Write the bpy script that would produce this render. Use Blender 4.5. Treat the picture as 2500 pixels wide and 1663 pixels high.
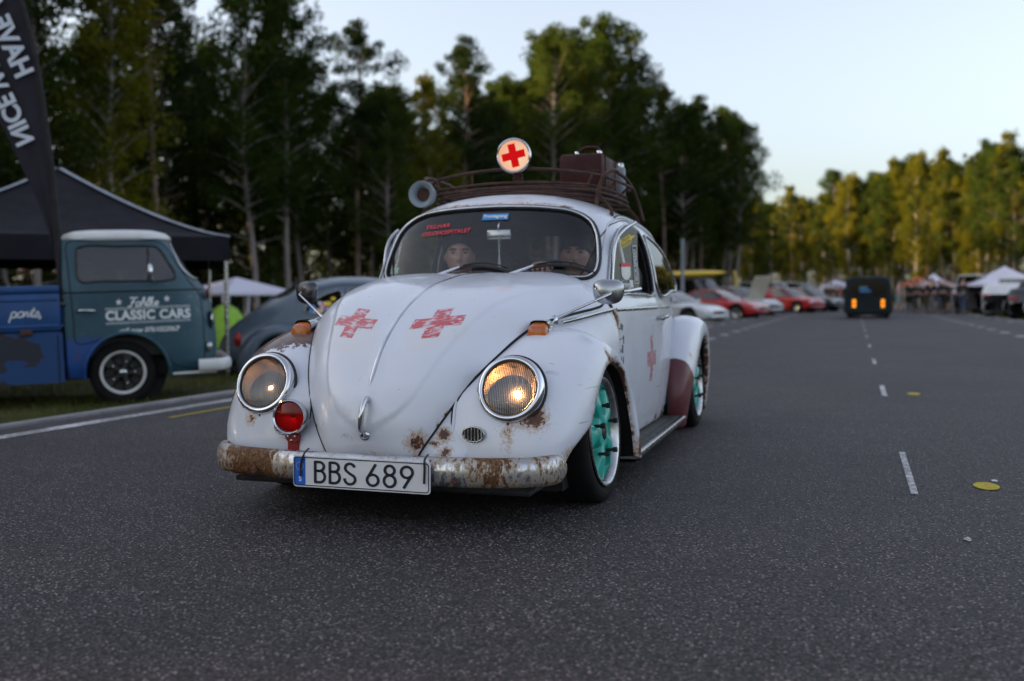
import bpy, bmesh, math, random
import numpy as np
from math import radians, sin, cos, pi, sqrt
from mathutils import Vector, Matrix

for o in list(bpy.data.objects): bpy.data.objects.remove(o)
SC = bpy.context.scene
COL = SC.collection
rng = np.random.default_rng(7)
random.seed(7)

# ------------------------------------------------------------------ camera
CAM_POS = np.array([3.7986, 1.565, .7918])
def cam_axes(yaw, pitch, roll):
    cy, sy, cp, sp = cos(yaw), sin(yaw), cos(pitch), sin(pitch)
    f = np.array([-cy*cp, sy*cp, sp]); r = np.array([sy, cy, 0.]); u = np.cross(r, f)
    cr, sr = cos(roll), sin(roll)
    return cr*r+sr*u, -sr*r+cr*u, f
CR, CU, CF = cam_axes(radians(-17.996), radians(-2.3435), radians(-.3207))
cam = bpy.data.cameras.new('camera'); camo = bpy.data.objects.new('camera', cam); COL.objects.link(camo)
m = Matrix.Identity(4)
for i in range(3):
    m[i][0], m[i][1], m[i][2], m[i][3] = CR[i], CU[i], -CF[i], CAM_POS[i]
camo.matrix_world = m
cam.sensor_width = 36; cam.lens = 35.005; cam.clip_end = 3000; cam.clip_start = .05
cam.dof.use_dof = True; cam.dof.focus_distance = 3.45; cam.dof.aperture_fstop = 2.0
SC.camera = camo

# ------------------------------------------------------------------ light
SUN_EL, SUN_DIR = radians(8.5), np.array([.30, -.954])          # low evening sun from behind the left-hand wood
w = bpy.data.worlds.new('World'); SC.world = w; w.use_nodes = True
nt = w.node_tree; nt.nodes.clear()
sky = nt.nodes.new('ShaderNodeTexSky'); sky.sky_type = 'NISHITA'; sky.sun_disc = False
sky.sun_elevation = SUN_EL; sky.sun_rotation = math.atan2(SUN_DIR[0], SUN_DIR[1])
sky.air_density = 1.0; sky.dust_density = 3.2; sky.ozone_density = 2.0; sky.altitude = 50
bgn = nt.nodes.new('ShaderNodeBackground'); bgn.inputs[1].default_value = .15
wo = nt.nodes.new('ShaderNodeOutputWorld')
hs = nt.nodes.new('ShaderNodeHueSaturation'); hs.inputs['Saturation'].default_value = .50; hs.inputs['Hue'].default_value = .512; nt.links.new(sky.outputs[0], hs.inputs['Color']); nt.links.new(hs.outputs[0], bgn.inputs[0]); nt.links.new(bgn.outputs[0], wo.inputs[0])
sun = bpy.data.lights.new('sun', 'SUN'); sun.energy = 5.0; sun.angle = radians(.6); sun.color = (1, .66, .28)
suno = bpy.data.objects.new('sun', sun); COL.objects.link(suno)
sd = Vector((SUN_DIR[0]*cos(SUN_EL), SUN_DIR[1]*cos(SUN_EL), sin(SUN_EL)))
suno.rotation_euler = (-sd).to_track_quat('-Z', 'Y').to_euler(); suno.location = (0, -30, 30)
SC.view_settings.view_transform = 'Standard'; SC.view_settings.look = 'None'
SC.view_settings.exposure = 1.74; SC.view_settings.gamma = 1
SC.view_settings.use_curve_mapping = False
SC.render.engine = 'CYCLES'
cy_ = SC.cycles
cy_.use_denoising = True
try: cy_.denoiser = 'OPENIMAGEDENOISE'
except Exception: pass
cy_.max_bounces = 10; cy_.diffuse_bounces = 3; cy_.glossy_bounces = 4; cy_.transmission_bounces = 8; cy_.transparent_max_bounces = 12
cy_.caustics_reflective = False; cy_.caustics_refractive = False
cy_.sample_clamp_indirect = 6

# ------------------------------------------------------------------ helpers: maths
def A(*p): return np.array(p, float)
def nrm(v):
    v = np.asarray(v, float); return v/max(np.linalg.norm(v), 1e-9)
def interp(x, xs, ys): return np.interp(x, xs, ys)
def smooth_interp(x, xs, ys):
    """monotone-ish cubic (Catmull-Rom tangents) interpolation, xs ascending, ys may be vectors"""
    xs = np.asarray(xs, float); ys = np.asarray(ys, float); x = np.atleast_1d(np.asarray(x, float))
    ysm = ys.reshape(len(xs), -1)
    d = np.zeros_like(ysm)
    h = np.diff(xs)[:, None]; sl = np.diff(ysm, axis=0)/h
    d[1:-1] = (sl[:-1]*h[1:]+sl[1:]*h[:-1])/(h[1:]+h[:-1]); d[0] = sl[0]; d[-1] = sl[-1]
    i = np.clip(np.searchsorted(xs, x)-1, 0, len(xs)-2)
    t = np.clip((x-xs[i])/(xs[i+1]-xs[i]), 0, 1)[:, None]; hh = h[i]
    r = (2*t**3-3*t**2+1)*ysm[i]+(t**3-2*t**2+t)*hh*d[i]+(-2*t**3+3*t**2)*ysm[i+1]+(t**3-t**2)*hh*d[i+1]
    return r.reshape((len(x),)+ys.shape[1:]) if ys.ndim > 1 else r[:, 0]
def crom(pts, n, closed=False):
    """n points, evenly spaced along a smooth curve through pts"""
    pts = np.asarray(pts, float)
    if closed: pts = np.vstack([pts, pts[:1]])
    L = np.r_[0, np.cumsum(np.linalg.norm(np.diff(pts, axis=0), axis=1))]
    if closed:
        q = np.vstack([pts[-3:-1], pts, pts[1:3]]); l = np.r_[L[-3:-1]-L[-1], L, L[-1]+L[1:3]]
    else: q, l = pts, L
    t = np.linspace(0, L[-1], n*6+1); c = smooth_interp(t, l, q)
    s = np.r_[0, np.cumsum(np.linalg.norm(np.diff(c, axis=0), axis=1))]
    tt = np.linspace(0, s[-1], n+1)[:-1] if closed else np.linspace(0, s[-1], n)
    return np.stack([np.interp(tt, s, c[:, k]) for k in range(c.shape[1])], 1)
def in_poly(x, y, poly):
    r = np.zeros(np.shape(x), bool); n = len(poly); j = n-1
    for i in range(n):
        xi, yi = poly[i]; xj, yj = poly[j]
        c = ((yi > y) != (yj > y)) & (x < (xj-xi)*(y-yi)/((yj-yi) if yj != yi else 1e-12)+xi)
        r ^= c; j = i
    return r

# ------------------------------------------------------------------ helpers: mesh collecting
class MB:
    def __init__(s): s.V = []; s.F = []; s.n = 0
    def add(s, V, F):
        V = np.asarray(V, float).reshape(-1, 3)
        s.V.append(V); s.F += [tuple(int(i)+s.n for i in f) for f in F]; s.n += len(V); return s
    def grid(s, P, cu=False, cv=False, flip=False):
        P = np.asarray(P, float); nu, nv = P.shape[:2]; F = []
        for i in range(nu if cu else nu-1):
            i2 = (i+1) % nu
            for j in range(nv if cv else nv-1):
                j2 = (j+1) % nv
                f = (i*nv+j, i2*nv+j, i2*nv+j2, i*nv+j2)
                F.append(f[::-1] if flip else f)
        return s.add(P.reshape(-1, 3), F)
    def box(s, c, d, R=None, bev=0):
        c = np.asarray(c, float); h = np.asarray(d, float)/2
        if bev:
            b = min(bev, h.min()*.95); Q = []
            for z in (-1, 1):
                for k, (ins, zz) in enumerate(((b, 1), (b*.29, 1-.29*b/h[2]), (0, 1-b/h[2])) if z > 0 else ((b, 1), (b*.29, 1-.29*b/h[2]), (0, 1-b/h[2]))):
                    hx, hy = h[0]-ins, h[1]-ins; rr = max(b-ins, b*.25)
                    ring = []
                    for (sx, sy, a0) in ((1, 1, 0), (-1, 1, 90), (-1, -1, 180), (1, -1, 270)):
                        for a in (0, 45, 90):
                            an = radians(a0+a); ring.append((sx*(hx-rr)+rr*cos(an), sy*(hy-rr)+rr*sin(an), z*h[2]*zz))
                    Q.append((z, zz, ring))
            rings = [q[2] for q in Q[:3]]+[q[2] for q in Q[3:][::-1]]
            V = np.array(rings); V = V @ (np.eye(3) if R is None else np.asarray(R)).T+c
            n0 = V.shape[1]; s.grid(V, cv=True)
            k = s.n-V.shape[0]*n0
            s.F.append(tuple(k+i for i in range(n0))[::-1]); s.F.append(tuple(s.n-n0+i for i in range(n0)))
            return s
        V = np.array([[x, y, z] for x in (-1, 1) for y in (-1, 1) for z in (-1, 1)], float)*h
        if R is not None: V = V @ np.asarray(R).T
        return s.add(V+c, [(0, 1, 3, 2), (4, 6, 7, 5), (0, 4, 5, 1), (2, 3, 7, 6), (0, 2, 6, 4), (1, 5, 7, 3)])
    def tube(s, path, r, n=8, closed=False, caps=True, flat=None):
        P = np.asarray(path, float); k = len(P); r = np.broadcast_to(np.asarray(r, float), (k,))
        T = np.gradient(P, axis=0) if not closed else (np.roll(P, -1, 0)-np.roll(P, 1, 0))
        T /= np.maximum(np.linalg.norm(T, axis=1), 1e-9)[:, None]
        up = A(0, 0, 1) if abs(T[0][2]) < .9 else A(1, 0, 0)
        N0 = nrm(np.cross(T[0], up)); R = np.zeros((k, n, 3)); N = N0
        a = np.linspace(0, 2*pi, n, endpoint=False)
        for i in range(k):
            N = nrm(N-T[i]*(N@T[i])); B = np.cross(T[i], N)
            fx, fy = (1, 1) if flat is None else flat
            R[i] = P[i]+r[i]*(np.cos(a)[:, None]*N*fx+np.sin(a)[:, None]*B*fy)
        b = s.n; s.grid(R, cu=closed, cv=True)
        if caps and not closed:
            s.F.append(tuple(b+i for i in range(n))); s.F.append(tuple(b+(k-1)*n+i for i in range(n))[::-1])
        return s
    def lathe(s, prof, o=(0, 0, 0), ax=(0, 1, 0), n=48, up=None, a0=0, a1=2*pi):
        """prof: (radius, along) pairs"""
        ax = nrm(ax); u = nrm(np.cross(ax, A(0, 0, 1) if abs(ax[2]) < .9 else A(1, 0, 0))) if up is None else nrm(up); v = np.cross(ax, u)
        prof = np.asarray(prof, float); full = abs(a1-a0-2*pi) < 1e-6
        a = np.linspace(a0, a1, n, endpoint=not full)
        P = (np.asarray(o, float)+prof[:, None, 1:2]*ax+prof[:, None, 0:1]*(np.cos(a)[None, :, None]*u+np.sin(a)[None, :, None]*v))
        return s.grid(P, cv=full)
    def prism(s, poly, o, ex, ey, depth):
        """extruded polygon: poly 2D, plane axes ex, ey, thickness along ex x ey"""
        ex = nrm(ex); ey = nrm(ey); nz = np.cross(ex, ey); p = np.asarray(poly, float); n = len(p)
        B = np.asarray(o, float)+p[:, :1]*ex+p[:, 1:2]*ey
        b = s.n
        s.add(np.vstack([B, B+nz*depth]), [tuple(range(n))[::-1], tuple(range(n, 2*n))]+[(i, (i+1) % n, n+(i+1) % n, n+i) for i in range(n)])
        return s
    def ball(s, c, r, nu=12, nv=16, R=None):
        r = np.broadcast_to(np.asarray(r, float), (3,)); t = np.linspace(1e-3, pi-1e-3, nu); p = np.linspace(0, 2*pi, nv, endpoint=False)
        P = np.stack([np.sin(t)[:, None]*np.cos(p), np.sin(t)[:, None]*np.sin(p), np.cos(t)[:, None]*np.ones(nv)], -1)*r
        if R is not None: P = P @ np.asarray(R).T
        return s.grid(P+np.asarray(c, float), cv=True)
    def data(s): return np.vstack(s.V) if s.V else np.zeros((0, 3)), s.F
    def mirror(s):
        t = MB(); V, F = s.data(); t.add(V*A(1, -1, 1), [f[::-1] for f in F]); return t
    def build(s, name, mat, parent=None, smooth=35, uv=None):
        V, F = s.data(); return mkobj(name, V, F, mat, parent, smooth, uv)

def mkmesh(name, V, F, mat=None, smooth=35, uv=None):
    me = bpy.data.meshes.new(name); me.from_pydata(np.asarray(V, float).tolist(), [], F)
    if mat is not None: me.materials.append(mat)
    if uv is not None:
        l = me.uv_layers.new(name='UVMap'); idx = np.zeros(len(me.loops), int); me.loops.foreach_get('vertex_index', idx)
        l.data.foreach_set('uv', np.asarray(uv, float)[idx].ravel())
    if smooth:
        me.polygons.foreach_set('use_smooth', np.ones(len(me.polygons), bool))
        if smooth < 180:
            try: me.set_sharp_from_angle(angle=radians(smooth))
            except Exception: pass
    me.update(); return me
def mkobj(name, V, F, mat, parent=None, smooth=35, uv=None):
    o = bpy.data.objects.new(name, mkmesh(name, V, F, mat, smooth, uv)); COL.objects.link(o)
    if parent is not None: o.parent = parent
    return o
def meshobj(name, me, parent=None):
    o = bpy.data.objects.new(name, me); COL.objects.link(o)
    if parent is not None: o.parent = parent
    return o
def tag(o, label=None, cat=None, group=None, kind=None):
    if label: o['label'] = label
    if cat: o['category'] = cat
    if group: o['group'] = group
    if kind: o['kind'] = kind
    return o
def thing(name, loc, rz=0, label=None, cat=None, group=None):
    o = bpy.data.objects.new(name, None); COL.objects.link(o); o.empty_display_size = .2
    o.location = tuple(loc); o.rotation_euler = (0, 0, rz); return tag(o, label, cat, group)
def copy_tree(o, parent=None):
    c = o.copy(); COL.objects.link(c); c.parent = parent
    for ch in list(o.children): copy_tree(ch, c)
    return c
def set_mat(o, mat):
    """material on the object, not on the shared mesh"""
    for sl in o.material_slots: sl.link = 'OBJECT'; sl.material = mat

def text_data(s, size=1., shear=0., offset=0., spacing=1., width=1., align='CENTER'):
    cu = bpy.data.curves.new('txt', 'FONT'); cu.body = s; cu.size = size; cu.shear = shear; cu.offset = offset; cu.space_character = spacing
    cu.align_x = align; cu.align_y = 'CENTER'; cu.resolution_u = 4
    o = bpy.data.objects.new('txt', cu); COL.objects.link(o)
    dg = bpy.context.evaluated_depsgraph_get(); dg.update(); me = o.evaluated_get(dg).to_mesh()
    V = np.zeros(len(me.vertices)*3); me.vertices.foreach_get('co', V); V = V.reshape(-1, 3); F = [tuple(p.vertices) for p in me.polygons]
    o.evaluated_get(dg).to_mesh_clear(); bpy.data.objects.remove(o); bpy.data.curves.remove(cu)
    V[:, 0] *= width
    return V, F
def stroke(paths, wd):
    """flat lettering from pen strokes (2D polylines), each a ribbon"""
    V = []; F = []
    for p in paths:
        p = np.asarray(p, float); T = np.gradient(p, axis=0)
        if np.allclose(p[0], p[-1]): T[0] = T[-1] = p[1]-p[-2]
        T /= np.maximum(np.linalg.norm(T, axis=1), 1e-9)[:, None]; N = np.stack([-T[:, 1], T[:, 0]], 1)
        b = len(V)
        for a, n_ in zip(p, N): V += [a+n_*wd/2, a-n_*wd/2]
        for i in range(len(p)-1): F.append((b+2*i, b+2*i+1, b+2*i+3, b+2*i+2))
    V = np.array(V); return np.c_[V, np.zeros(len(V))], F
def arc(cx, cy, rx, ry, a0, a1, n=14):
    t = np.radians(np.linspace(a0, a1, n)); return np.stack([cx+rx*np.cos(t), cy+ry*np.sin(t)], 1)

# ------------------------------------------------------------------ helpers: materials
class NT:
    def __init__(s, name):
        s.m = bpy.data.materials.new(name); s.m.use_nodes = True; s.t = s.m.node_tree; s.t.nodes.clear()
        s.out = s.t.nodes.new('ShaderNodeOutputMaterial'); s._tc = None
    def n(s, typ, **kw):
        x = s.t.nodes.new('ShaderNode'+typ)
        for k, v in kw.items(): setattr(x, k, v)
        return x
    def set(s, sock, v):
        if v is None: return
        if hasattr(v, 'is_output') or isinstance(v, bpy.types.NodeSocket): s.t.links.new(v, sock)
        else:
            if isinstance(v, (tuple, list, np.ndarray)):
                v = tuple(float(x) for x in v)
                if len(v) == 3 and sock.type == 'RGBA': v = v+(1.,)
            sock.default_value = v
    def tc(s, which='Object'):
        if s._tc is None: s._tc = s.n('TexCoord')
        return s._tc.outputs[which]
    def math(s, op, a, b=None, c=None, clamp=False):
        x = s.n('Math', operation=op, use_clamp=clamp)
        for i, v in enumerate((a, b, c)):
            if v is not None: s.set(x.inputs[i], v)
        return x.outputs[0]
    def vm(s, op, a, b=None, out=0):
        x = s.n('VectorMath', operation=op); s.set(x.inputs[0], a)
        if b is not None: s.set(x.inputs[1], b)
        return x.outputs['Value'] if op in ('DOT_PRODUCT', 'DISTANCE', 'LENGTH') else x.outputs[0]
    def noise(s, scale, detail=4, rough=.55, vec=None, dist=0., out='Fac'):
        x = s.n('TexNoise'); s.set(x.inputs['Vector'], s.tc() if vec is None else vec)
        x.inputs['Scale'].default_value = scale; x.inputs['Detail'].default_value = detail; x.inputs['Roughness'].default_value = rough; x.inputs['Distortion'].default_value = dist
        return x.outputs[out]
    def voro(s, scale, feature='F1', out='Distance', vec=None, rand=1.):
        x = s.n('TexVoronoi', feature=feature); s.set(x.inputs['Vector'], s.tc() if vec is None else vec); x.inputs['Scale'].default_value = scale; x.inputs['Randomness'].default_value = rand
        return x.outputs[out]
    def ramp(s, fac, stops, interp='LINEAR'):
        x = s.n('ValToRGB'); s.set(x.inputs[0], fac); cr = x.color_ramp; cr.interpolation = interp
        while len(cr.elements) < len(stops): cr.elements.new(.5)
        for e, (p, c) in zip(cr.elements, stops):
            e.position = p; e.color = (c, c, c, 1) if np.isscalar(c) else tuple(c)+(1,)
        return x.outputs[0]
    def rng(s, v, a, b, c=0., d=1., smooth=False):
        x = s.n('MapRange', interpolation_type='SMOOTHSTEP' if smooth else 'LINEAR'); s.set(x.inputs[0], v)
        for i, k in enumerate((a, b, c, d)): s.set(x.inputs[i+1], k)
        return x.outputs[0]
    def mix(s, f, a, b, mode='MIX'):
        x = s.n('Mix', data_type='RGBA', blend_type=mode); s.set(x.inputs[0], f); s.set(x.inputs[6], a); s.set(x.inputs[7], b); return x.outputs[2]
    def sep(s, v):
        x = s.n('SeparateXYZ'); s.set(x.inputs[0], v); return x.outputs
    def scale(s, v, k):
        x = s.n('Mapping'); s.set(x.inputs[0], v); x.inputs['Scale'].default_value = tuple(k); return x.outputs[0]
    def bump(s, h, strength=.3, dist=.01):
        x = s.n('Bump'); x.inputs['Strength'].default_value = strength; x.inputs['Distance'].default_value = dist; s.set(x.inputs['Height'], h); return x.outputs[0]
    def bsdf(s, color, rough=.5, metal=0., normal=None, **kw):
        b = s.n('BsdfPrincipled'); s.set(b.inputs['Base Color'], color); s.set(b.inputs['Roughness'], rough); s.set(b.inputs['Metallic'], metal)
        if normal is not None: s.set(b.inputs['Normal'], normal)
        for k, v in kw.items(): s.set(b.inputs[k.replace('_', ' ')], v)
        s.t.links.new(b.outputs[0], s.out.inputs[0]); return b
    def done(s): return s.m

def pbr(name, color, rough=.5, metal=0., var=.25, vscale=6., bump=0., bscale=60., spec=None, coat=0., rvar=.1):
    t = NT(name); n1 = t.noise(vscale, 5, .6)
    c = np.array(color, float); col = t.mix(t.rng(n1, .3, .7), tuple(c*(1-var)), tuple(np.minimum(c*(1+var*.6), 1)))
    ro = t.rng(t.noise(vscale*2.3, 4), .25, .75, max(rough-rvar, .02), min(rough+rvar, 1))
    nm = t.bump(t.noise(bscale, 4), bump, .01) if bump else None
    b = t.bsdf(col, ro, metal, nm)
    if spec is not None: b.inputs['Specular IOR Level'].default_value = spec
    if coat: b.inputs['Coat Weight'].default_value = coat; b.inputs['Coat Roughness'].default_value = .08
    return t.done()
def emit(name, color, strength):
    t = NT(name); e = t.n('Emission'); t.set(e.inputs[0], color); e.inputs[1].default_value = strength; t.t.links.new(e.outputs[0], t.out.inputs[0]); return t.done()
def thin_glass(name, tint=(.82, .86, .88), rough=.02, f0=.045, dirt=.0, dirtcol=(.3, .3, .3)):
    """one-sheet window glass: clear tint plus a mirror term by viewing angle (same from both faces)"""
    t = NT(name); tr = t.n('BsdfTransparent'); t.set(tr.inputs[0], tint)
    gl = t.n('BsdfGlossy'); gl.inputs['Roughness'].default_value = rough; gl.inputs[0].default_value = (1, 1, 1, 1)
    ge = t.n('NewGeometry'); c = t.math('ABSOLUTE', t.vm('DOT_PRODUCT', ge.outputs['Normal'], ge.outputs['Incoming'])); k = t.math('POWER', t.math('SUBTRACT', 1., c, clamp=True), 5.)
    mx = t.n('MixShader'); t.set(mx.inputs[0], t.math('MULTIPLY_ADD', k, 1-f0, f0, clamp=True)); t.t.links.new(tr.outputs[0], mx.inputs[1]); t.t.links.new(gl.outputs[0], mx.inputs[2])
    fin = mx.outputs[0]
    if dirt:
        df = t.n('BsdfDiffuse'); t.set(df.inputs[0], dirtcol); m2 = t.n('MixShader')
        t.set(m2.inputs[0], t.math('MULTIPLY', t.rng(t.noise(7, 6, .65), .35, .8), dirt)); t.t.links.new(fin, m2.inputs[1]); t.t.links.new(df.outputs[0], m2.inputs[2]); fin = m2.outputs[0]
    t.t.links.new(fin, t.out.inputs[0]); return t.done()
def solid_glass(name, color, rough=.02, ior=1.45):
    t = NT(name); t.bsdf(color, rough, 0, Transmission_Weight=1., IOR=ior); return t.done()
# ------------------------------------------------------------------ car materials
def paint(name, base=(.74, .75, .79), spots=(), primer=None, rough=.34, dirt=.10, extra=None, coat=.55, chips=.05, lip=None):
    t = NT(name); P = t.tc()
    wv = t.vm('ADD', P, t.vm('SCALE', t.vm('SUBTRACT', t.noise(28, 4, .6, out='Color'), (.5, .5, .5)), None))
    # scale of the warp
    for nd in t.t.nodes:
        if nd.type == 'VECT_MATH' and nd.operation == 'SCALE': nd.inputs['Scale'].default_value = .035
    fine = t.noise(95, 6, .65); v = None
    for sp in spots:
        p, r = sp[0], sp[1]; q = wv; st = sp[2] if len(sp) > 2 else None
        if st is not None:
            q = t.scale(q, st); p = tuple(a*b for a, b in zip(p, st))
        d = t.math('SUBTRACT', 1., t.math('DIVIDE', t.vm('DISTANCE', q, p), r))
        v = d if v is None else t.math('MAXIMUM', v, d)
    nb = t.noise(3.2, 6, .65)
    col = t.mix(t.rng(nb, .35, .75, 0, dirt*2.2), tuple(base), tuple(np.array(base)*A(.78, .74, .64)))
    col = t.mix(t.math('MULTIPLY', t.rng(t.noise(1.3, 3), .45, .7), dirt), col, tuple(np.array(base)*A(.62, .62, .62)))
    ro = t.rng(t.noise(14, 5, .6), .3, .7, rough-.08, rough+.12)
    if extra is not None: col = extra(t, col)
    # tiny chips
    ch = t.math('MULTIPLY', t.rng(t.voro(17), .0, .055, 1, 0), t.rng(t.noise(6, 3), .5, .62))
    ch = t.rng(ch, .25, .45)
    h = None
    if chips: col = t.mix(t.math('MULTIPLY', ch, min(1, chips*20)), col, (.05, .035, .03))
    if primer is not None:
        pm, pc = primer(t, P, fine)
        col = t.mix(pm, col, pc); ro = t.math('ADD', ro, t.math('MULTIPLY', pm, .25)); h = pm
    if v is not None:
        mm = t.math('ADD', v, t.math('MULTIPLY', t.math('SUBTRACT', fine, .5), 1.5))
        halo = t.math('MULTIPLY', t.rng(mm, -.05, .45), .8); core = t.rng(mm, .42, .5)
        col = t.mix(halo, col, (.42, .22, .07))
        rc = t.ramp(t.noise(60, 4), [(.3, (.035, .014, .01)), (.55, (.11, .036, .015)), (.75, (.26, .10, .03))])
        col = t.mix(core, col, rc); ro = t.math('ADD', ro, t.math('MULTIPLY', core, .45))
        h = core if h is None else t.math('MAXIMUM', h, core)
    # hairline scratches and grime specks
    scv = t.scale(P, (3.2, 9, 60)); sc_ = t.math('MULTIPLY', t.rng(t.noise(1., 2, .5, vec=scv), .69, .72), t.rng(t.noise(2.2, 3), .52, .6)); col = t.mix(t.math('MULTIPLY', sc_, .45), col, (.22, .19, .17))
    if lip is not None:
        uvl = t.sep(t.tc('UV'))[0]; e = t.math('ADD', t.rng(uvl, .80, .97), t.math('MULTIPLY', t.math('SUBTRACT', t.noise(1., 5, .68, vec=t.scale(P, (34, 34, 34))), .5), 1.9)); e = t.math('ADD', e, t.math('MULTIPLY', t.math('SUBTRACT', t.noise(4.5, 2), .5), 1.4)); g = t.rng(uvl, .78, .84)
        col = t.mix(t.math('MULTIPLY', t.math('MULTIPLY', t.rng(e, .55, .95), g), .8), col, (.40, .22, .08)); ec = t.math('MULTIPLY', t.rng(e, .88, .95), g); col = t.mix(ec, col, (.075, .028, .014)); ro = t.math('ADD', ro, t.math('MULTIPLY', ec, .4))
    lowb = t.n('Bump'); lowb.inputs['Strength'].default_value = .10; lowb.inputs['Distance'].default_value = .02; t.set(lowb.inputs['Height'], t.noise(3.4, 3, .5))
    nm = lowb.outputs[0]
    if h is not None:
        b2 = t.n('Bump'); b2.inputs['Strength'].default_value = .5; b2.inputs['Distance'].default_value = .003; t.set(b2.inputs['Height'], t.math('MULTIPLY', h, -1.)); t.set(b2.inputs['Normal'], nm); nm = b2.outputs[0]
    b = t.bsdf(col, ro, 0, nm); b.inputs['Coat Weight'].default_value = coat; b.inputs['Coat Roughness'].default_value = .07; t.set(b.inputs['Coat Normal'], lowb.outputs[0])
    return t.done()
def chrome_mat(name, col=(.72, .73, .76), rough=.09, rust=0., rust_where=None):
    t = NT(name); c = t.mix(t.rng(t.noise(9, 5), .3, .75), col, tuple(np.array(col)*.72)); ro = t.rng(t.noise(22, 4), .3, .7, rough*.6, rough*1.8); me = 1.; nm = None
    if rust:
        s = t.scale(t.tc(), (1, 1, .55)); r = t.math('ADD', t.noise(55, 6, .72, vec=s), t.math('MULTIPLY', t.math('SUBTRACT', t.noise(4.2, 3), .5), .8))
        if rust_where is not None: r = t.math('ADD', r, rust_where(t))
        k = t.rng(r, .62-rust, .68-rust); k2 = t.rng(r, .44-rust, .64-rust, 0, .75)
        c = t.mix(k2, c, (.30, .19, .075)); c = t.mix(k, c, t.ramp(t.noise(90, 3), [(.35, (.045, .02, .012)), (.6, (.17, .075, .025)), (.8, (.33, .19, .06))]))
        ro = t.math('ADD', ro, t.math('MULTIPLY', k2, .5), clamp=True); me = t.math('SUBTRACT', 1., t.math('MULTIPLY', k2, .95), clamp=True)
        nm = t.bump(k, .25, .002)
    t.bsdf(c, ro, me, nm); return t.done()

M = {}
M['chrome'] = chrome_mat('chrome')
M['chrome_old'] = chrome_mat('old_chrome', (.5, .51, .52), .2)
M['bumper'] = chrome_mat('rusted_chrome', (.62, .63, .66), .16, .10, lambda t: t.math('MULTIPLY', t.rng(t.math('ABSOLUTE', t.math('SUBTRACT', t.math('ABSOLUTE', t.sep(t.tc())[1]), .47)), .02, .22, .16, -.14), 1.))
M['rubber'] = pbr('black_rubber', (.012, .012, .013), .55, var=.3)
M['gap'] = pbr('dark_gap', (.010, .009, .010), .8)
M['tyre'] = pbr('tyre_rubber', (.010, .0095, .010), .85, var=.3, bump=.15, bscale=90, spec=.2)
M['teal'] = pbr('teal_rim_paint', (.015, .40, .32), .38, var=.14, vscale=14, coat=.3)
M['rimlip'] = chrome_mat('polished_lip', (.58, .58, .6), .25)
M['black'] = pbr('black_metal', (.015, .014, .015), .45)
M['glass'] = thin_glass('window_glass', (.88, .90, .92), .01, .055, .04, (.20, .21, .26))
M['rust'] = pbr('rusty_steel', (.085, .038, .028), .75, .2, var=.65, vscale=18, bump=.5, bscale=120)
M['interior'] = pbr('dark_interior', (.03, .028, .032), .8)
M['headliner'] = pbr('grey_headliner', (.16, .16, .19), .85)
M['seat'] = pbr('seat_vinyl', (.05, .045, .05), .6)
M['redseat'] = pbr('dark_red_vinyl', (.16, .012, .018), .6)
M['orange'] = None
WHITE = (.70, .72, .80)

# ------------------------------------------------------------------ the white car: surfaces
ZL = [.70, .80, .90, .98, 1.06, 1.13, 1.18, 1.21, 1.235, 1.258, 1.278, 1.297, 1.314, 1.327, 1.3335, 1.335]
WL = [.662, .648, .634, .618, .597, .570, .538, .508, .474, .432, .382, .316, .238, .150, .06, .0]
XF = [-.466, -.518, -.570, -.612, -.653, -.690, -.716, -.732, -.748, -.768, -.80, -.855, -.94, -1.06, -1.2, -1.3]
XR = [-2.90, -2.76, -2.62, -2.51, -2.38, -2.255, -2.15, -2.08, -2.01, -1.935, -1.86, -1.775, -1.67, -1.55, -1.40, -1.3]
XM = -1.3
ZT = np.linspace(0, 1, len(ZL))
def gh_par(z):
    z = np.asarray(z, float)
    w_ = smooth_interp(z.ravel(), ZL, WL).reshape(z.shape); xf = smooth_interp(z.ravel(), ZL, XF).reshape(z.shape); xr = smooth_interp(z.ravel(), ZL, XR).reshape(z.shape)
    n = np.interp(z, [1.12, 1.20, 1.26, 1.335], [5.0, 4.2, 3.2, 2.3]); return w_, xf, xr, n
def gh_x(y, z):
    w_, xf, xr, n = gh_par(z); return XM+(xf-XM)*np.maximum(1-np.minimum(np.abs(y)/np.maximum(w_, 1e-6), 1)**n, 0)**(1/n)
def xm2(z): return XM-.45*np.clip((1.30-np.asarray(z, float))/.10, 0, 1)
RE = 2.5
def gh_xr(y, z):
    w_, xf, xr, n = gh_par(z); x2 = xm2(z); return x2-(x2-xr)*np.maximum(1-np.minimum(np.abs(y)/np.maximum(w_, 1e-6), 1)**RE, 0)**(1/RE)
def gh_y(x, z):
    x, z = np.broadcast_arrays(np.asarray(x, float), np.asarray(z, float))
    w_, xf, xr, n = gh_par(z); fr = x > XM
    x2 = xm2(z); e = np.where(fr, n, RE); d = np.where(fr, (x-XM)/np.maximum(xf-XM, 1e-6), (x2-x)/np.maximum(x2-xr, 1e-6))
    return w_*np.maximum(1-np.clip(d, 0, 1)**e, 0)**(1/e)
def rounded(pts, n=160, r=.0):
    return crom(pts, n, True)
hw = [(0, .907), (.20, .903), (.36, .895), (.455, .889), (.50, .893), (.523, .915), (.530, .95), (.527, 1.0), (.519, 1.05), (.503, 1.105), (.478, 1.148), (.440, 1.180), (.385, 1.204), (.28, 1.222), (.14, 1.232), (0, 1.235)]
WS = crom(hw+[(-a, b) for a, b in hw[-2:0:-1]], 200, True)
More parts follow.
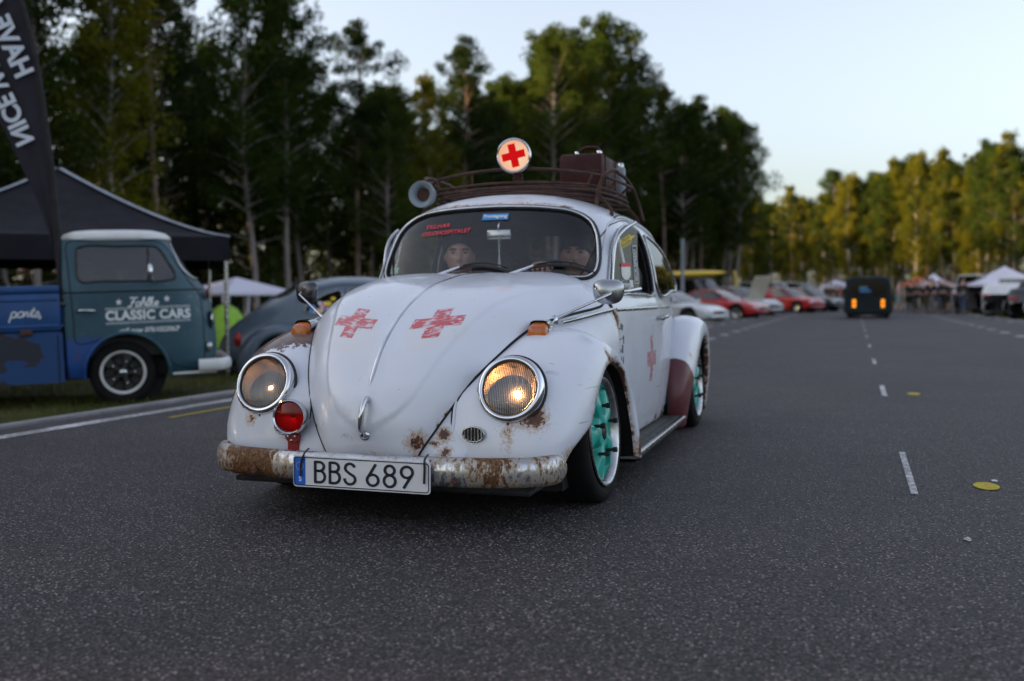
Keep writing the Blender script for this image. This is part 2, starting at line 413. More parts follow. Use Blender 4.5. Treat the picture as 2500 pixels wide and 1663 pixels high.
DW = crom([(-.70, .822), (-.82, .82), (-1.165, .817), (-1.40, .818), (-1.448, .832), (-1.462, .90), (-1.470, 1.0), (-1.470, 1.09), (-1.448, 1.140), (-1.39, 1.158), (-1.25, 1.162), (-1.035, 1.138), (-.885, 1.097), (-.80, 1.042), (-.74, .962), (-.695, .888), (-.672, .840)], 180, True)
QW = crom([(-1.60, .830), (-1.9, .834), (-2.03, .842), (-2.07, .862), (-2.05, .905), (-1.93, 1.0), (-1.80, 1.075), (-1.68, 1.117), (-1.60, 1.132), (-1.565, 1.118), (-1.558, 1.05), (-1.562, .95), (-1.565, .86)], 150, True)
RW = crom([(0, 1.04), (.25, 1.045), (.36, 1.06), (.39, 1.10), (.36, 1.15), (.28, 1.18), (0, 1.19), (-.28, 1.18), (-.36, 1.15), (-.39, 1.10), (-.36, 1.06), (-.25, 1.045)], 100, True)

def greenhouse(shrink=0.):
    # levels spaced along the profile
    zz = np.linspace(.70, 1.335, 700); prof = np.stack([smooth_interp(zz, ZL, WL), zz], 1)
    s = np.r_[0, np.cumsum(np.linalg.norm(np.diff(prof, axis=0), axis=1))]; lev = np.interp(np.linspace(0, s[-1], 86), s, zz); lev[-1] = 1.3349
    NA = 300; rows = []
    for z in lev:
        w_, xf, xr, n = [float(q) for q in gh_par(A(z))]
        t = np.linspace(0, pi/2, 400); e = 2/n
        fx = XM+(xf-XM)*np.cos(t)**e; fy = w_*np.sin(t)**e
        x2 = float(xm2(z)); e2 = 2/RE; rx = x2-(x2-xr)*np.cos(t[::-1])**e2; ry = w_*np.sin(t[::-1])**e2
        c = np.r_[np.stack([fx, fy], 1), np.stack([rx, ry], 1)[1:]]
        l = np.r_[0, np.cumsum(np.linalg.norm(np.diff(c, axis=0), axis=1))]; k = np.linspace(0, l[-1], NA//2+1)
        h = np.stack([np.interp(k, l, c[:, 0]), np.interp(k, l, c[:, 1])], 1)
        full = np.r_[h, h[-2:0:-1]*A(1, -1)]
        rows.append(np.c_[full, np.full(len(full), z)])
    G = np.array(rows)
    if shrink:
        cen = A(XM, 0, .9); d = G-cen; G = cen+d*(1-shrink/np.maximum(np.linalg.norm(d, axis=2), .2))[..., None]
    mb = MB(); mb.grid(G, cv=True, flip=False); V, F = mb.data()
    V = V.copy(); Fa = np.array(F); cen = V[Fa].mean(1); drop = np.zeros(len(Fa), bool); snaps = []
    V0 = V/1.0
    for kind, poly in (('ws', WS), ('dw', DW), ('qw', QW), ('rw', RW)):
        if kind == 'ws': sel = (cen[:, 0] > -1.0) & in_poly(cen[:, 1], cen[:, 2], poly)
        elif kind == 'rw': sel = (cen[:, 0] < -1.8) & in_poly(cen[:, 1], cen[:, 2], poly)
        else: sel = (np.abs(cen[:, 1]) > .3) & in_poly(cen[:, 0], cen[:, 2], poly)
        drop |= sel; snaps.append((kind, poly, sel))
    keep = ~drop
    for kind, poly, sel in snaps:
        bv = np.intersect1d(np.unique(Fa[sel]), np.unique(Fa[keep]))
        ax = (1, 2) if kind in ('ws', 'rw') else (0, 2)
        for i in bv:
            q = V[i][list(ax)]; d = np.linalg.norm(poly-q, axis=1); b = poly[d.argmin()]
            if kind == 'ws': V[i] = (gh_x(b[0], b[1]), b[0], b[1])
            elif kind == 'rw': V[i] = (gh_xr(b[0], b[1]), b[0], b[1])
            else: V[i] = (b[0], np.sign(V[i][1])*gh_y(b[0], b[1]), b[1])
            if shrink:
                dd = V[i]-A(XM, 0, .9); V[i] = A(XM, 0, .9)+dd*(1-shrink/np.linalg.norm(dd))
    used = np.unique(Fa[keep]); re = -np.ones(len(V), int); re[used] = np.arange(len(used))
    return V[used], [tuple(re[f]) for f in Fa[keep]]
def ws_pt(y, z, off=0.):
    x = gh_x(y, z); return np.stack([np.asarray(x)+off*.89, np.asarray(y, float)*np.ones_like(x), np.asarray(z)+off*.45*np.ones_like(x)], -1)
def win_path(kind, poly, off=0., side=1):
    if kind == 'ws': return ws_pt(poly[:, 0], poly[:, 1], off)
    return np.stack([poly[:, 0], side*(gh_y(poly[:, 0], poly[:, 1])+off), poly[:, 1]+.25*off], -1)
def win_glass(kind, poly, off, side=1, rings=14, gap=.0):
    c = poly.mean(0); R = []
    for k in np.linspace(1, .0, rings):
        q = c+(poly-c)*max(k, .002); R.append(win_path(kind, q, off, side))
    return np.array(R)

SX = [-3.16, -3.1, -3.0, -2.8, -2.5, -2.1, -1.8, -1.6, -1.2, -.8, -.5, -.40]
SF = [.30, .45, .58, .72, .83, .935, .985, 1.0, 1.0, .985, .958, .945]
SZ = [.10, .13, .20, .30, .52, .66, .72, .745, .775, .80]
SY = [.60, .637, .660, .675, .690, .685, .678, .672, .660, .646]
def side_y(x, z): 
    x, z = np.broadcast_arrays(np.asarray(x, float), np.asarray(z, float))
    return (smooth_interp(x.ravel(), SX, SF)*smooth_interp(z.ravel(), SZ, SY)).reshape(x.shape)

HC = [(.612, .225), (.630, .27), (.642, .33), (.637, .40), (.611, .474), (.577, .52), (.522, .589), (.468, .639), (.396, .69), (.312, .738), (.19, .79), (.024, .837), (-.142, .867), (-.264, .884), (-.40, .897), (-.50, .902), (-.555, .904)]
HE = [(.603, .165, .225), (.600, .190, .268), (.575, .232, .335), (.537, .270, .40), (.500, .300, .452), (.458, .326, .498), (.392, .361, .55), (.332, .389, .59), (.262, .419, .633), (.177, .453, .674), (.07, .490, .702), (-.07, .532, .724), (-.2, .570, .740), (-.31, .598, .752), (-.395, .612, .768), (-.455, .600, .795), (-.50, .565, .822)]
HT = [(-.55, .84, 0), (-.62, .78, .05), (-.72, .68, -.10), (-.72, .62, -.3), (-.62, .58, -.53), (-.5, .56, -.66), (-.36, .55, -.75), (-.26, .54, -.8), (-.18, .52, -.83), (-.12, .5, -.86), (-.08, .5, -.86), (-.05, .52, -.85), (0, .55, -.83), (0, .58, -.81), (0, .62, -.78), (0, .72, -.69), (0, .8, -.6)]
HS = np.r_[0, np.cumsum(np.linalg.norm(np.diff(np.array(HC), axis=0), axis=1))]; HLEN = HS[-1]
def hood_rows(s):
    c = smooth_interp(s, HS, np.array(HC)); C = np.c_[c[:, 0], np.zeros(len(c)), c[:, 1]]
    E = smooth_interp(s, HS, np.array(HE)); T = smooth_interp(s, HS, np.array(HT)); T /= np.linalg.norm(T, axis=1)[:, None]
    return C, E, T
def hood_pt(s, t):
    """s along (m), t across 0..1 (y>=0 side); arrays s (n,), t (m,) -> (n,m,3)"""
    C, E, T = hood_rows(np.atleast_1d(s)); t = np.atleast_1d(t)[None, :, None]
    d = np.linalg.norm(E-C, axis=1)[:, None]
    P1 = C+A(0, 1, 0)*d*.44; P2 = E-T*d*.34
    C, E, P1, P2 = [q[:, None, :] for q in (C, E, P1, P2)]
    return (1-t)**3*C+3*(1-t)**2*t*P1+3*(1-t)*t*t*P2+t**3*E
def surf_normals(P):
    du = np.gradient(P, axis=0); dv = np.gradient(P, axis=1); n = np.cross(du, dv); n /= np.maximum(np.linalg.norm(n, axis=2), 1e-9)[..., None]
    return n
# pressed ridge on the hood lid: border of the raised field, as t at a given s
RS = np.array([.10, .13, .17, .22, .30, .40, .50, .60, .75, .92, 1.1, 1.3, HLEN]); RT = np.array([.0, .13, .33, .47, .52, .545, .565, .59, .635, .69, .75, .80, .82])
# ------------------------------------------------------------------ the white car: build
M['glassq'] = thin_glass('quarter_glass', (.42, .44, .46), .02, .07)
CAR = thing('classic_car', (0, 0, 0), 0, 'rusty white rounded classic car with faded red crosses on its hood, driving on the asphalt', 'car')
def cross_mask(t, uvs, cx, cy, h, wd, ang=0.):
    x = t.math('SUBTRACT', uvs[0], cx); y = t.math('SUBTRACT', uvs[1], cy)
    if ang:
        ca, sa = cos(ang), sin(ang)
        x, y = t.math('ADD', t.math('MULTIPLY', x, ca), t.math('MULTIPLY', y, sa)), t.math('SUBTRACT', t.math('MULTIPLY', y, ca), t.math('MULTIPLY', x, sa))
    ax, ay = t.math('ABSOLUTE', x), t.math('ABSOLUTE', y)
    b1 = t.math('MULTIPLY', t.math('LESS_THAN', ax, h), t.math('LESS_THAN', ay, wd)); b2 = t.math('MULTIPLY', t.math('LESS_THAN', ay, h), t.math('LESS_THAN', ax, wd))
    return t.math('MAXIMUM', b1, b2)
HCROSS = [(-.182, .566), (.166, .570)]      # metres across / along the lid
def hood_extra(t, col):
    uv = t.tc('UV'); u = t.sep(uv); wob = t.noise(22, 4, .6, vec=uv, out='Color')
    wv = t.vm('ADD', uv, t.vm('MULTIPLY', t.vm('SUBTRACT', wob, (.5, .5, .5)), (.006, .006, 0))); uw = t.sep(wv)
    # yellowed patch behind the crosses
    for (cx, cy), r in zip(HCROSS, (.14, .12)):
        d = t.vm('DISTANCE', t.scale(uv, (1, 1, 0)), (cx+.01, cy-.055, 0)); q = t.math('ADD', t.math('DIVIDE', d, r), t.math('MULTIPLY', t.math('SUBTRACT', t.noise(7, 3, .5, vec=uv), .5), .9))
        col = t.mix(t.rng(q, .8, 1.0, .22, 0), col, (.70, .62, .52))
    st = t.noise(1., 5, .6, vec=t.scale(uv, (30, 95, 1))); blot = t.noise(26, 4, .55, vec=uv)
    for (cx, cy) in HCROSS:
        mk = cross_mask(t, uw, cx, cy, .098, .034); inn = cross_mask(t, uw, cx, cy, .0955, .0315)
        fade = t.rng(t.math('ADD', t.math('MULTIPLY', st, .55), t.math('MULTIPLY', blot, .55)), .465, .56)
        col = t.mix(t.math('MULTIPLY', mk, .28), col, (.60, .30, .32))
        col = t.mix(t.math('MULTIPLY', inn, t.math('MULTIPLY', fade, .9)), col, (.58, .035, .05))
        edge = t.math('MULTIPLY', t.math('SUBTRACT', mk, inn), t.rng(t.noise(30, 3, vec=uv), .45, .6)); col = t.mix(t.math('MULTIPLY', edge, .75), col, (.20, .05, .06))
    return col
M['paint_hood'] = paint('white_paint_hood', WHITE, [((.60, .17, .30), .05), ((.56, .235, .345), .022, (1, 1, .6)), ((.535, .262, .385), .026), ((.575, -.235, .33), .02), ((.505, -.235, .455), .035, (1, 1, .6)), ((.545, -.215, .40), .026, (1, 1, .35)), ((.59, -.17, .345), .03), ((.60, -.16, .38), .012, (1, 1, .35)), ((.625, -.07, .31), .022, (1, .5, 1.6)), ((.605, .12, .33), .02, (1, .5, 1.6)), ((.50, .285, .43), .016), ((.55, .20, .42), .012),
    ((.62, .02, .232), .03), ((.44, .345, .515), .012), ((.58, -.2, .30), .02, (1, 1, .4))], extra=hood_extra, dirt=.08)
M['paint_body'] = paint('white_paint_body', WHITE, [((-.465, .655, .715), .055, (1, 1, .8)), ((-.50, .66, .69), .05, (1.2, 1, .8)), ((-.47, .66, .60), .028, (1.6, 1, .3)), ((.56, .262, .315), .035), ((.575, .27, .26), .03), ((.585, .235, .29), .022), ((-1.70, .67, .16), .07, (1, 1, 2)), ((-1.2, .665, .15), .05, (.5, 1, 2))], dirt=.12)
M['paint_roof'] = paint('white_paint_roof', WHITE, [((-.78, 0, 1.246), .03, (1, .08, 2.5)), ((-.60, .56, .872), .03), ((-.80, .35, 1.232), .02, (1, .2, 2))], dirt=.08)
def cross_door(t, col):
    P = t.sep(t.tc()); sp = t.noise(60, 4, .6); wob = t.math('MULTIPLY', t.math('SUBTRACT', t.noise(45, 4), .5), .03)
    x = t.math('ADD', P[0], wob); z = t.math('ADD', P[2], wob)
    mk = cross_mask(t, (x, z), -1.16, .495, .115, .036)
    return t.mix(t.math('MULTIPLY', mk, t.rng(sp, .36, .56, .15, .9)), col, (.50, .03, .05))
M['paint_door'] = paint('white_paint_door', WHITE, [((-.49, .66, .70), .05, (1, 1, .7)), ((-1.45, .68, .16), .06, (.8, 1, 1.5)), ((-.9, .68, .155), .03, (.3, 1, 2)), ((-1.2, .68, .16), .03, (.3, 1, 2))], extra=cross_door, dirt=.14)
FL_SP = [((.50+.13*cos(a)*.33, .49+.128*cos(a), .475+.128*sin(a)), r) for a, r in ((radians(d), rr) for d, rr in ((200, .034), (228, .045), (240, .035), (255, .045), (268, .06), (282, .045), (296, .035), (318, .06), (335, .042), (352, .036), (5, .04), (15, .028)))]
FL_SP += [((.53, .49, .315), .035, (1, 1, .35)), ((.42, .66, .262), .05), ((.37, .70, .265), .045), ((.46, .62, .255), .04, (1, .4, 1.3)), ((.29, .72, .32), .02), ((.26, .725, .40), .028, (1, 1, .5)), ((.20, .735, .46), .02), ((.10, .745, .53), .03), ((.06, .74, .575), .03, (1, 1, .6)), ((.02, .745, .55), .03), ((-.40, .77, .16), .03, (1, 1, .4)), ((.24, .73, .355), .018)]
M['paint_fl'] = paint('white_paint_left_fender', WHITE, FL_SP, dirt=.10, lip=1)
def primer_top(t, P, fine):
    p = t.sep(P)   # bare brown primer: top and outer flank of the wing, ragged lower border
    lim = t.math('ADD', .612, t.math('MULTIPLY', t.math('ADD', p[1], .50), .10))
    out = t.math('MULTIPLY', t.rng(p[1], -.56, -.72, 0, 1), .10)
    j = t.math('MULTIPLY', t.math('SUBTRACT', t.noise(1., 5, .7, vec=t.scale(P, (26, 26, 8))), .5), .16)
    k = t.math('ADD', t.math('SUBTRACT', p[2], t.math('SUBTRACT', lim, out)), j)
    pc = t.mix(t.rng(t.noise(9, 5, .65), .35, .7), (.085, .036, .030), (.20, .115, .085)); pc = t.mix(t.rng(t.noise(70, 4, .7), .58, .72), pc, (.26, .19, .15))
    return t.rng(k, -.006, .002), pc
M['paint_fr'] = paint('white_paint_right_fender', WHITE, [((.46, -.60, .40), .03), ((.52, -.53, .345), .04), ((.43, -.69, .42), .05, (1, 1, .4)), ((.45, -.70, .33), .035, (1, 1, .6)), ((.46, -.70, .27), .03, (1, 1, .4)), ((.40, -.70, .50), .03, (1, 1, .4)), ((.48, -.66, .30), .02)], primer=primer_top, dirt=.14, lip=1)
def primer_rear(t, P, fine):
    p = t.sep(P); k = t.math('SUBTRACT', t.math('ADD', .47, t.math('MULTIPLY', t.math('ADD', p[0], 1.86), 1.5)), p[2]); k = t.math('ADD', k, t.math('MULTIPLY', t.math('SUBTRACT', fine, .5), .05))
    return t.rng(k, 0, .008), t.mix(t.rng(t.noise(8, 4), .35, .7), (.075, .006, .012), (.14, .016, .022))
M['paint_rl'] = paint('white_paint_rear_fender', WHITE, [((-1.83, .69, .60), .03, (1, 1, .3)), ((-1.82, .70, .52), .035, (1, 1, .4)), ((-1.80, .71, .47), .03), ((-2.14, .78, .40), .03), ((-1.95, .76, .46), .03)], primer=primer_rear, dirt=.12, lip=1)

V, F = greenhouse(); mkobj('cabin_shell', V, F, M['paint_roof'], CAR, 60)
V, F = greenhouse(.022); mkobj('headliner', V, F, M['headliner'], CAR, 60)

# hood lid
ns, ntt = 110, 46
s = np.linspace(.0, HLEN, ns); tt = np.linspace(0, 1, ntt)
P = hood_pt(s, tt); Nn = surf_normals(P)
if Nn[60, 5, 2] < 0: Nn = -Nn
rt = np.interp(s, RS, RT, left=0)[:, None]; dd = (rt-tt[None, :])
raise_ = .0052*np.clip(dd/.028+.5, 0, 1)**1.; raise_ = np.where(s[:, None] < RS[0], 0, raise_)
cen = np.exp(-(tt[None, :]/.045)**2)*.004*np.clip((s[:, None]-.2)/.1, 0, 1)
P = P+Nn*(.004+raise_+cen)[..., None]
arcw = np.concatenate([np.zeros((ns, 1)), np.cumsum(np.linalg.norm(np.diff(P, axis=1), axis=2), axis=1)], 1)
full = np.concatenate([(P*A(1, -1, 1))[:, :0:-1], P], 1); uu = np.concatenate([-arcw[:, :0:-1], arcw], 1)
uv = np.stack([uu, np.broadcast_to(s[:, None], uu.shape)], -1)
# folded rim all round
NnF = np.concatenate([(Nn*A(1, -1, 1))[:, :0:-1], Nn], 1)
nu, nv = full.shape[:2]
ext = np.zeros((nu+2, nv+2, 3)); ext[1:-1, 1:-1] = full; ext[0, 1:-1] = full[0]-NnF[0]*.012; ext[-1, 1:-1] = full[-1]-NnF[-1]*.012
ext[1:-1, 0] = full[:, 0]-NnF[:, 0]*.014; ext[1:-1, -1] = full[:, -1]-NnF[:, -1]*.014
for a, b in ((0, 0), (0, -1), (-1, 0), (-1, -1)): ext[a, b] = ext[a, 1 if b == 0 else -2]
uve = np.pad(uv, ((1, 1), (1, 1), (0, 0)), 'edge')
mb = MB(); mb.grid(ext); HOOD = mb.build('hood', M['paint_hood'], CAR, 50, uve.reshape(-1, 2))
# hood moulding
def hood_at(sv, yt, off): 
    p = hood_pt(np.atleast_1d(sv), A(yt))[:, 0]; return p
ss = np.linspace(.272, HLEN-.004, 60); C_, _, _ = hood_rows(ss); tang = np.gradient(C_, axis=0); tang /= np.linalg.norm(tang, axis=1)[:, None]
nn = np.stack([-tang[:, 2]*-1, np.zeros(60), tang[:, 0]*-1], 1); nn = np.where((nn[:, 2:3] < 0), -nn, nn)
wdt = np.interp(ss, [.272, .285, .32, HLEN], [.003, .0105, .0118, .0095]); rows = []
for a in np.linspace(0, pi, 9): rows.append(C_+nn*(.0085+.006*sin(a))+A(0, 1, 0)*(cos(a)*wdt)[:, None])
mb = MB(); mb.grid(np.array(rows)); mb.build('hood_moulding', M['chrome'], CAR, 60)
# hood handle
hp = crom([(.622, .004, .442), (.648, .004, .445), (.672, .003, .425), (.684, 0, .385), (.679, -.004, .348), (.662, -.006, .327), (.645, -.006, .322)], 30)
mb = MB(); mb.tube(hp, np.interp(np.linspace(0, 1, 30), [0, .15, .5, .8, 1], [.009, .0105, .0115, .0105, .012]), 12, flat=(.8, 1.15)); mb.lathe([(0, .006), (.012, .006), (.019, .002), (.021, -.008)], (.646, -.006, .320), (1, 0, .05), 20)
mb.build('hood_handle', M['chrome'], CAR, 60)

# wings' seam: panel from lid edge down under the fender
GQ = [(.575, .30, .19), (.565, .335, .22), (.54, .36, .28), (.50, .365, .33), (.46, .37, .38), (.42, .38, .42), (.36, .41, .46), (.30, .43, .50), (.24, .455, .53), (.16, .49, .56), (.06, .535, .56), (-.07, .60, .53), (-.2, .632, .46), (-.31, .646, .30), (-.40, .640, .15), (-.455, .642, .13), (-.476, .645, .13)]
def quarter(sgn):
    s2 = np.linspace(0, HLEN, 90); C, E, T = hood_rows(s2); G = smooth_interp(s2, HS, np.array(GQ)); E = E-A(0, .004, 0)*0
    t = np.linspace(0, 1, 26)[None, :, None]; d = np.linalg.norm(G-E, axis=1)[:, None]
    k = np.clip((s2-1.15)/.15, 0, 1)[:, None]
    P1 = E+T*d*.3; P2 = G+((A(0, 0, 1)*.4*(k)+nrm(A(.25, .1, .5))*.25*(1-k)))*d
    E, G, P1, P2 = [q[:, None] for q in (E, G, P1, P2)]
    Q = (1-t)**3*E+3*(1-t)**2*t*P1+3*(1-t)*t*t*P2+t**3*G
    return Q*A(1, sgn, 1)
for sg in (1, -1):
    mb = MB(); mb.grid(quarter(sg), flip=sg < 0); mb.build('cowl_panel', M['paint_body'], CAR, 60)
    # dark gap along the lid edge
    C, E, T = hood_rows(np.linspace(.0, HLEN, 80)); mb = MB(); mb.tube((E+A(.0, .0015, .0015))*A(1, sg, 1), .0058, 6); mb.build('hood_gap', M['gap'], CAR, 60)
# front apron below the lid
mb = MB(); ys = np.linspace(-.31, .31, 31); rows = []
for z, xo in ((.255, -.03), (.23, -.012), (.19, -.004), (.15, -.02), (.135, -.06)): rows.append(np.stack([.612+xo-.35*ys**2, ys, np.full_like(ys, z)], 1))
mb.grid(np.array(rows)); mb.build('front_apron', M['paint_body'], CAR, 60)
# cowl scuttle between lid and screen
mb = MB(); ys = np.linspace(-.56, .56, 41); rows = []
for k, (dx, dz) in enumerate(((.03, -.012), (0., -.006), (-.05, -.004), (-.10, -.005))): rows.append(np.stack([-.555+dx-.25*ys**2+.35*np.abs(ys)**2, ys, .902+dz-.20*ys**2-.35*ys**4], 1))
mb.grid(np.array(rows)); mb.build('scuttle', M['paint_body'], CAR, 60)

# body sides
def side_grid(x0, x1, z0, z1, sg, nx=50, nz=34, off=0.):
    xs = np.linspace(x0, x1, nx)[:, None]*np.ones((1, nz)); zs = np.ones((nx, 1))*np.linspace(z0, z1, nz)[None]
    return np.stack([xs, sg*(side_y(xs, zs)+off), zs], -1)
DOORS = {}
for sg in (1, -1):
    mb = MB(); mb.grid(side_grid(-2.25, -1.484, .10, .80, sg, 40, 34), flip=sg > 0); mb.build('rear_side_panel', M['paint_body'], CAR, 60)
    mb = MB(); mb.grid(side_grid(-1.484, -.44, .10, .149, sg, 40, 5, -.006), flip=sg > 0); mb.build('sill', M['paint_body'], CAR, 60)
    mb = MB(); mb.grid(side_grid(-1.479, -.479, .150, .80, sg, 60, 40, .002), flip=sg > 0); DOORS[sg] = mb.build('door', M['paint_door'], CAR, 60)
    z = np.linspace(.15, .80, 30); mb = MB()
    for x in (-.477, -1.481):
        mb.tube(np.stack([np.full(30, x), sg*(side_y(x, z)-.001), z], 1), .0032, 6)
    # up the pillars
    up = crom([(-.477, .80), (-.53, .83), (-.61, .91), (-.68, 1.0), (-.76, 1.085), (-.85, 1.135), (-1.0, 1.166), (-1.2, 1.188), (-1.40, 1.188), (-1.485, 1.16), (-1.510, 1.08), (-1.505, .9), (-1.484, .80)], 90)
    mb.tube(np.stack([up[:, 0], sg*gh_y(up[:, 0], up[:, 1]), up[:, 1]], 1), .003, 6); mb.build('door_gap', M['gap'], CAR, 60)
    # side moulding
    mp = np.array([(.03, .545, .702), (-.06, .572, .712), (-.15, .596, .722), (-.27, .622, .735), (-.41, .641, .745)]); xs = np.linspace(-.47, -2.25, 40)
    tail = np.stack([xs, side_y(xs, .745), np.full(40, .745)], 1); pth = np.vstack([crom(mp, 20), tail]); pth = pth*A(1, sg, 1)+A(0, sg*.003, 0)
    for a, b in ((0, 21), (21, 42), (43, 60)):
        mb = MB(); mb.tube(pth[a:b], .0072, 8, flat=(.75, 1.25)); mb.build('side_moulding', M['chrome_old'], CAR, 60)
    # drip rail
    gp = crom([(-.60, .87), (-.66, .94), (-.74, 1.04), (-.80, 1.11), (-.87, 1.152), (-.99, 1.180), (-1.15, 1.202), (-1.325, 1.213), (-1.5, 1.213), (-1.7, 1.19), (-1.9, 1.13), (-2.05, 1.06), (-2.15, 1.0)], 80)
    rp = np.stack([gp[:, 0], sg*(gh_y(gp[:, 0], gp[:, 1])+.006), gp[:, 1]], 1); mb = MB(); mb.tube(rp, np.interp(np.linspace(0, 1, 80), [0, .3, .4, 1], [.002, .004, .0085, .008]), 8); mb.build('drip_rail', M['paint_roof'], CAR, 60)
    mb = MB(); mb.tube(rp[24:]+A(0, sg*.0, .0085), .0045, 6); mb.build('gutter', M['rubber'], CAR, 60)
    # door handle
    hb = side_y(-1.40, .695); mb = MB(); mb.tube(crom([(-1.47, sg*(hb+.006), .698), (-1.46, sg*(hb+.034), .700), (-1.38, sg*(hb+.038), .697), (-1.34, sg*(hb+.034), .695)], 16), .0085, 10, flat=(.8, 1.2)); mb.lathe([(0, .045), (.011, .045), (.013, .03), (.010, .0)], (-1.345, sg*(hb-.002), .694), (0, sg, 0), 16); mb.build('handle', M['chrome_old'], DOORS[sg], 50)
    # window frames and seals
    dk = MB(); dk.tube(win_path('dw', DW, .001, sg), .0085, 8, True); dk.build('window_seal', M['rubber'], CAR, 60)
    fr = MB(); c = DW.mean(0); fr.tube(win_path('dw', c+(DW-c)*1.035, .006, sg), .006, 8, True); fr.build('window_trim', M['chrome_old'], CAR, 60)
    # swivelling vent pane: trim frame + glass, swung open
    piv = A(-.72, sg*.585, .826); ex = nrm(A(-.945, sg*.335, .05)) if sg > 0 else nrm(A(-.985, sg*.16, .03)); ez = nrm(A(0, -sg*.065, 1))
    pl = [(0, .0), (.12, .003), (.244, .008), (.247, .15), (.246, .31), (.20, .305), (.068, .237), (.022, .12)]
    pc = crom(pl, 70, True); pth = piv+pc[:, :1]*ex+pc[:, 1:2]*ez
    VW = MB(); tp = [p for p in pth]; VW.tube(crom([piv+a*ex+b*ez for a, b in ((-.005, .0), (.02, .12), (.066, .24), (.15, .29), (.25, .322))], 24), .0085, 8); VW.tube(crom([piv+a*ex+b*ez for a, b in ((-.006, -.004), (.12, -.004), (.256, .002))], 12), .009, 8)
    VENT = VW.build('vent_frame', M['chrome'], CAR, 60)
    R_ = np.array([[piv+(pc.mean(0)+(q-pc.mean(0))*k)[0]*ex+(pc.mean(0)+(q-pc.mean(0))*k)[1]*ez for q in pc] for k in (1, .6, .2, .01)]); mb = MB(); mb.grid(R_, cv=True); mb.build('pane', M['glass'], VENT, 60)
    if sg > 0: VENT_L = (VENT, piv, ex, ez)
    mb = MB(); mb.tube([(-.925, sg*(gh_y(-.925, .83)-.012), .82), (-.935, sg*(gh_y(-.935, 1.12)-.008), 1.13)], .007, 8); mb.build('division_bar', M['chrome_old'], CAR, 60)
    # rear side pane, popped open at its rear edge
    opn = .045 if sg > 0 else .012; fo = (QW[:, 0]-QW[:, 0].max())/(QW[:, 0].min()-QW[:, 0].max()); base = win_path('qw', QW, .004, sg); base[:, 1] += sg*opn*fo
    mb = MB(); mb.tube(base, .008, 8, True); qf = mb.build('rear_side_window', M['chrome_old'], CAR, 60)
    G = win_glass('qw', QW, .004, sg); G[..., 1] += sg*opn*((G[..., 0]-QW[:, 0].max())/(QW[:, 0].min()-QW[:, 0].max())); mb = MB(); mb.grid(G, cv=True); mb.build('pane', M['glassq'], qf, 60)
    mb = MB(); mb.tube(win_path('qw', QW, .0, sg), .010, 8, True); mb.build('window_seal', M['rubber'], CAR, 60)
# screen
mb = MB(); mb.tube(win_path('ws', WS, .001), .0135, 8, True, flat=(1, 1)); mb.build('windscreen_seal', M['rubber'], CAR, 60)
c = WS.mean(0); mb = MB(); mb.tube(win_path('ws', c+(WS-c)*.995, .0115), .0052, 8, True); mb.build('windscreen_trim', M['chrome'], CAR, 60)
mb = MB(); mb.grid(win_glass('ws', WS, -.004), cv=True); mb.build('windscreen', M['glass'], CAR, 60)
rwp = np.stack([gh_xr(RW[:, 0], RW[:, 1]), RW[:, 0], RW[:, 1]], 1); mb = MB(); mb.tube(rwp, .012, 8, True); mb.build('rear_window_seal', M['rubber'], CAR, 60)
G = np.array([np.stack([gh_xr(*(RW.mean(0)+(RW-RW.mean(0))*k).T), *(RW.mean(0)+(RW-RW.mean(0))*k).T], 1) for k in (1, .6, .3, .01)]); mb = MB(); mb.grid(G, cv=True); mb.build('rear_window', M['glass'], CAR, 60)
# tail
zz = np.linspace(.20, .735, 24); xr_ = smooth_interp(zz, [.20, .30, .42, .52, .62, .70, .735], [-3.06, -3.115, -3.11, -3.065, -2.985, -2.90, -2.862]); rows = []
for z, xe in zip(zz, xr_):
    t_ = np.linspace(0, pi/2, 60); w_ = .655; c = np.stack([-1.75-(-1.75-xe)*np.cos(t_)**(2/RE), w_*np.sin(t_)**(2/RE)], 1)[::-1]; rows.append(np.c_[np.r_[c, c[-2::-1]*A(1, -1)], np.full(119, z)])
mb = MB(); mb.grid(np.array(rows)); TLP = mb.build('tail_panel', M['paint_body'], CAR, 60)
ll = crom([(0, .70), (.22, .69), (.31, .62), (.33, .52), (.30, .42), (.20, .37), (0, .355), (-.20, .37), (-.30, .42), (-.33, .52), (-.31, .62), (-.22, .69)], 80, True)
lx = np.array([-1.75-(-1.75-float(np.interp(z, zz, xr_)))*(1-min(abs(y)/.655, .99)**RE)**(1/RE) for y, z in ll]); mb = MB(); mb.tube(np.stack([lx-.002, ll[:, 0], ll[:, 1]], 1), .0055, 6, True); mb.build('engine_lid_gap', M['gap'], TLP, 60)
for k in range(10):
    z = .845-.0; y = (k-4.5)*.045; zc = .84; xq = gh_xr(A(y), A(zc))[0]; mb = MB(); mb.tube([(xq-.002, y, zc-.03), (float(gh_xr(A(y), A(zc+.06))[0])-.002, y, zc+.06)], .008, 6); mb.build('air_slot', M['gap'], TLP, 60)
for sg in (1, -1): mb = MB(); mb.ball((-2.93, sg*.62, .50), (.05, .055, .10), 10, 14); mb.build('tail_light', M['redtail'] if 'redtail' in M else pbr('red_tail_lens', (.3, .01, .01), .3), CAR, 60)

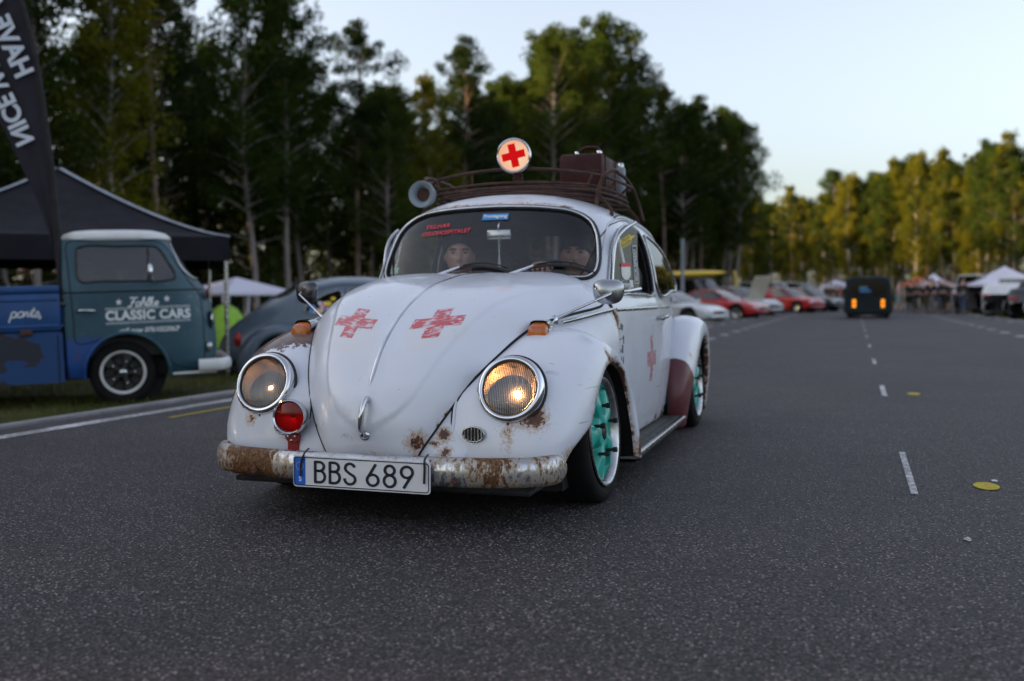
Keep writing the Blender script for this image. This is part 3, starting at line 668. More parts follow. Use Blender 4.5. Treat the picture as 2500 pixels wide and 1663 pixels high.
# fenders
def fender(tab, cx, cz, nth=90, nw=40):
    th = [r[0] for r in tab]; ctl = np.array([[list(p) for p in r[1]] for r in tab])       # (n,k,2) r,y
    t = np.linspace(th[0], th[-1], nth); C = smooth_interp(t, th, ctl.reshape(len(th), -1)).reshape(nth, ctl.shape[1], 2)
    out = []
    for a, c_ in zip(t, C):
        k = np.linspace(0, 1, len(c_)); L = np.r_[0, np.cumsum(np.linalg.norm(np.diff(c_, axis=0), axis=1))]
        q = smooth_interp(np.linspace(0, L[-1], nw), L, c_); ar = radians(a)
        out.append(np.stack([cx+q[:, 0]*cos(ar), q[:, 1], cz+q[:, 0]*sin(ar)], 1))
    return np.array(out), t
FT = [  # angle, (radius, y): inner, crown, crown2, shoulder, outer, lip, flange
 (-11, [(.565, .295), (.57, .40), (.565, .50), (.55, .60), (.515, .652), (.475, .660), (.465, .645)]),
 (-3,  [(.555, .29), (.565, .40), (.563, .50), (.545, .61), (.50, .665), (.435, .682), (.425, .667)]),
 (4,   [(.55, .288), (.56, .40), (.557, .50), (.535, .615), (.475, .682), (.355, .702), (.345, .687)]),
 (10,  [(.545, .288), (.555, .40), (.550, .50), (.522, .62), (.450, .692), (.292, .710), (.282, .695)]),
 (18,  [(.537, .290), (.546, .40), (.540, .50), (.508, .622), (.43, .698), (.277, .718), (.268, .703)]),
 (30,  [(.487, .330), (.512, .42), (.513, .51), (.478, .63), (.402, .707), (.274, .726), (.264, .710)]),
 (46,  [(.447, .392), (.470, .45), (.472, .53), (.438, .645), (.370, .718), (.273, .734), (.262, .717)]),
 (64,  [(.430, .448), (.438, .49), (.436, .55), (.400, .652), (.340, .724), (.273, .738), (.261, .722)]),
 (90,  [(.395, .530), (.402, .565), (.398, .60), (.366, .68), (.318, .733), (.274, .742), (.262, .725)]),
 (118, [(.362, .590), (.372, .62), (.370, .65), (.350, .70), (.320, .738), (.284, .745), (.272, .728)]),
 (142, [(.365, .630), (.376, .655), (.376, .68), (.366, .715), (.345, .743), (.306, .747), (.294, .73)]),
 (165, [(.390, .645), (.400, .67), (.400, .70), (.395, .73), (.378, .754), (.332, .752), (.32, .735)]),
 (184, [(.42, .652), (.427, .68), (.426, .71), (.421, .745), (.406, .766), (.358, .761), (.346, .745)]),
 (202, [(.465, .66), (.468, .69), (.467, .72), (.465, .752), (.455, .776), (.418, .770), (.406, .752)])]
FW = (0., .276)
PF, TF = fender(FT, *FW); UVF = np.stack(np.meshgrid(np.linspace(0, 1, 90), np.linspace(0, 1, 40), indexing='ij')[::-1], -1).reshape(-1, 2)
for sg, nm in ((1, 'paint_fl'), (-1, 'paint_fr')):
    mb = MB(); mb.grid(PF*A(1, sg, 1), flip=sg < 0); FEN = mb.build('front_fender', M[nm], CAR, 60, UVF)
    bd = PF[4:, 0]*A(1, sg, 1)+A(0, 0, .002); mb = MB(); mb.tube(crom(bd, 70), .0062, 8); mb.build('fender_beading', M['paint_body'], FEN, 60)
    bd2 = PF[4:, 0]*A(1, sg, 1)+A(-.002, -sg*.008, .004); mb = MB(); mb.tube(crom(bd2, 70), .0042, 6); mb.build('beading_gap', M['gap'], FEN, 60)
    # inner wheel well
    LPT = PF[:, -1]*A(1, sg, 1); cw = A(FW[0], 0, FW[1]); Wl = np.stack([LPT, LPT*A(1, 0, 1)+A(0, sg*.66, 0)+(LPT-cw)*A(1, 0, 1)*.10, (LPT*A(1, 0, 1)+(LPT-cw)*A(1, 0, 1)*.10)+A(0, sg*.40, 0)], 1)
    mb = MB(); mb.grid(Wl); mb.build('wheel_well', M['gap'], FEN, 60)
    mb = MB(); mb.prism([(.45*cos(a), .40*sin(a)) for a in np.radians(np.linspace(-20, 200, 30))], (0, sg*.42, .276), (1, 0, 0), (0, 0, 1), .01); mb.build('well_wall', M['gap'], FEN, 0)
RT_ = [(-20, [(.62, .67), (.622, .69), (.62, .71), (.61, .735), (.59, .750), (.53, .752), (.52, .737)]),
 (-8,  [(.615, .67), (.62, .69), (.618, .715), (.605, .745), (.575, .765), (.49, .766), (.48, .75)]),
 (10,  [(.585, .66), (.592, .69), (.588, .72), (.57, .757), (.53, .78), (.40, .778), (.39, .76)]),
 (30,  [(.53, .64), (.54, .68), (.537, .72), (.515, .762), (.465, .787), (.335, .785), (.325, .765)]),
 (55,  [(.455, .61), (.472, .66), (.472, .70), (.452, .76), (.405, .795), (.305, .792), (.295, .775)]),
 (80,  [(.405, .57), (.425, .64), (.425, .70), (.408, .76), (.372, .798), (.295, .795), (.285, .778)]),
 (110, [(.40, .54), (.42, .62), (.42, .69), (.405, .76), (.37, .798), (.295, .795), (.285, .778)]),
 (140, [(.43, .49), (.45, .58), (.45, .66), (.43, .745), (.385, .785), (.305, .785), (.295, .765)]),
 (175, [(.50, .44), (.51, .55), (.505, .63), (.48, .72), (.42, .77), (.33, .775), (.32, .755)]),
 (205, [(.58, .42), (.575, .52), (.565, .61), (.54, .70), (.49, .745), (.43, .745), (.42, .727)])]
PR, TR_ = fender(RT_, -2.41, .27)
for sg in (1, -1):
    mb = MB(); mb.grid(PR*A(1, sg, 1), flip=sg < 0); RF = mb.build('rear_fender', M['paint_rl'], CAR, 60, UVF)
    mb = MB(); mb.tube(crom(PR[:70, 0]*A(1, sg, 1), 60), .006, 8); mb.build('fender_beading', M['rubber'], RF, 60)
    LPT = PR[:, -1]*A(1, sg, 1); cw = A(-2.41, 0, .27); Wl = np.stack([LPT, LPT*A(1, 0, 1)+A(0, sg*.70, 0)+(LPT-cw)*A(1, 0, 1)*.08, LPT*A(1, 0, 1)+(LPT-cw)*A(1, 0, 1)*.08+A(0, sg*.43, 0)], 1); mb = MB(); mb.grid(Wl); mb.build('wheel_well', M['gap'], RF, 60)
    mb = MB(); mb.prism([(.46*cos(a), .40*sin(a)) for a in np.radians(np.linspace(-20, 200, 30))], (-2.41, sg*.45, .276), (1, 0, 0), (0, 0, 1), .01); mb.build('well_wall', M['gap'], RF, 0)
# running boards
for sg in (1, -1):
    mb = MB(); xs = np.linspace(-.42, -1.80, 24); yo = np.interp(xs, [-1.8, -.42], [.757, .762])
    rows = [np.stack([xs, np.full(24, sg*.60), np.full(24, .135)], 1), np.stack([xs, sg*(yo-.03), np.full(24, .138)], 1), np.stack([xs, sg*yo, np.full(24, .130)], 1), np.stack([xs, sg*(yo+.003), np.full(24, .105)], 1), np.stack([xs, sg*(yo-.02), np.full(24, .088)], 1), np.stack([xs, np.full(24, sg*.60), np.full(24, .088)], 1)]
    mb.grid(np.array(rows)); RB = mb.build('running_board', M['rubber'], CAR, 40)
    for k in range(9):
        mb = MB(); y = sg*(.625+k*.0135); mb.tube([(-.43, y, .1375), (-1.79, y, .1375)], .0035, 6); mb.build('rib', M['rubber'], RB, 60)
    mb = MB(); mb.tube(np.stack([xs, sg*(yo+.002), np.full(24, .126)], 1), .0125, 8, flat=(1, 1)); mb.build('trim_strip', M['chrome_old'], RB, 60)
# floor pan
mb = MB(); mb.box((-1.35, 0, .115), (3.3, 1.24, .05)); mb.box((.3, 0, .17), (.5, .55, .08)); mb.box((0, 0, .25), (.12, 1.1, .1)); mb.build('floor_pan', M['gap'], CAR, 0)
mb = MB(); mb.box((.33, 0, .128), (.50, 1.16, .02), bev=.008); mb.tube([(.02, -.55, .15), (.02, .55, .15)], .03, 8); mb.build('added_dark_plate', M['gap'], CAR, 30)  # dark plate and beam, added to blacken the space below the bumper

# bumper
def bumper(x0):
    cp = crom([(x0-.215, .676), (x0-.17, .668), (x0-.11, .632), (x0-.055, .548), (x0-.02, .41), (x0-.004, .22), (x0, 0), (x0-.004, -.22), (x0-.02, -.41), (x0-.055, -.548), (x0-.11, -.632), (x0-.17, -.668), (x0-.215, -.676)], 120)
    pr = [(-.028, .050), (-.012, .0515), (0, .046), (.010, .030), (.0125, 0), (.010, -.030), (0, -.046), (-.012, -.0515), (-.028, -.050)]
    T = np.gradient(cp, axis=0); T /= np.linalg.norm(T, axis=1)[:, None]; Nm = np.stack([-T[:, 1], T[:, 0]], 1)*-1
    Nm = np.where((Nm[:, :1]*0+np.sum(Nm*(cp-A(-.6, 0)), 1)[:, None]) < 0, -Nm, Nm); rows = []
    end = np.minimum(np.arange(120), 119-np.arange(120)); sc = np.sqrt(np.clip(1-(1-np.clip((end+.6)/3.6, 0, 1))**2, .05, 1))
    for a, b in pr: rows.append(np.c_[cp+Nm*a, .209+b*sc])
    return np.array(rows)
mb = MB(); mb.grid(bumper(.703)); BUMP = mb.build('front_bumper', M['bumper'], CAR, 60)
for sg in (1, -1):
    mb = MB(); mb.box((.61, sg*.33, .205), (.14, .05, .03), bev=.008); mb.build('bumper_bracket', M['black'], BUMP, 30)
    mb = MB(); mb.lathe([(.0, .008), (.011, .006), (.014, 0)], (.708, sg*.385-.03, .185), (1, 0, 0), 12); mb.build('bolt', M['rust'], BUMP, 50)
mb = MB(); mb.box((-3.28, 0, .24), (.05, 1.35, .09), bev=.02); mb.build('rear_bumper', M['bumper'], CAR, 60)

# headlights
M['reflector'] = chrome_mat('reflector', (.86, .76, .66), .36)
t = NT('fluted_headlight_glass'); P = t.tc(); py = t.sep(P)[1]
rib = t.math('SINE', t.math('MULTIPLY', py, 2*pi/.0066)); bn = t.bump(rib, .8, .002); rb01 = t.rng(rib, -1, 1)
tr = t.n('BsdfTransparent'); t.set(tr.inputs[0], t.mix(rb01, (.36, .35, .34), (.98, .97, .96))); gl = t.n('BsdfGlossy'); gl.inputs['Roughness'].default_value = .12; t.set(gl.inputs['Normal'], bn)  # rib shading put into the glass as darker tint stripes
mx = t.n('MixShader'); mx.inputs[0].default_value = .14; t.t.links.new(tr.outputs[0], mx.inputs[1]); t.t.links.new(gl.outputs[0], mx.inputs[2])
t.t.links.new(mx.outputs[0], t.out.inputs[0]); M['lens'] = t.done()
M['bulb'] = emit('warm_bulb', (1, .46, .15), 240)
M['amber'] = pbr('amber_plastic', (.46, .105, .006), .25, var=.25, vscale=30, coat=.4)
M['amberin'] = pbr('amber_reflector', (.75, .28, .04), .35)
M['redglass'] = solid_glass('red_glass', (.85, .01, .015), .08, 1.4)
def lens_mesh(o, ax, up, r, dome, ribs=38, th=.004, n=100, thin_rib=.0011):
    """front fluted, back smooth"""
    ax = nrm(ax); up = nrm(up); rt = np.cross(up, ax); mb = MB(); rr = np.linspace(.004, 1, 40)*r; an = np.linspace(0, 2*pi, n, endpoint=False)
    for side in (0, 1):
        P = np.zeros((len(rr), n, 3))
        for i, q in enumerate(rr):
            x = q*np.cos(an); y = q*np.sin(an); d = dome*(1-(q/r)**2)
            h = d-(th if side else 0)
            if side == 0:
                rb = thin_rib*np.abs(np.sin(x/r*ribs*pi/2))*((q/r) < .95); h = h+rb
            P[i] = np.asarray(o)+x[:, None]*rt+y[:, None]*up+np.asarray(h*np.ones(n))[:, None]*ax
        mb.grid(P, cv=True, flip=bool(side))
    return mb
def headlight(sg):
    cen = A(.503, sg*.49, .479); ax = nrm(A(cos(radians(19)), sg*.02, sin(radians(19)))); up = nrm(A(-sin(radians(19)), 0, cos(radians(19))))
    mb = MB(); prof = [(.098, .018), (.100, .024), (.106, .026), (.113, .024), (.119, .014), (.122, .0), (.1225, -.012), (.118, -.03), (.112, -.06)]
    mb.lathe(prof, cen, ax, 64); H = mb.build('headlight', M['chrome'], CAR, 60)
    mb = MB(); mb.tube(crom([cen+ax*-.012+.1235*(cos(a)*np.cross(up, ax)+sin(a)*up) for a in np.linspace(0, 2*pi, 40, endpoint=False)], 60, True), .0055, 8, True); mb.build('gasket', M['rubber'], H, 60)
    mb = MB(); mb.tube(crom([cen+ax*.019+.0985*(cos(a)*np.cross(up, ax)+sin(a)*up) for a in np.linspace(0, 2*pi, 40, endpoint=False)], 60, True), .0035, 8, True); mb.build('lens_gasket', M['rubber'], H, 60)
    q = np.linspace(.02, .096, 16); mb = MB(); mb.lathe([(a, -.055+.065*(a/.096)**2) for a in q], cen, ax, 48); mb.build('reflector', M['reflector'], H, 60)
    lens_mesh(cen+ax*.012, ax, up, .0975, .018).build('lens', M['lens'], H, 60)
    mb = MB(); mb.ball(cen-ax*.008+np.cross(up, ax)*.024-up*.016, (.008, .008, .008)); mb.build('bulb', M['bulb'], H, 60)
    mb = MB(); mb.lathe([(.0, .012), (.02, .012), (.024, .004), (.026, -.012)], cen-ax*.036, ax, 24); mb.build('bulb_shield', M['chrome'], H, 60)
    mb = MB(); mb.lathe([(0, .007), (.006, .006), (.009, 0), (.010, -.02)], cen-up*.123-ax*.004, ax, 12); mb.build('screw', M['rust'], H, 60)
    return H
for sg in (1, -1): headlight(sg)
# front turn signals
for sg in (1, -1):
    b = A(.185, sg*.502, .672); mb = MB()
    Q = []
    for x, hh, ww in ((-.165, .004, .010), (-.13, .018, .022), (-.08, .034, .031), (-.03, .045, .036), (.012, .047, .037)):
        a = np.linspace(0, pi, 15); Q.append(np.stack([np.full(15, b[0]+x), b[1]+ww*np.sign(np.cos(a))*np.abs(np.cos(a))**.5*(1.05), b[2]-.012+x*-.12+(hh+.008)*np.sin(a)**.4], 1))
    mb.grid(np.array(Q)); TS = mb.build('turn_signal', M['chrome'], CAR, 60)
    Q = []
    for x, k in ((.006, 1.), (.024, .99), (.040, .955), (.046, .90), (.0475, .5), (.048, .02)):
        a = np.linspace(0, pi, 15); Q.append(np.stack([np.full(15, b[0]+x), b[1]+.038*np.sign(np.cos(a))*np.abs(np.cos(a))**.5*k, b[2]-.014-x*.30+(.050*np.sin(a)**.4)*(.25+.75*k if k < .9 else k)], 1))
    mb = MB(); mb.grid(np.array(Q)); mb.build('amber_lens', M['amber'], TS, 60)
    mb = MB(); mb.box((b[0]+.008, b[1], b[2]+.008), (.012, .060, .036)); mb.build('reflector', M['amberin'], TS, 0)
    mb = MB(); mb.box((b[0]-.03, b[1], b[2]-.018), (.15, .078, .012), bev=.005); mb.build('gasket', M['rubber'], TS, 30)
# red auxiliary lamp on its bracket
c = A(.60, -.330, .368); ax = nrm(A(.99, .10, .05)); mb = MB(); mb.lathe([(.056, .010), (.060, .014), (.0655, .006), (.066, -.006), (.060, -.03), (.045, -.055), (.02, -.07), (0, -.072)], c, ax, 48); RL = mb.build('red_lamp', M['chrome'], CAR, 60)
lens_mesh(c+ax*.004, ax, A(0, 0, 1), .0565, .008, 24, .003, 80, .0006).build('lens', M['redglass'], RL, 60)
mb = MB(); q = np.linspace(.006, .055, 10); mb.lathe([(a, -.03+.033*(a/.055)**2) for a in q], c, ax, 32); mb.build('reflector', M['reflector'], RL, 60)
mb = MB(); mb.prism([(-.03, 0), (.03, 0), (.026, -.022), (.012, -.035), (-.012, -.035), (-.026, -.022)], c+A(-.02, 0, -.062), (0, 1, 0), (0, 0, 1), .008); mb.box(c+A(-.03, 0, -.105), (.02, .045, .07)); mb.build('lamp_bracket', pbr('red_bracket', (.28, .012, .015), .5), RL, 0)
for dy, dz in ((-.015, -.012), (.014, -.011), (0, -.026)):
    mb = MB(); mb.lathe([(0, .012), (.005, .011), (.006, .007)], c+A(-.018, dy, -.062+dz), (1, 0, 0), 10); mb.build('screw', M['chrome_old'], RL, 50)
# horn grilles
for sg in (1, -1):
    g = A(.567, sg*.372, .325); nx = nrm(A(.99, -sg*.05, .06)); ey = A(0, 0, 1); ex = nrm(np.cross(ey, nx)); a = np.linspace(0, 2*pi, 40, endpoint=False)
    loop = g+.040*np.cos(a)[:, None]*ex+.026*np.sin(a)[:, None]*ey
    mb = MB(); mb.tube(loop, .0032, 8, True); GR = mb.build('horn_grille', M['chrome_old'], CAR, 60)
    mb = MB(); mb.prism([(.040*cos(t), .026*sin(t)) for t in a], g-nx*.002, ex, ey, .003); mb.build('backing', M['gap'], GR, 0)
    for k in range(-2, 4):
        u = (k-.5)*.0125; hh = .026*sqrt(max(0, 1-(u/.040)**2)); mb = MB(); mb.box(g+ex*u+nx*.001, (.005, .0042, 2*hh), np.stack([nx, ex, ey], 1)); mb.build('slat', M['chrome_old'], GR, 0)
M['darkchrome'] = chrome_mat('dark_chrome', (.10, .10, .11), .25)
# door mirrors on arms
for sg in (1, -1):
    mc = A(-.165, sg*.690, .822) if sg > 0 else A(-.15, -.672, .828)
    Rm = np.stack([nrm(A(.92, sg*.38, 0)), nrm(A(-.38*sg, .92, 0)), A(0, 0, 1)], 1)
    mb = MB(); t = np.linspace(.0, pi/2, 12); P = []
    for q in t:
        rr = np.sin(q)**.8; an = np.linspace(0, 2*pi, 32, endpoint=False); sx = np.sign(np.cos(an))*np.abs(np.cos(an))**.72; sy = np.sign(np.sin(an))*np.abs(np.sin(an))**.72
        P.append((np.stack([np.full(32, .042*np.cos(q)), .064*rr*sx*(1+.10*sy), .051*rr*sy], 1) @ Rm.T)+mc)
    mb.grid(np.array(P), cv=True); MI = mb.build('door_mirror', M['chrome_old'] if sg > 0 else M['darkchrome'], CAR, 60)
    mb = MB(); mb.prism([(q[1], q[2]) for q in [(0, .061*np.sign(cos(a))*abs(cos(a))**.72*(1+.10*np.sign(sin(a))*abs(sin(a))**.72), .049*np.sign(sin(a))*abs(sin(a))**.72) for a in np.linspace(0, 2*pi, 32, endpoint=False)]], mc-Rm[:, 0]*.003, Rm[:, 1], Rm[:, 2], .002); mb.build('mirror_glass', M['chrome'], MI, 0)
    base = A(.005, sg*.508, .712); j = mc+Rm[:, 0]*.05+A(0, 0, -.004); mb = MB(); mb.tube([base, base+(j-base)*.3, j-A(0, 0, .004), mc+Rm[:, 0]*.036], [.008, .0055, .005, .006], 10); mb.lathe([(0, .02), (.012, .014), (.018, .0), (.02, -.012)], base, (.1, sg*.3, .9), 16); mb.build('mirror_arm', M['chrome'], MI, 60)
# wipers
for y0, y1, ln in ((-.225, -.02, 1), (.135, .345, 1)):
    p0 = ws_pt(y0, .893, .022)[()]; mb = MB(); p1 = ws_pt(y0+.115, .938, .022)
    mb.tube([p0, p0+(p1-p0)*.25, p1], [.014, .0115, .006], 10, flat=(1, .8)); mb.lathe([(0, .028), (.011, .026), (.014, .01), (.015, -.02)], p0-A(.004, 0, .012), (.8, 0, .6), 16); WI = mb.build('wiper', M['wiperwhite'] if 'wiperwhite' in M else M['paint_body'], CAR, 50)
    mb = MB(); bl = [ws_pt(y0+.085+.31*k, .930+.020*sin(k*pi)-.028*k*k, .012) for k in np.linspace(0, 1, 14)]; mb.tube(np.array(bl).reshape(-1, 3), .0055, 6, flat=(1, 1.6))
    b2 = [ws_pt(y0+.13+.22*k, .944+.018*sin(k*pi)-.014*k, .020) for k in np.linspace(0, 1, 10)]; mb.tube(np.array(b2).reshape(-1, 3), .004, 6); mb.build('wiper_blade', M['rubber'], WI, 60)
mb = MB(); mb.ball((-.545, -.03, .908), (.016, .03, .007), 8, 16); mb.build('washer_nozzle', M['chrome'], CAR, 60)

# wheels
def tyre_prof(R, rim, wd):
    h = wd/2; return [(rim-.004, -h*.80), (rim+.012, -h*.95), (rim+(R-rim)*.5, -h*1.06), (R-.016, -h*.96), (R-.003, -h*.80), (R, -h*.5), (R, 0), (R, h*.5), (R-.003, h*.80), (R-.016, h*.96), (rim+(R-rim)*.5, h*1.06), (rim+.012, h*.95), (rim-.004, h*.80)]
def wheel(cx, cy, cz, sg, camber, R=.276, rim=.205, wd=.165, name='wheel', toe=0.):
    wz = A(0, sg*cos(camber), -sin(camber)*-1*0) ; ax = nrm(A(toe, sg*cos(camber), sin(camber))); up = nrm(A(0, -sg*sin(camber), cos(camber))); fw = nrm(np.cross(ax, up)); up = np.cross(fw, ax); up = up if up[2] > 0 else -up
    o = A(cx, cy, cz)
    mb = MB(); mb.lathe(tyre_prof(R, rim, wd), o-ax*wd/2, ax, 72); TY = mb.build(name, M['tyre'], CAR, 50)
    mb = MB(); mb.lathe([(rim+.008, .000), (rim+.007, .006), (rim+.001, .007), (rim-.006, .002), (rim-.013, -.012), (rim-.018, -.04), (rim-.020, -.14)], o, ax, 72); mb.build('rim', M['rimlip'], TY, 60)
    # spoked centre: five broad spokes as a shaped disc with five wells
    na, nr = 150, 34; an = np.linspace(0, 2*pi, na, endpoint=False); rr = np.linspace(.034, rim-.017, nr); P = np.zeros((nr, na, 3))
    for i, q in enumerate(rr):
        f = (q-.034)/(rim-.051); sp = np.cos(5*an)                               # spokes where sp ~ 1
        well = np.clip((.15-sp)/.5, 0, 1)*np.clip((f-.18)/.16, 0, 1)*np.clip((1.05-f)/.14, 0, 1); well = well*well*(3-2*well)
        hub = np.exp(-(q/.06)**2)*.012
        dep = -.004-.010*f*f+hub*.5-.034*well+.012*np.clip(sp, 0, 1)*np.clip(1-abs(f-.5)*2, 0, 1)
        P[i] = o+dep[:, None]*ax+q*(np.cos(an)[:, None]*fw+np.sin(an)[:, None]*up)
    mb = MB(); mb.grid(P, cv=True); mb.build('spoke_centre', M['teal'], TY, 60)
    mb = MB(); mb.lathe([(0, .004), (.026, .003), (.033, -.002), (.036, -.03)], o, ax, 24); mb.build('hub', M['black'], TY, 50)
    for k in range(5):
        a = 2*pi*k/5+.32; c = o-ax*.012+.100*(cos(a)*fw+sin(a)*up); mb = MB(); mb.tube([c, c+ax*.026, c+ax*.027, c+ax*.044], [.0065, .0065, .0105, .0105], 8); mb.build('wheel_bolt', M['black'], TY, 40)
    mb = MB(); mb.lathe([(.03, -.08), (.13, -.075), (.14, -.09)], o, ax, 32); mb.build('brake_disc', M['rust'], TY, 50)
    return TY
for sg in (1, -1):
    wheel(0, sg*.708, .276, sg, radians(4), toe=.035)
    wheel(-2.41, sg*.752, .276, sg, radians(3), wd=.18)
# licence plate
M['platewhite'] = pbr('plate_white', (.72, .72, .74), .45, var=.05); M['plateblue'] = pbr('plate_blue', (.01, .12, .55), .45, var=.05); M['ink'] = pbr('plate_ink', (.012, .012, .02), .45, var=.1); M['yellow'] = pbr('yellow_print', (.75, .55, .03), .5, var=.1)
pc = A(.738, .0225, .197); pex = nrm(A(-.035, 1, -.012)); pey = nrm(A(.02, .018, 1)); pn = np.cross(pex, pey)
def rrect(w_, h_, r, n=6):
    return np.vstack([[(sx*(w_/2-r)+r*cos(radians(a0+a)), sy*(h_/2-r)+r*sin(radians(a0+a))) for a in np.linspace(0, 90, n)] for sx, sy, a0 in ((1, 1, 0), (-1, 1, 90), (-1, -1, 180), (1, -1, 270))])
mb = MB(); mb.prism(rrect(.510, .110, .012), pc-pn*.003, pex, pey, .003); PL = mb.build('licence_plate', M['platewhite'], CAR, 0)
def on_plane(V, o, ex, ey, off=0.): return np.asarray(o)+V[:, :1]*ex+V[:, 1:2]*ey+np.cross(ex, ey)*off
lp = rrect(.498, .098, .010, 8); lp = np.vstack([lp, lp[:1]]); V, F = stroke([lp], .0035); mkobj('plate_border', on_plane(V, pc, pex, pey, .0012), F, M['ink'], PL, 0)
mb = MB(); mb.prism([(p[0], p[1]) for p in rrect(.045, .100, .008)], pc-pex*.2305+pn*.0004, pex, pey, .0006); mb.build('blue_band', M['plateblue'], PL, 0)
# plate characters drawn as pen strokes (cap height .08)
def G_B(): return [[(0, 0), (0, .08)], np.vstack([[(0, .0765), (.012, .0765)], arc(.014, .0605, .0155, .016, 90, -90), [(0, .0445)]]), np.vstack([[(0, .0445), (.012, .0445)], arc(.015, .024, .0175, .0205, 90, -90), [(0, .0035)]])]
def G_S(): return [np.vstack([arc(.018, .0605, .0155, .016, 12, 225, 16), [(.018, .0405)], arc(.018, .0205, .0175, .0175, 45, -190, 18)])]
def G_6(): return [np.vstack([arc(.0195, .0225, .0185, .0195, 0, 360, 30)]), [(.030, .080), (.006, .036)]]
def G_8(): return [arc(.019, .0605, .0155, .0165, 0, 360, 26), arc(.019, .023, .0185, .0205, 0, 360, 28)]
def G_9(): return [arc(.0195, .0575, .0185, .0195, 0, 360, 30), [(.009, 0), (.033, .044)]]
x = -.170; gl = MB()
for ch, adv in (('B', .056), ('B', .055), ('S', .083), ('6', .063), ('8', .062), ('9', .06)):
    V, F = stroke([np.asarray(p_, float) for p_ in {'B': G_B, 'S': G_S, '6': G_6, '8': G_8, '9': G_9}[ch]()], .0098); V = V*A(1.12, .97, 1)+A(x, -.039, 0)
    mkobj('plate_character', on_plane(V, pc, pex, pey, .0014), F, M['ink'], PL, 0); x += adv
V, F = text_data('S', .024, offset=.0006); mkobj('plate_character', on_plane(V+A(-.228, -.028, 0), pc, pex, pey, .0016), F, M['platewhite'], PL, 0)
for k in range(12):
    a = 2*pi*k/12; mb = MB(); mb.prism([(.0017*cos(b), .0017*sin(b)) for b in np.linspace(0, 2*pi, 6)[:-1]], pc+pex*(-.2295+.0135*cos(a))+pey*(.018+.0135*sin(a))+pn*.001, pex, pey, .0006); mb.build('star_dot', M['yellow'], PL, 0)
for u, tilt in ((-.222, .012), (.236, .0)):
    mb = MB(); mb.tube(crom([pc+pex*(u+tilt)+pey*.075-pn*.03, pc+pex*(u+tilt)+pey*.064+pn*.003, pc+pex*u+pey*.03+pn*.005, pc+pex*(u-.002)-pey*.018+pn*.005], 16), .0042, 6, flat=(1, .6)); mb.build('cable_tie', M['black'], PL, 60)
# ------------------------------------------------------------------ ground, road, markings
def road_c(x): return 1.865-.0175*np.asarray(x, float)
def gz(x, y):
    """height of the ground beside the road"""
    t = np.asarray(y, float)-road_c(x)
    return np.interp(t, [-400, -45, -22, -16, -11.5, -8, -6.3, -5.32, -4.5, 4.5, 5.2, 7, 60, 400], [-1.6, -1.3, -1.0, -.45, -.12, -.2, -.155, -.02, -.12, -.12, -.02, -.05, -.2, -.5])
t = NT('grass_ground'); P = t.tc()
gc = t.ramp(t.noise(.35, 6, .65), [(.3, (.015, .018, .006)), (.5, (.032, .036, .011)), (.7, (.06, .058, .02))]); gc = t.mix(t.rng(t.noise(9, 5, .7), .45, .75), gc, (.10, .09, .045))
t.bsdf(gc, .95, 0, t.bump(t.noise(14, 6, .75), .9, .05)); M['grassground'] = t.done()
xs = np.r_[np.linspace(-700, -120, 30), np.linspace(-115, 30, 120), np.linspace(35, 300, 14)]; tts = np.r_[np.linspace(-400, -60, 18), np.linspace(-55, -9, 60), np.linspace(-8.6, -4.5, 24), np.linspace(-4, 4, 4), np.linspace(4.5, 9, 10), np.linspace(12, 400, 26)]
X, T_ = np.meshgrid(xs, tts, indexing='ij'); Y = road_c(X)+T_; Z = gz(X, Y)
j = (np.abs(T_+9) > 3.5)*.0; mb = MB(); mb.grid(np.stack([X, Y, Z], -1), flip=False); G_ = mb.build('ground', M['grassground'], None, 180); tag(G_, kind='structure')

# asphalt: bound stone chippings, worn lighter wheel tracks
t = NT('asphalt'); P = t.tc(); p = t.sep(P)
lat = t.math('SUBTRACT', p[1], t.math('SUBTRACT', 1.865, t.math('MULTIPLY', p[0], .0175)))
v1 = t.voro(112, out='Color'); v1d = t.voro(112); v2d = t.voro(95, vec=t.vm('ADD', P, (3.1, 1.7, .0))); v2c = t.n('TexVoronoi')
s1 = t.sep(v1)[0]
stone = t.ramp(s1, [(0., .026), (.28, .045), (.52, .078), (.74, .13), (.90, .225), (1., .38)])
stone = t.mix(t.rng(t.sep(v1)[1], .55, 1., 0, .55), stone, t.mix(1., stone, (1.35, .98, .78), 'MULTIPLY'))
stone = t.mix(t.rng(v1d, .22, .58), stone, (.010, .0095, .010))
big = t.rng(t.noise(.42, 6, .65), .3, .7, .72, 1.28); big2 = t.rng(t.noise(2.6, 5, .65), .3, .7, .86, 1.14)
fac = t.math('MULTIPLY', big, big2)
track = t.math('MULTIPLY', t.rng(t.math('ABSOLUTE', t.math('SUBTRACT', t.math('ABSOLUTE', t.math('ADD', lat, t.math('MULTIPLY', t.math('SUBTRACT', t.noise(.15, 2), .5), .8))), 1.9)), .0, .55, .9, 1.), 1.)
fac = t.math('MULTIPLY', fac, track)
col = t.mix(1., stone, (1.12, .95, 1.02), 'MULTIPLY'); cc = t.n('CombineXYZ'); [t.set(cc.inputs[i], fac) for i in range(3)]
col = t.mix(1., col, cc.outputs[0], 'MULTIPLY')
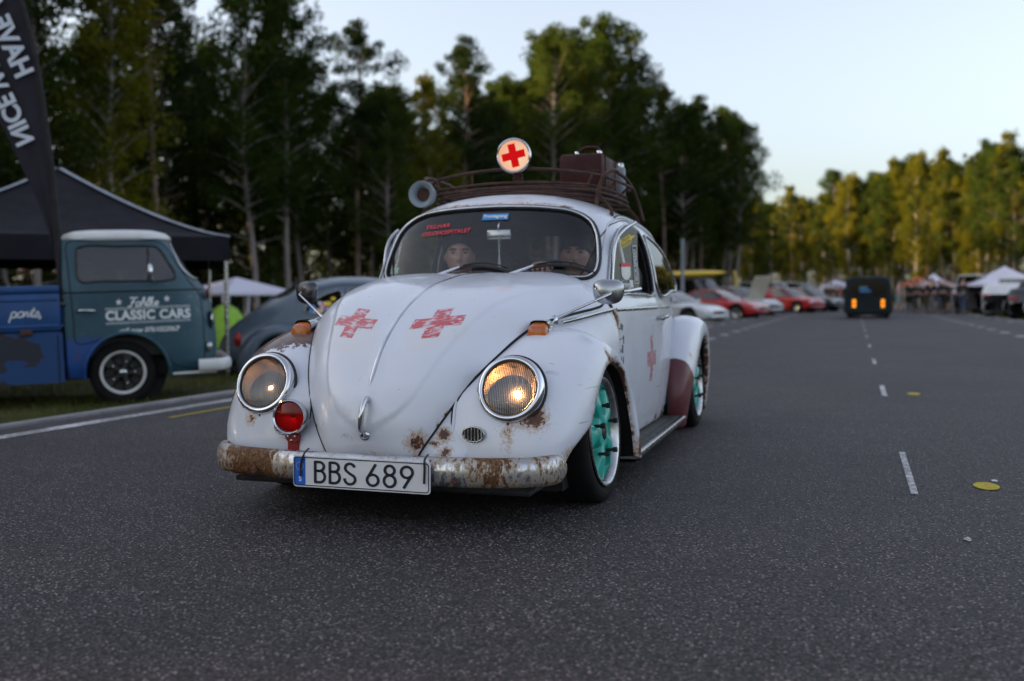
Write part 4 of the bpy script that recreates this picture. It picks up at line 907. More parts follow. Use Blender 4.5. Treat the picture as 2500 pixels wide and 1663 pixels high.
# dark tyre streaks down the road and some oil spots
str_ = t.math('MULTIPLY', t.rng(t.math('ABSOLUTE', t.math('SUBTRACT', lat, t.math('ADD', 1.55, t.math('MULTIPLY', p[0], -.006)))), .05, .22, .5, 0), t.rng(p[0], -60, -12, 1, .2))
str2 = t.math('MULTIPLY', t.rng(t.math('ABSOLUTE', t.math('ADD', lat, t.math('ADD', 1.0, t.math('MULTIPLY', p[0], .012)))), .05, .2, .4, 0), t.rng(p[0], -45, -16, 1, .0))
col = t.mix(t.math('MAXIMUM', str_, str2), col, (.02, .019, .02))
col = t.mix(t.rng(t.noise(1.9, 3, .5), .70, .76, 0, .35), col, (.018, .017, .017))
h = t.math('ADD', t.math('MULTIPLY', t.rng(v1d, .0, .6, 1, 0), 1.), t.math('MULTIPLY', t.noise(40, 4), .6))
t.bsdf(col, t.rng(s1, 0, 1, .62, .9), 0, t.bump(h, .75, .0035)); M['asphalt'] = t.done()
xs = np.r_[np.linspace(-150, -40, 40), np.linspace(-38, 14, 90), np.linspace(16, 60, 10)]
mb = MB(); tts = np.linspace(-5.27, 5.15, 40); X, T_ = np.meshgrid(xs, tts, indexing='ij'); mb.grid(np.stack([X, road_c(X)+T_, .000+0*X], -1)); RD = mb.build('road', M['asphalt'], None, 180); tag(RD, kind='structure')
M['mark'] = None
t = NT('road_paint'); w1 = t.noise(30, 6, .7); w2 = t.noise(2.1, 4); k = t.rng(t.math('ADD', w1, t.math('MULTIPLY', w2, .5)), .62, .80)
t.bsdf(t.mix(k, (.70, .69, .70), (.24, .235, .24)), .8, 0, t.bump(t.voro(165), .5, .003)); M['mark'] = t.done()
t = NT('faded_yellow'); k = t.rng(t.noise(60, 6, .8), .52, .66); t.bsdf(t.mix(k, (.48, .36, .02), (.05, .048, .045)), .85, 0, t.bump(t.voro(125), .6, .003)); M['yel'] = t.done()
def strip(name, x0, x1, t0, t1, mat, parent, z=.004, n=2):
    x = np.linspace(x0, x1, n); mb = MB(); mb.grid(np.stack([np.stack([x, road_c(x)+t0, np.full(n, z)], 1), np.stack([x, road_c(x)+t1, np.full(n, z)], 1)])); return mb.build(name, mat, parent, 0)
strip('edge_line', 12, -140, -5.02, -4.90, M['mark'], RD, n=30)
strip('thin_edge_line', -1.9, -30, -4.66, -4.62, M['yel'], RD, n=12)
strip('edge_line', 12, -140, 4.86, 4.97, M['mark'], RD, n=30)
for k in range(24):
    x = -.5-k*4.15
    if k == 0: strip('centre_dash', -.47, -1.62, -.014, .014, M['mark'], RD)
    else: strip('centre_dash', x-.05, x-1.05-.03*k, -.02, .02, M['mark'], RD)
for k in range(18):
    x = -9.-k*2.25
    for tt0 in (-2.92, 2.92): strip('lane_dash', x, x-.62, tt0-.09, tt0+.09, M['mark'], RD)
for k in range(14):
    x = -12-k*3.1
    strip('lane_dash', x, x-.7, 4.35, 4.5, M['mark'], RD); strip('lane_dash', x, x-.7, -4.2, -4.05, M['mark'], RD)
for (x, y, a, b) in ((-.74, 2.17, .055, .05), (-4.94, 2.18, .07, .05)):
    mb = MB(); q = np.linspace(0, 2*pi, 24, endpoint=False); mb.prism(np.stack([a*1.6*np.cos(q), b*np.sin(q)], 1), (x, y, .003), (1, 0, 0), (0, 1, 0), .002); mb.build('yellow_spot', M['yel'], RD, 0)
for (x, y, a) in ((.28, 1.98, .02), (-.88, 2.22, .02), (-2.1, -2.2, .05), (-2.6, -1.9, .03)):
    mb = MB(); q = np.linspace(0, 2*pi, 9, endpoint=False); mb.prism(np.stack([a*1.3*np.cos(q)*(1+.3*np.sin(3*q)), a*.6*np.sin(q)], 1), (x, y, .003), (1, 0, 0), (0, 1, 0), .002); mb.build('paint_fleck', M['mark'], RD, 0)
# low concrete kerb on the left
M['concrete'] = pbr('kerb_concrete', (.22, .215, .22), .9, var=.35, vscale=3, bump=.4, bscale=30)
for k in range(26):
    x0 = 5.-k*1.0-.004; x1 = x0-.992; mb = MB(); xm = (x0+x1)/2; mb.box((xm, float(road_c(xm))-5.33, -.045), (.992, .11, .13), np.array([[1, .0175, 0], [-.0175, 1, 0], [0, 0, 1.]]), bev=.012); mb.build('kerb_stone', M['concrete'], RD, 30)
# grass blades on the verge
def blades(n, xr, tr, hmin, hmax, wd, seed):
    r = np.random.default_rng(seed); x = r.uniform(*xr, n); tt0 = tr[0]+(tr[1]-tr[0])*r.random(n); y = road_c(x)+tt0; z = gz(x, y)-.01
    cl = (np.sin(x*1.7+np.sin(tt0*2.1)*2)*np.sin(tt0*2.6+x*.6)*.5+.5); h = (hmin+(hmax-hmin)*r.random(n)**2)*(.55+.8*cl); a = r.uniform(0, 2*pi, n); ln = h*r.uniform(.1, .6, n); b = r.uniform(0, 2*pi, n)
    w2 = wd*r.uniform(.6, 1.4, n); dx, dy = np.cos(a)*w2, np.sin(a)*w2; o = np.stack([x, y, z], 1)
    m1 = o+np.stack([np.cos(b)*ln*.3, np.sin(b)*ln*.3, h*.6], 1); tp = o+np.stack([np.cos(b)*ln, np.sin(b)*ln, h], 1); d = np.stack([dx, dy, 0*dx], 1)
    V = np.stack([o-d, o+d, m1+d*.7, m1-d*.7, tp], 1).reshape(-1, 3); i = np.arange(n)*5
    F = [(a_, a_+1, a_+2, a_+3) for a_ in i.tolist()]+[(a_+3, a_+2, a_+4) for a_ in i.tolist()]
    return V, F
t = NT('grass_blade'); oi = t.noise(1.1, 4); oj = t.noise(60, 2)
gc = t.ramp(t.math('ADD', t.math('MULTIPLY', oi, .5), t.math('MULTIPLY', oj, .5)), [(.32, (.03, .042, .010)), (.48, (.085, .10, .024)), (.6, (.17, .16, .05)), (.72, (.30, .25, .12))])
b = t.n('BsdfDiffuse'); t.set(b.inputs[0], gc); tr = t.n('BsdfTranslucent'); t.set(tr.inputs[0], gc); mx = t.n('MixShader'); mx.inputs[0].default_value = .35; t.t.links.new(b.outputs[0], mx.inputs[1]); t.t.links.new(tr.outputs[0], mx.inputs[2]); t.t.links.new(mx.outputs[0], t.out.inputs[0]); M['blade'] = t.done()
V, F = blades(52000, (-9, 3.2), (-9.5, -5.36), .02, .085, .003, 3); go = mkobj('verge_grass', V, F, M['blade'], None, 0); tag(go, 'short dry grass of the verge along the kerb', 'grass', kind='stuff')
V, F = blades(14000, (-60, -9), (-14, -5.36), .04, .12, .012, 4); go = mkobj('verge_grass', V, F, M['blade'], None, 0); tag(go, 'thin grass strip under the parked cars on the left', 'grass', kind='stuff')
V, F = blades(12000, (-80, -14), (5.2, 12), .04, .14, .014, 5); go = mkobj('verge_grass', V, F, M['blade'], None, 0); tag(go, 'grass strip along the right edge of the road', 'grass', kind='stuff')
# ------------------------------------------------------------------ trees
def leaf_mat(name, c0, c1, c2, trans=.35):
    t = NT(name); oi = t.n('ObjectInfo'); n1 = t.noise(.55, 4, .6); n2 = t.noise(9, 2)
    f = t.math('ADD', t.math('ADD', t.math('MULTIPLY', n1, .55), t.math('MULTIPLY', n2, .3)), t.math('MULTIPLY', oi.outputs['Random'], .2))
    c = t.ramp(f, [(.3, c0), (.5, c1), (.75, c2)])
    d = t.n('BsdfDiffuse'); t.set(d.inputs[0], c); tr = t.n('BsdfTranslucent'); t.set(tr.inputs[0], t.mix(1., c, (1.1, 1.05, .5), 'MULTIPLY')); mx = t.n('MixShader'); mx.inputs[0].default_value = trans
    t.t.links.new(d.outputs[0], mx.inputs[1]); t.t.links.new(tr.outputs[0], mx.inputs[2]); t.t.links.new(mx.outputs[0], t.out.inputs[0]); return t.done()
M['leaf'] = leaf_mat('broad_leaf', (.018, .034, .008), (.038, .062, .014), (.075, .095, .022))
M['leafbirch'] = leaf_mat('birch_leaf', (.06, .068, .010), (.11, .115, .014), (.17, .16, .020), .45)
M['needle'] = leaf_mat('pine_needle', (.012, .022, .010), (.024, .040, .014), (.045, .058, .018), .2)
def bark_mat(name, c0, c1, sc):
    t = NT(name); n1 = t.noise(1., 5, .65, vec=t.scale(t.tc(), (6, 6, 1.2))); k = t.rng(t.noise(1., 3, .6, vec=t.scale(t.tc(), (3, 3, sc))), .5, .66)
    t.bsdf(t.mix(t.rng(n1, .3, .7), c0, tuple(np.array(c0)*.55)) if c1 is None else t.mix(k, t.mix(t.rng(n1, .3, .7), c0, tuple(np.array(c0)*.6)), c1), .9, 0, t.bump(n1, .6, .03)); return t.done()
M['bark'] = bark_mat('grey_bark', (.30, .255, .24), None, 1)
M['barkpine'] = bark_mat('pine_bark', (.26, .17, .14), (.09, .06, .05), .8)
M['barkbirch'] = bark_mat('birch_bark', (.42, .39, .37), (.05, .045, .04), 5)
def leaves(cent, rad, per, size, r, flat=1., droop=0.):
    n = len(cent)*per; c = np.repeat(cent, per, 0); rr = np.repeat(rad, per)
    d = r.normal(size=(n, 3)); d /= np.linalg.norm(d, axis=1)[:, None]; p = c+d*(rr*r.random(n)**.45)[:, None]*A(1, 1, flat)
    if droop: p[:, 2] -= droop*r.random(n)*rr
    a = r.normal(size=(n, 3)); a /= np.linalg.norm(a, axis=1)[:, None]; b = np.cross(a, r.normal(size=(n, 3))); b /= np.linalg.norm(b, axis=1)[:, None]
    s = size*r.uniform(.6, 1.35, n)[:, None]
    V = np.stack([p-a*s, p+b*s*.55, p+a*s, p-b*s*.55], 1).reshape(-1, 3); i = np.arange(n)*4
    return V, np.stack([i, i+1, i+2, i+3], 1)
def fast_mesh(name, V, Fq, mat):
    me = bpy.data.meshes.new(name); n = len(Fq); me.vertices.add(len(V)); me.vertices.foreach_set('co', V.ravel()); me.loops.add(n*4); me.loops.foreach_set('vertex_index', Fq.ravel().astype(np.int32))
    me.polygons.add(n); me.polygons.foreach_set('loop_start', np.arange(n, dtype=np.int32)*4); me.materials.append(mat); me.update(calc_edges=True); me.validate(); return me
def make_tree(kind, seed):
    """returns trunk mesh, crown mesh"""
    r = np.random.default_rng(seed); tm = MB()
    H = {'broad': 18., 'pine': 20., 'birch': 17., 'spruce': 18., 'young': 11.}[kind]*r.uniform(.93, 1.08)
    bend = r.normal(size=2)*.35; zs = np.linspace(0, 1, 14); ax = np.stack([bend[0]*np.sin(zs*2.6)+.12*np.sin(zs*9+seed), bend[1]*np.sin(zs*2.1)+.12*np.cos(zs*8+seed), zs*H*.97-.3], 1); ax[:, :2] -= ax[0, :2]
    r0 = {'broad': .17, 'pine': .17, 'birch': .14, 'spruce': .16, 'young': .09}[kind]; tm.tube(ax, r0*(1-zs)**.75+.02, 9)
    cent = []; rad = []
    z0 = {'broad': .34, 'pine': .54, 'birch': .20, 'spruce': .10, 'young': .10}[kind]; nb = {'broad': 54, 'pine': 32, 'birch': 60, 'spruce': 74, 'young': 44}[kind]
    for i in range(nb):
        f = z0+(1-z0)*((i+r.random())/nb); base = np.array([np.interp(f, zs, ax[:, k]) for k in range(3)]); az = i*2.4+r.normal()*.4; q = (f-z0)/(1-z0)
        if kind in ('broad', 'young'): ln = H*.205*(sin(pi*min(q*.82+.16, 1))**.7)*r.uniform(.55, 1.15); el = .25+.6*q
        elif kind == 'birch': ln = H*.17*(sin(pi*min(q*.8+.18, 1))**.7)*r.uniform(.5, 1.1); el = .5+.3*q
        elif kind == 'pine': ln = H*.155*(sin(pi*min(q*.75+.25, 1))**.6)*r.uniform(.5, 1.15); el = .1+.7*q
        else: ln = H*.19*(1-q)**.85*r.uniform(.7, 1.1)+.25; el = -.15+.3*q
        d = A(cos(az)*cos(el), sin(az)*cos(el), sin(el)); tip = base+d*ln
        mid = base+d*ln*.55+A(0, 0, -.04*ln+.10*ln*(kind != 'spruce')); br = crom([base, mid, tip], 7); tm.tube(br, np.linspace(max(.012, r0*.35*(1-q)+.012), .008, 7), 5)
        for k in ((.95, .75, .5) if kind != 'spruce' else (.95, .7, .45, .25)):
            if ln*k < .35 and k < .9: continue
            cent.append(br[0]*(1-k)+br[-1]*k+r.normal(size=3)*.22+(mid-(base+tip)/2)*.6); rad.append({'broad': .88, 'pine': .74, 'birch': .70, 'spruce': .55, 'young': .62}[kind]*r.uniform(.6, 1.15)*(.75+.35*(1-q)))
    # dead snags on the bare trunk
    for i in range(5 if kind in ('pine', 'broad') else 2):
        f = r.uniform(.12, z0+.05); base = np.array([np.interp(f, zs, ax[:, k]) for k in range(3)]); az = r.uniform(0, 6.3); tm.tube(crom([base, base+A(cos(az), sin(az), .2)*.7, base+A(cos(az)*1.5, sin(az)*1.5, .15+r.random()*.5)], 6), np.linspace(.03, .008, 6), 5)
    cent = np.array(cent); rad = np.array(rad)
    per, size = {'broad': (120, .098), 'pine': (130, .090), 'birch': (105, .095), 'spruce': (44, .125), 'young': (80, .09)}[kind]
    V, Fq = leaves(cent, rad, per, size, r, .75 if kind == 'pine' else .9, .9 if kind == 'birch' else 0)
    tv, tf = tm.data(); bark = M['barkpine'] if kind in ('pine', 'spruce') else M['barkbirch'] if kind == 'birch' else M['bark']
    leaf = M['needle'] if kind in ('pine', 'spruce') else M['leafbirch'] if kind == 'birch' else M['leaf']
    return mkmesh('trunk', tv, tf, bark, 60), fast_mesh('crown', V, Fq, leaf)
PROTO = {k: [make_tree(k, 11+i*7+len(k)) for i in range(n)] for k, n in (('broad', 4), ('pine', 3), ('birch', 3), ('spruce', 2), ('young', 2))}
TREE_NAME = {'broad': 'leafy_tree', 'pine': 'pine_tree', 'birch': 'birch_tree', 'spruce': 'spruce_tree', 'young': 'young_tree'}
def tree(kind, x, y, sc, label, group, seed):
    i = seed % len(PROTO[kind]); tm, cm = PROTO[kind][i]
    o = thing(TREE_NAME[kind], (x, y, float(gz(x, y))-.05), seed*1.7, label, 'tree', group); o.scale = (sc*.97, sc*.97, sc)
    meshobj('trunk', tm, o); meshobj('crown', cm, o); return o
tr_ = np.random.default_rng(21)
# wood on the left: edge line drawing closer to the road further away
EDGE = np.array([(46, -33), (14, -32), (-8, -31), (-27, -29.5), (-50, -22.5), (-72, -16.5), (-92, -11.5), (-108, -9.0)])
eL = np.r_[0, np.cumsum(np.linalg.norm(np.diff(EDGE, axis=0), axis=1))]
def edge_at(s): return np.array([np.interp(s, eL, EDGE[:, 0]), np.interp(s, eL, EDGE[:, 1])])
LBL = {'broad': 'dark leafy tree in the tall wood behind the parked cars', 'pine': 'bare-stemmed pine in the tall wood behind the parked cars', 'birch': 'pale-stemmed birch in the tall wood behind the parked cars', 'spruce': 'dark spruce in the tall wood behind the parked cars', 'young': 'low young tree at the foot of the tall wood'}
k = 0
for row, (dep, step, kinds) in enumerate(((0, 3.4, ('broad', 'pine', 'broad', 'birch', 'pine', 'broad')), (4.5, 3.6, ('broad', 'spruce', 'broad', 'pine')), (10, 4.0, ('broad', 'spruce', 'broad', 'spruce')), (17, 5.0, ('broad', 'spruce', 'spruce')), (27, 6.0, ('broad', 'spruce')))):
    s = 0. if row > 0 else 8.
    while s < eL[-1]:
        p = edge_at(s); tg = edge_at(min(s+1, eL[-1]))-edge_at(max(s-1, 0)); tg /= np.linalg.norm(tg); nrmv = A(tg[1], -tg[0]); nrmv = nrmv if nrmv[1] < 0 else -nrmv
        q = p+nrmv*(dep+tr_.normal()*1.1)+tg*tr_.normal()*.8; kd = kinds[k % len(kinds)] if tr_.random() < .75 else 'broad'
        # a lower notch in the skyline, as in the picture
        ang = math.atan2(q[1]-CAM_POS[1], q[0]-CAM_POS[0]); v = (q-CAM_POS[:2]); u = 1250+2431*(v@CR[:2])/(v@CF[:2]) if v@CF[:2] > 0 else -999
        sc = tr_.uniform(.95, 1.12)
        if u > -900: sc *= float(np.interp(u, [-200, 0, 300, 480, 600, 680, 740, 850, 930, 1080, 1160, 1250, 1330, 1420, 1520, 1570, 1610, 1700, 1790, 1830], [1.05, 1.0, .92, .88, 1.0, 1.08, .86, .84, .84, .88, .88, .97, 1.13, 1.22, 1.22, 1.12, .98, 1.0, 1.04, .98]))
        zone = 'left of the canopy' if u < -60 else 'behind the black canopy' if u < 560 else 'behind the grey-blue car' if u < 950 else 'behind the roof rack' if u < 1620 else 'near the grey post'
        dpt = ('front edge', 'second row', 'third row', 'depths', 'back')[row]
        tree(kd, q[0], q[1], sc, LBL[kd].split(' in the tall')[0]+', '+dpt+' of the wood '+zone, 'trees of the tall wood', k); k += 1; s += step*tr_.uniform(.7, 1.3)
for i in range(26):
    s = tr_.uniform(20, eL[-1]); p = edge_at(s); tree('young', p[0]+tr_.normal()*1.0, p[1]+tr_.uniform(-1, 2.0), tr_.uniform(.35, .75), LBL['young'], 'young trees at the foot of the wood', i)
# far wood closing the road, its tops in the sun
FAR = np.array([(-205, -40), (-196, -18), (-188, -6), (-178, 2), (-166, 10), (-152, 17), (-140, 24), (-126, 32), (-112, 42)])
fL = np.r_[0, np.cumsum(np.linalg.norm(np.diff(FAR, axis=0), axis=1))]; s = 0.; k = 0
while s < fL[-1]:
    p = A(np.interp(s, fL, FAR[:, 0]), np.interp(s, fL, FAR[:, 1])); v = p-CAM_POS[:2]; u = 1250+2431*(v@CR[:2])/(v@CF[:2]); D = v@CF[:2]
    vt = np.interp(u, [1700, 1850, 1950, 2050, 2120, 2200, 2290, 2330, 2420, 2500, 2700], [500, 500, 488, 455, 420, 402, 415, 395, 380, 372, 360]); h = (731-vt)/2431*D+1.2
    h *= 1.06; kd = ('birch', 'broad', 'birch', 'broad', 'pine', 'birch', 'broad')[k % 7]; hh = {'birch': 17, 'pine': 20, 'broad': 18}[kd]
    tree(kd, p[0]+tr_.normal()*2, p[1]+tr_.normal()*1, h/hh*tr_.uniform(.86, 1.06), {'birch': 'sunlit birch in the far wood beyond the bus', 'pine': 'pine in the far wood beyond the bus', 'broad': 'leafy tree in the far wood beyond the bus'}[kd], 'trees of the far wood', k+3); k += 1; s += tr_.uniform(1.7, 3.0)
    tree('broad' if k % 4 else 'spruce', p[0]-8+tr_.normal()*3, p[1]+3, h/18.5*tr_.uniform(.86, 1.04), 'dark tree in the back row of the far wood', 'back row of the far wood', k)
# unseen trees behind the wood's visible end, added to shade the far wood
for i in range(46):
    f = i/45; x = -112-105*f+tr_.normal()*2; y = -36-16*f-(i % 3)*7+tr_.normal()*2
    tree(('broad', 'spruce', 'broad')[i % 3], x, y, tr_.uniform(1.0, 1.2), 'tree of the hidden stretch of the tall wood running on behind its end', 'hidden stretch of the tall wood', i)
# undergrowth filling the wood
r = np.random.default_rng(5); n = 2300; s = r.uniform(0, eL[-1]+2, n); cent = []; rad = []
for q in s:
    p = edge_at(q); dep = 1.0+44*r.random()**1.3; z = r.random()*(1.4+.20*dep); x, y = p[0]-.25*dep, p[1]-dep; cent.append((x, y, gz(x, y)+z)); rad.append(r.uniform(.8, 1.9))
V, Fq = leaves(np.array(cent), np.array(rad), 42, .20, r, .8); o = meshobj('undergrowth', fast_mesh('undergrowth', V, Fq, M['needle'])); tag(o, 'dense dark undergrowth between the trunks of the wood', 'undergrowth', kind='stuff')
n = 520; cent = []; rad = []
for i in range(n):
    q = r.uniform(0, fL[-1]); p = A(np.interp(q, fL, FAR[:, 0]), np.interp(q, fL, FAR[:, 1])); x, y = p[0]-r.random()*9, p[1]+r.random()*3; cent.append((x, y, gz(x, y)+r.random()**1.6*3.6)); rad.append(r.uniform(.8, 1.6))
V, Fq = leaves(np.array(cent), np.array(rad), 46, .25, r, .7); o = meshobj('hedge', fast_mesh('hedge', V, Fq, M['leaf'])); tag(o, 'low scrub at the foot of the far wood', 'scrub', kind='stuff')
# ------------------------------------------------------------------ inside and on the white car
mb = MB(); ys = np.linspace(-.56, .56, 25); rows = []
for x, z in ((-.60, .885), (-.66, .875), (-.69, .85), (-.69, .72), (-.66, .62)): rows.append(np.stack([np.full(25, x)-.12*ys**2, ys, z-.10*ys**2], 1))
mb.grid(np.array(rows)); mb.build('dashboard', M['interior'], CAR, 60)
sw = A(-.815, .315, .80); sax = nrm(A(-.55, 0, .83)); mb = MB(); su = nrm(A(.83, 0, .55)); sv = A(0, 1, 0)
mb.tube([sw+.185*(cos(a)*su+sin(a)*sv) for a in np.linspace(0, 2*pi, 48, endpoint=False)], .0115, 10, True); STW = mb.build('steering_wheel', pbr('pale_wheel', (.45, .43, .40), .4), CAR, 60)
for a in (radians(90), radians(-90), radians(180)):
    mb = MB(); mb.tube([sw, sw+.18*(cos(a)*su+sin(a)*sv)], .008, 8); mb.build('spoke', M['chrome_old'], STW, 60)
mb = MB(); mb.tube([sw, sw-sax*.35+A(.1, 0, 0)], .02, 10); mb.build('column', M['interior'], STW, 60)
for y in (.32, -.32):
    mb = MB(); mb.box((-1.30, y, .44), (.50, .48, .16), bev=.05); b0 = nrm(A(-.30, 0, 1)); R_ = np.stack([nrm(A(1, 0, .30)), A(0, 1, 0), b0], 1); mb.box((-1.56, y, .72), (.13, .47, .52), R_, bev=.05); S_ = mb.build('seat', M['seat'], CAR, 40)
    mb = MB(); mb.box((-1.65, y, 1.01), (.09, .27, .10), R_, bev=.03); mb.build('headrest', M['seat'], S_, 40)
mb = MB(); mb.box((-2.05, 0, .46), (.45, 1.1, .16), bev=.05); mb.box((-2.27, 0, .68), (.14, 1.1, .45), np.stack([nrm(A(1, 0, .3)), A(0, 1, 0), nrm(A(-.3, 0, 1))], 1), bev=.05); mb.build('rear_seat', M['seat'], CAR, 40)
for sg in (1, -1):
    mb = MB(); mb.grid(side_grid(-1.47, -.50, .20, .80, sg, 10, 8, -.035)); mb.build('door_card', M['redseat'], DOORS[sg], 60)
    mb = MB(); mb.tube(crom([(-1.50, sg*.555, 1.12), (-1.42, sg*.56, .95), (-1.40, sg*.52, .70), (-1.42, sg*.45, .45)], 16), .018, 6, flat=(.2, 1.3)); mb.build('seat_belt', M['redseat'] if sg > 0 else pbr('grey_belt', (.35, .35, .38), .7), CAR, 60)
# mirror inside the screen with a brush charm
mb = MB(); mb.box((-.722, .034, 1.103), (.016, .122, .048), bev=.0078); IM = mb.build('rear_view_mirror', M['chrome_old'], CAR, 40)
mb = MB(); mb.tube(crom([(-.722, .034, 1.11), (-.712, .034, 1.135), (-.735, .040, 1.175), (-.765, .045, 1.20)], 12), .0045, 8); mb.build('mirror_stem', M['chrome'], IM, 60)
mb = MB(); mb.tube([(-.708, .034, 1.10), (-.704, .040, 1.0)], .0014, 5); mb.tube([(-.708, .044, 1.10), (-.704, .042, 1.0)], .0014, 5); mb.build('cord', M['chrome_old'], IM, 60)
mb = MB(); mb.tube([(-.703, .041, 1.002), (-.702, .042, .985), (-.70, .043, .955), (-.70, .044, .94)], [.004, .0055, .0075, .013], 10); mb.build('brush_charm', pbr('pale_wood', (.45, .40, .38), .6), IM, 60)
# lettering and stickers
M['redprint'] = pbr('red_print', (.72, .035, .06), .5, var=.08); M['whiteprint'] = pbr('white_print', (.72, .74, .74), .5, var=.06); M['blueprint'] = pbr('blue_print', (.03, .25, .60), .5, var=.06); M['yellowprint'] = pbr('yellow_sticker', (.78, .55, .02), .5, var=.06)
def ws_text(s_, y0, z0, size, mat, tilt=0., shear=0., width=1., offset=0., off=.003, align='LEFT'):
    V, F = text_data(s_, size, shear, offset, 1., width, align); ca, sa = cos(tilt), sin(tilt); a = V[:, 0]*ca-V[:, 1]*sa; b = V[:, 0]*sa+V[:, 1]*ca
    y = y0+a; z = z0+b*.89; return mkobj('sticker_lettering', ws_pt(y, z, off), F, mat, CAR, 0)
ws_text('TILLHAR', -.338, 1.143, .030, M['redprint'], radians(4), .25, 1.12, .0006)
ws_text('OSLOHOSPITALET', -.350, 1.108, .030, M['redprint'], radians(4), .25, 1.02, .0006)
a = np.linspace(-.066, .066, 8); mb = MB(); mb.grid(np.stack([ws_pt(.018+a, np.full(8, z+.06*.0), .002) for z in (1.172, 1.203)])); mb.build('blue_sticker', M['blueprint'], CAR, 0)
ws_text('Provtagning', .018, 1.189, .0255, M['whiteprint'], 0, 0, .98, .0009, .0045, 'CENTER')
for y in (-.49, -.475, -.46):
    mb = MB(); mb.grid(np.stack([ws_pt(A(y, y+.011), np.full(2, z), -.006) for z in (.925, .955)])); mb.build('green_sticker', pbr('green_sticker', (.25, .5, .36), .5), CAR, 0)
VENT, piv, ex, ez = VENT_L; nv_ = np.cross(ex, ez); sgn = 1 if nv_[0] > 0 else -1
def vent_pt(a, b, off=.0025): return piv+np.multiply.outer(np.asarray(a, float)+.083, ex)+np.multiply.outer(np.asarray(b, float), ez)+nv_*sgn*off
def vent_poly(name, pts, mat, off=.0025):
    p_ = np.array(pts, float); return mkobj(name, vent_pt(p_[:, 0], p_[:, 1], off), [tuple(range(len(p_)))], mat, VENT, 0)
def vent_text(s_, a0, b0, size, mat, rot=0., width=1., off=.0045, offset=0.):
    V, F = text_data(s_, size, 0, offset, 1., width); ca, sa = cos(rot), sin(rot); mkobj('sticker_lettering', vent_pt(a0+V[:, 0]*ca-V[:, 1]*sa, b0+V[:, 0]*sa+V[:, 1]*ca, off), F, mat, VENT, 0)
rt = radians(18); ca, sa = cos(rt), sin(rt)
vent_poly('yellow_sticker', [(.065+x*ca-y*sa, .232+x*sa+y*ca) for x, y in ((-.045, -.022), (.040, -.022), (.055, -.006), (.085, -.003), (.085, .006), (.055, .008), (.040, .022), (-.045, .022))], M['yellowprint'])
vent_text('SPOLAR', .062, .242, .022, M['ink'], rt, .95); vent_text('KROKEN', .068, .222, .022, M['ink'], rt, .95)
vent_poly('white_sticker', [(.118, .030), (.158, .028), (.158, .212), (.118, .210)], M['whiteprint']); vent_poly('dark_sticker', [(.122, .034), (.154, .032), (.154, .208), (.122, .206)], M['ink'], .0032)
vent_text('SICK', .134, .072, .030, M['whiteprint'], pi/2, 1.05, .0048, .0008); vent_text('SPEED', .134, .150, .030, M['whiteprint'], pi/2, 1.05, .0048, .0008); vent_text('ULTRA LOW PERFORMANCE', .150, .12, .0095, M['whiteprint'], pi/2, 1.1, .0048)
vent_poly('badge_sticker', [(.005, .128), (.005, .085)]+[(.047+.042*cos(t), .080+.03*sin(t)) for t in np.linspace(pi, 2*pi, 9)]+[(.089, .128)], M['whiteprint']); vent_poly('badge_band', [(.005, .112), (.089, .112), (.089, .130), (.005, .130)], M['redprint'], .0034)
for k in range(4): vent_poly('badge_line', [(.018, .074+k*.009), (.076, .074+k*.009), (.076, .077+k*.009), (.018, .077+k*.009)], M['chrome_old'], .0034)
vent_poly('strip_sticker', [(-.07, .020), (.105, .012), (.105, .047), (-.07, .055)], M['whiteprint'], .0027); vent_text('TILLHOR', .022, .0415, .021, M['ink'], radians(-2), 1.2, .0046, .001); vent_text('AVANZADOS', .022, .0225, .015, M['ink'], radians(-2), 1.2)
vent_poly('red_sticker', [(-.070, .095), (-.030, .165), (-.050, .185), (-.062, .16)], M['redprint'])
# dark glyph column on the door's leading edge
M['glyph'] = pbr('grey_print', (.10, .12, .14), .6)
r = np.random.default_rng(3)
for k in range(6):
    z = .665-k*.05; x = -.545
    for q in range(4):
        dx = r.uniform(-.03, .03); mb = MB(); hgt = r.uniform(.010, .019); y = float(side_y(x+dx, z))+.0035; mb.box((x+dx, y, z+r.uniform(-.01, .01)), (r.uniform(.006, .011), .0012, 2*hgt) if q % 2 else (r.uniform(.02, .03), .0012, .005)); mb.build('glyph_mark', M['glyph'], DOORS[1], 0)

# ------------------------------------------------------------------ roof rack and its load
RACK = thing('roof_rack', (-1.45, 0, 1.26), 0, 'rusty tubular luggage rack clamped to the roof of the white car', 'roof rack')
def rk(name, mb, mat=None, parent=RACK, sm=60):
    V, F = mb.data(); return mkobj(name, V-A(-1.45, 0, 1.26), F, mat or M['rust'], parent, sm)
def frame_loop(x0, x1, w_, z, arch, r=.12):
    pts = []
    for (sx, sy, a0) in ((x0-r, w_-r, 0), (x1+r, w_-r, 90), (x1+r, -w_+r, 180), (x0-r, -w_+r, 270)):
        for a in (0, 30, 60, 90): pts.append((sx+r*cos(radians(a0+a)), sy+r*sin(radians(a0+a))))
    c = crom(pts, 120, True); zz = z+arch*(1-(c[:, 1]/w_)**2); return np.c_[c, zz]
for z, wd, rr_ in ((1.355, .430, .0068), (1.328, .440, .0068), (1.302, .446, .0060)):
    mb = MB(); mb.tube(frame_loop(-1.0, -1.92, wd, z, .022), rr_, 8, True); rk('frame_tube', mb)
mb = MB(); mb.tube(frame_loop(-1.02, -1.90, .475, 1.402, .045, .15), .0080, 8, True); rk('upper_rail', mb)
for x in np.linspace(-1.12, -1.80, 6):
    ys = np.linspace(-.43, .43, 16); mb = MB(); mb.tube(np.stack([np.full(16, x), ys, 1.345+.022*(1-(ys/.43)**2)+.008], 1), .007, 6); rk('slat', mb)
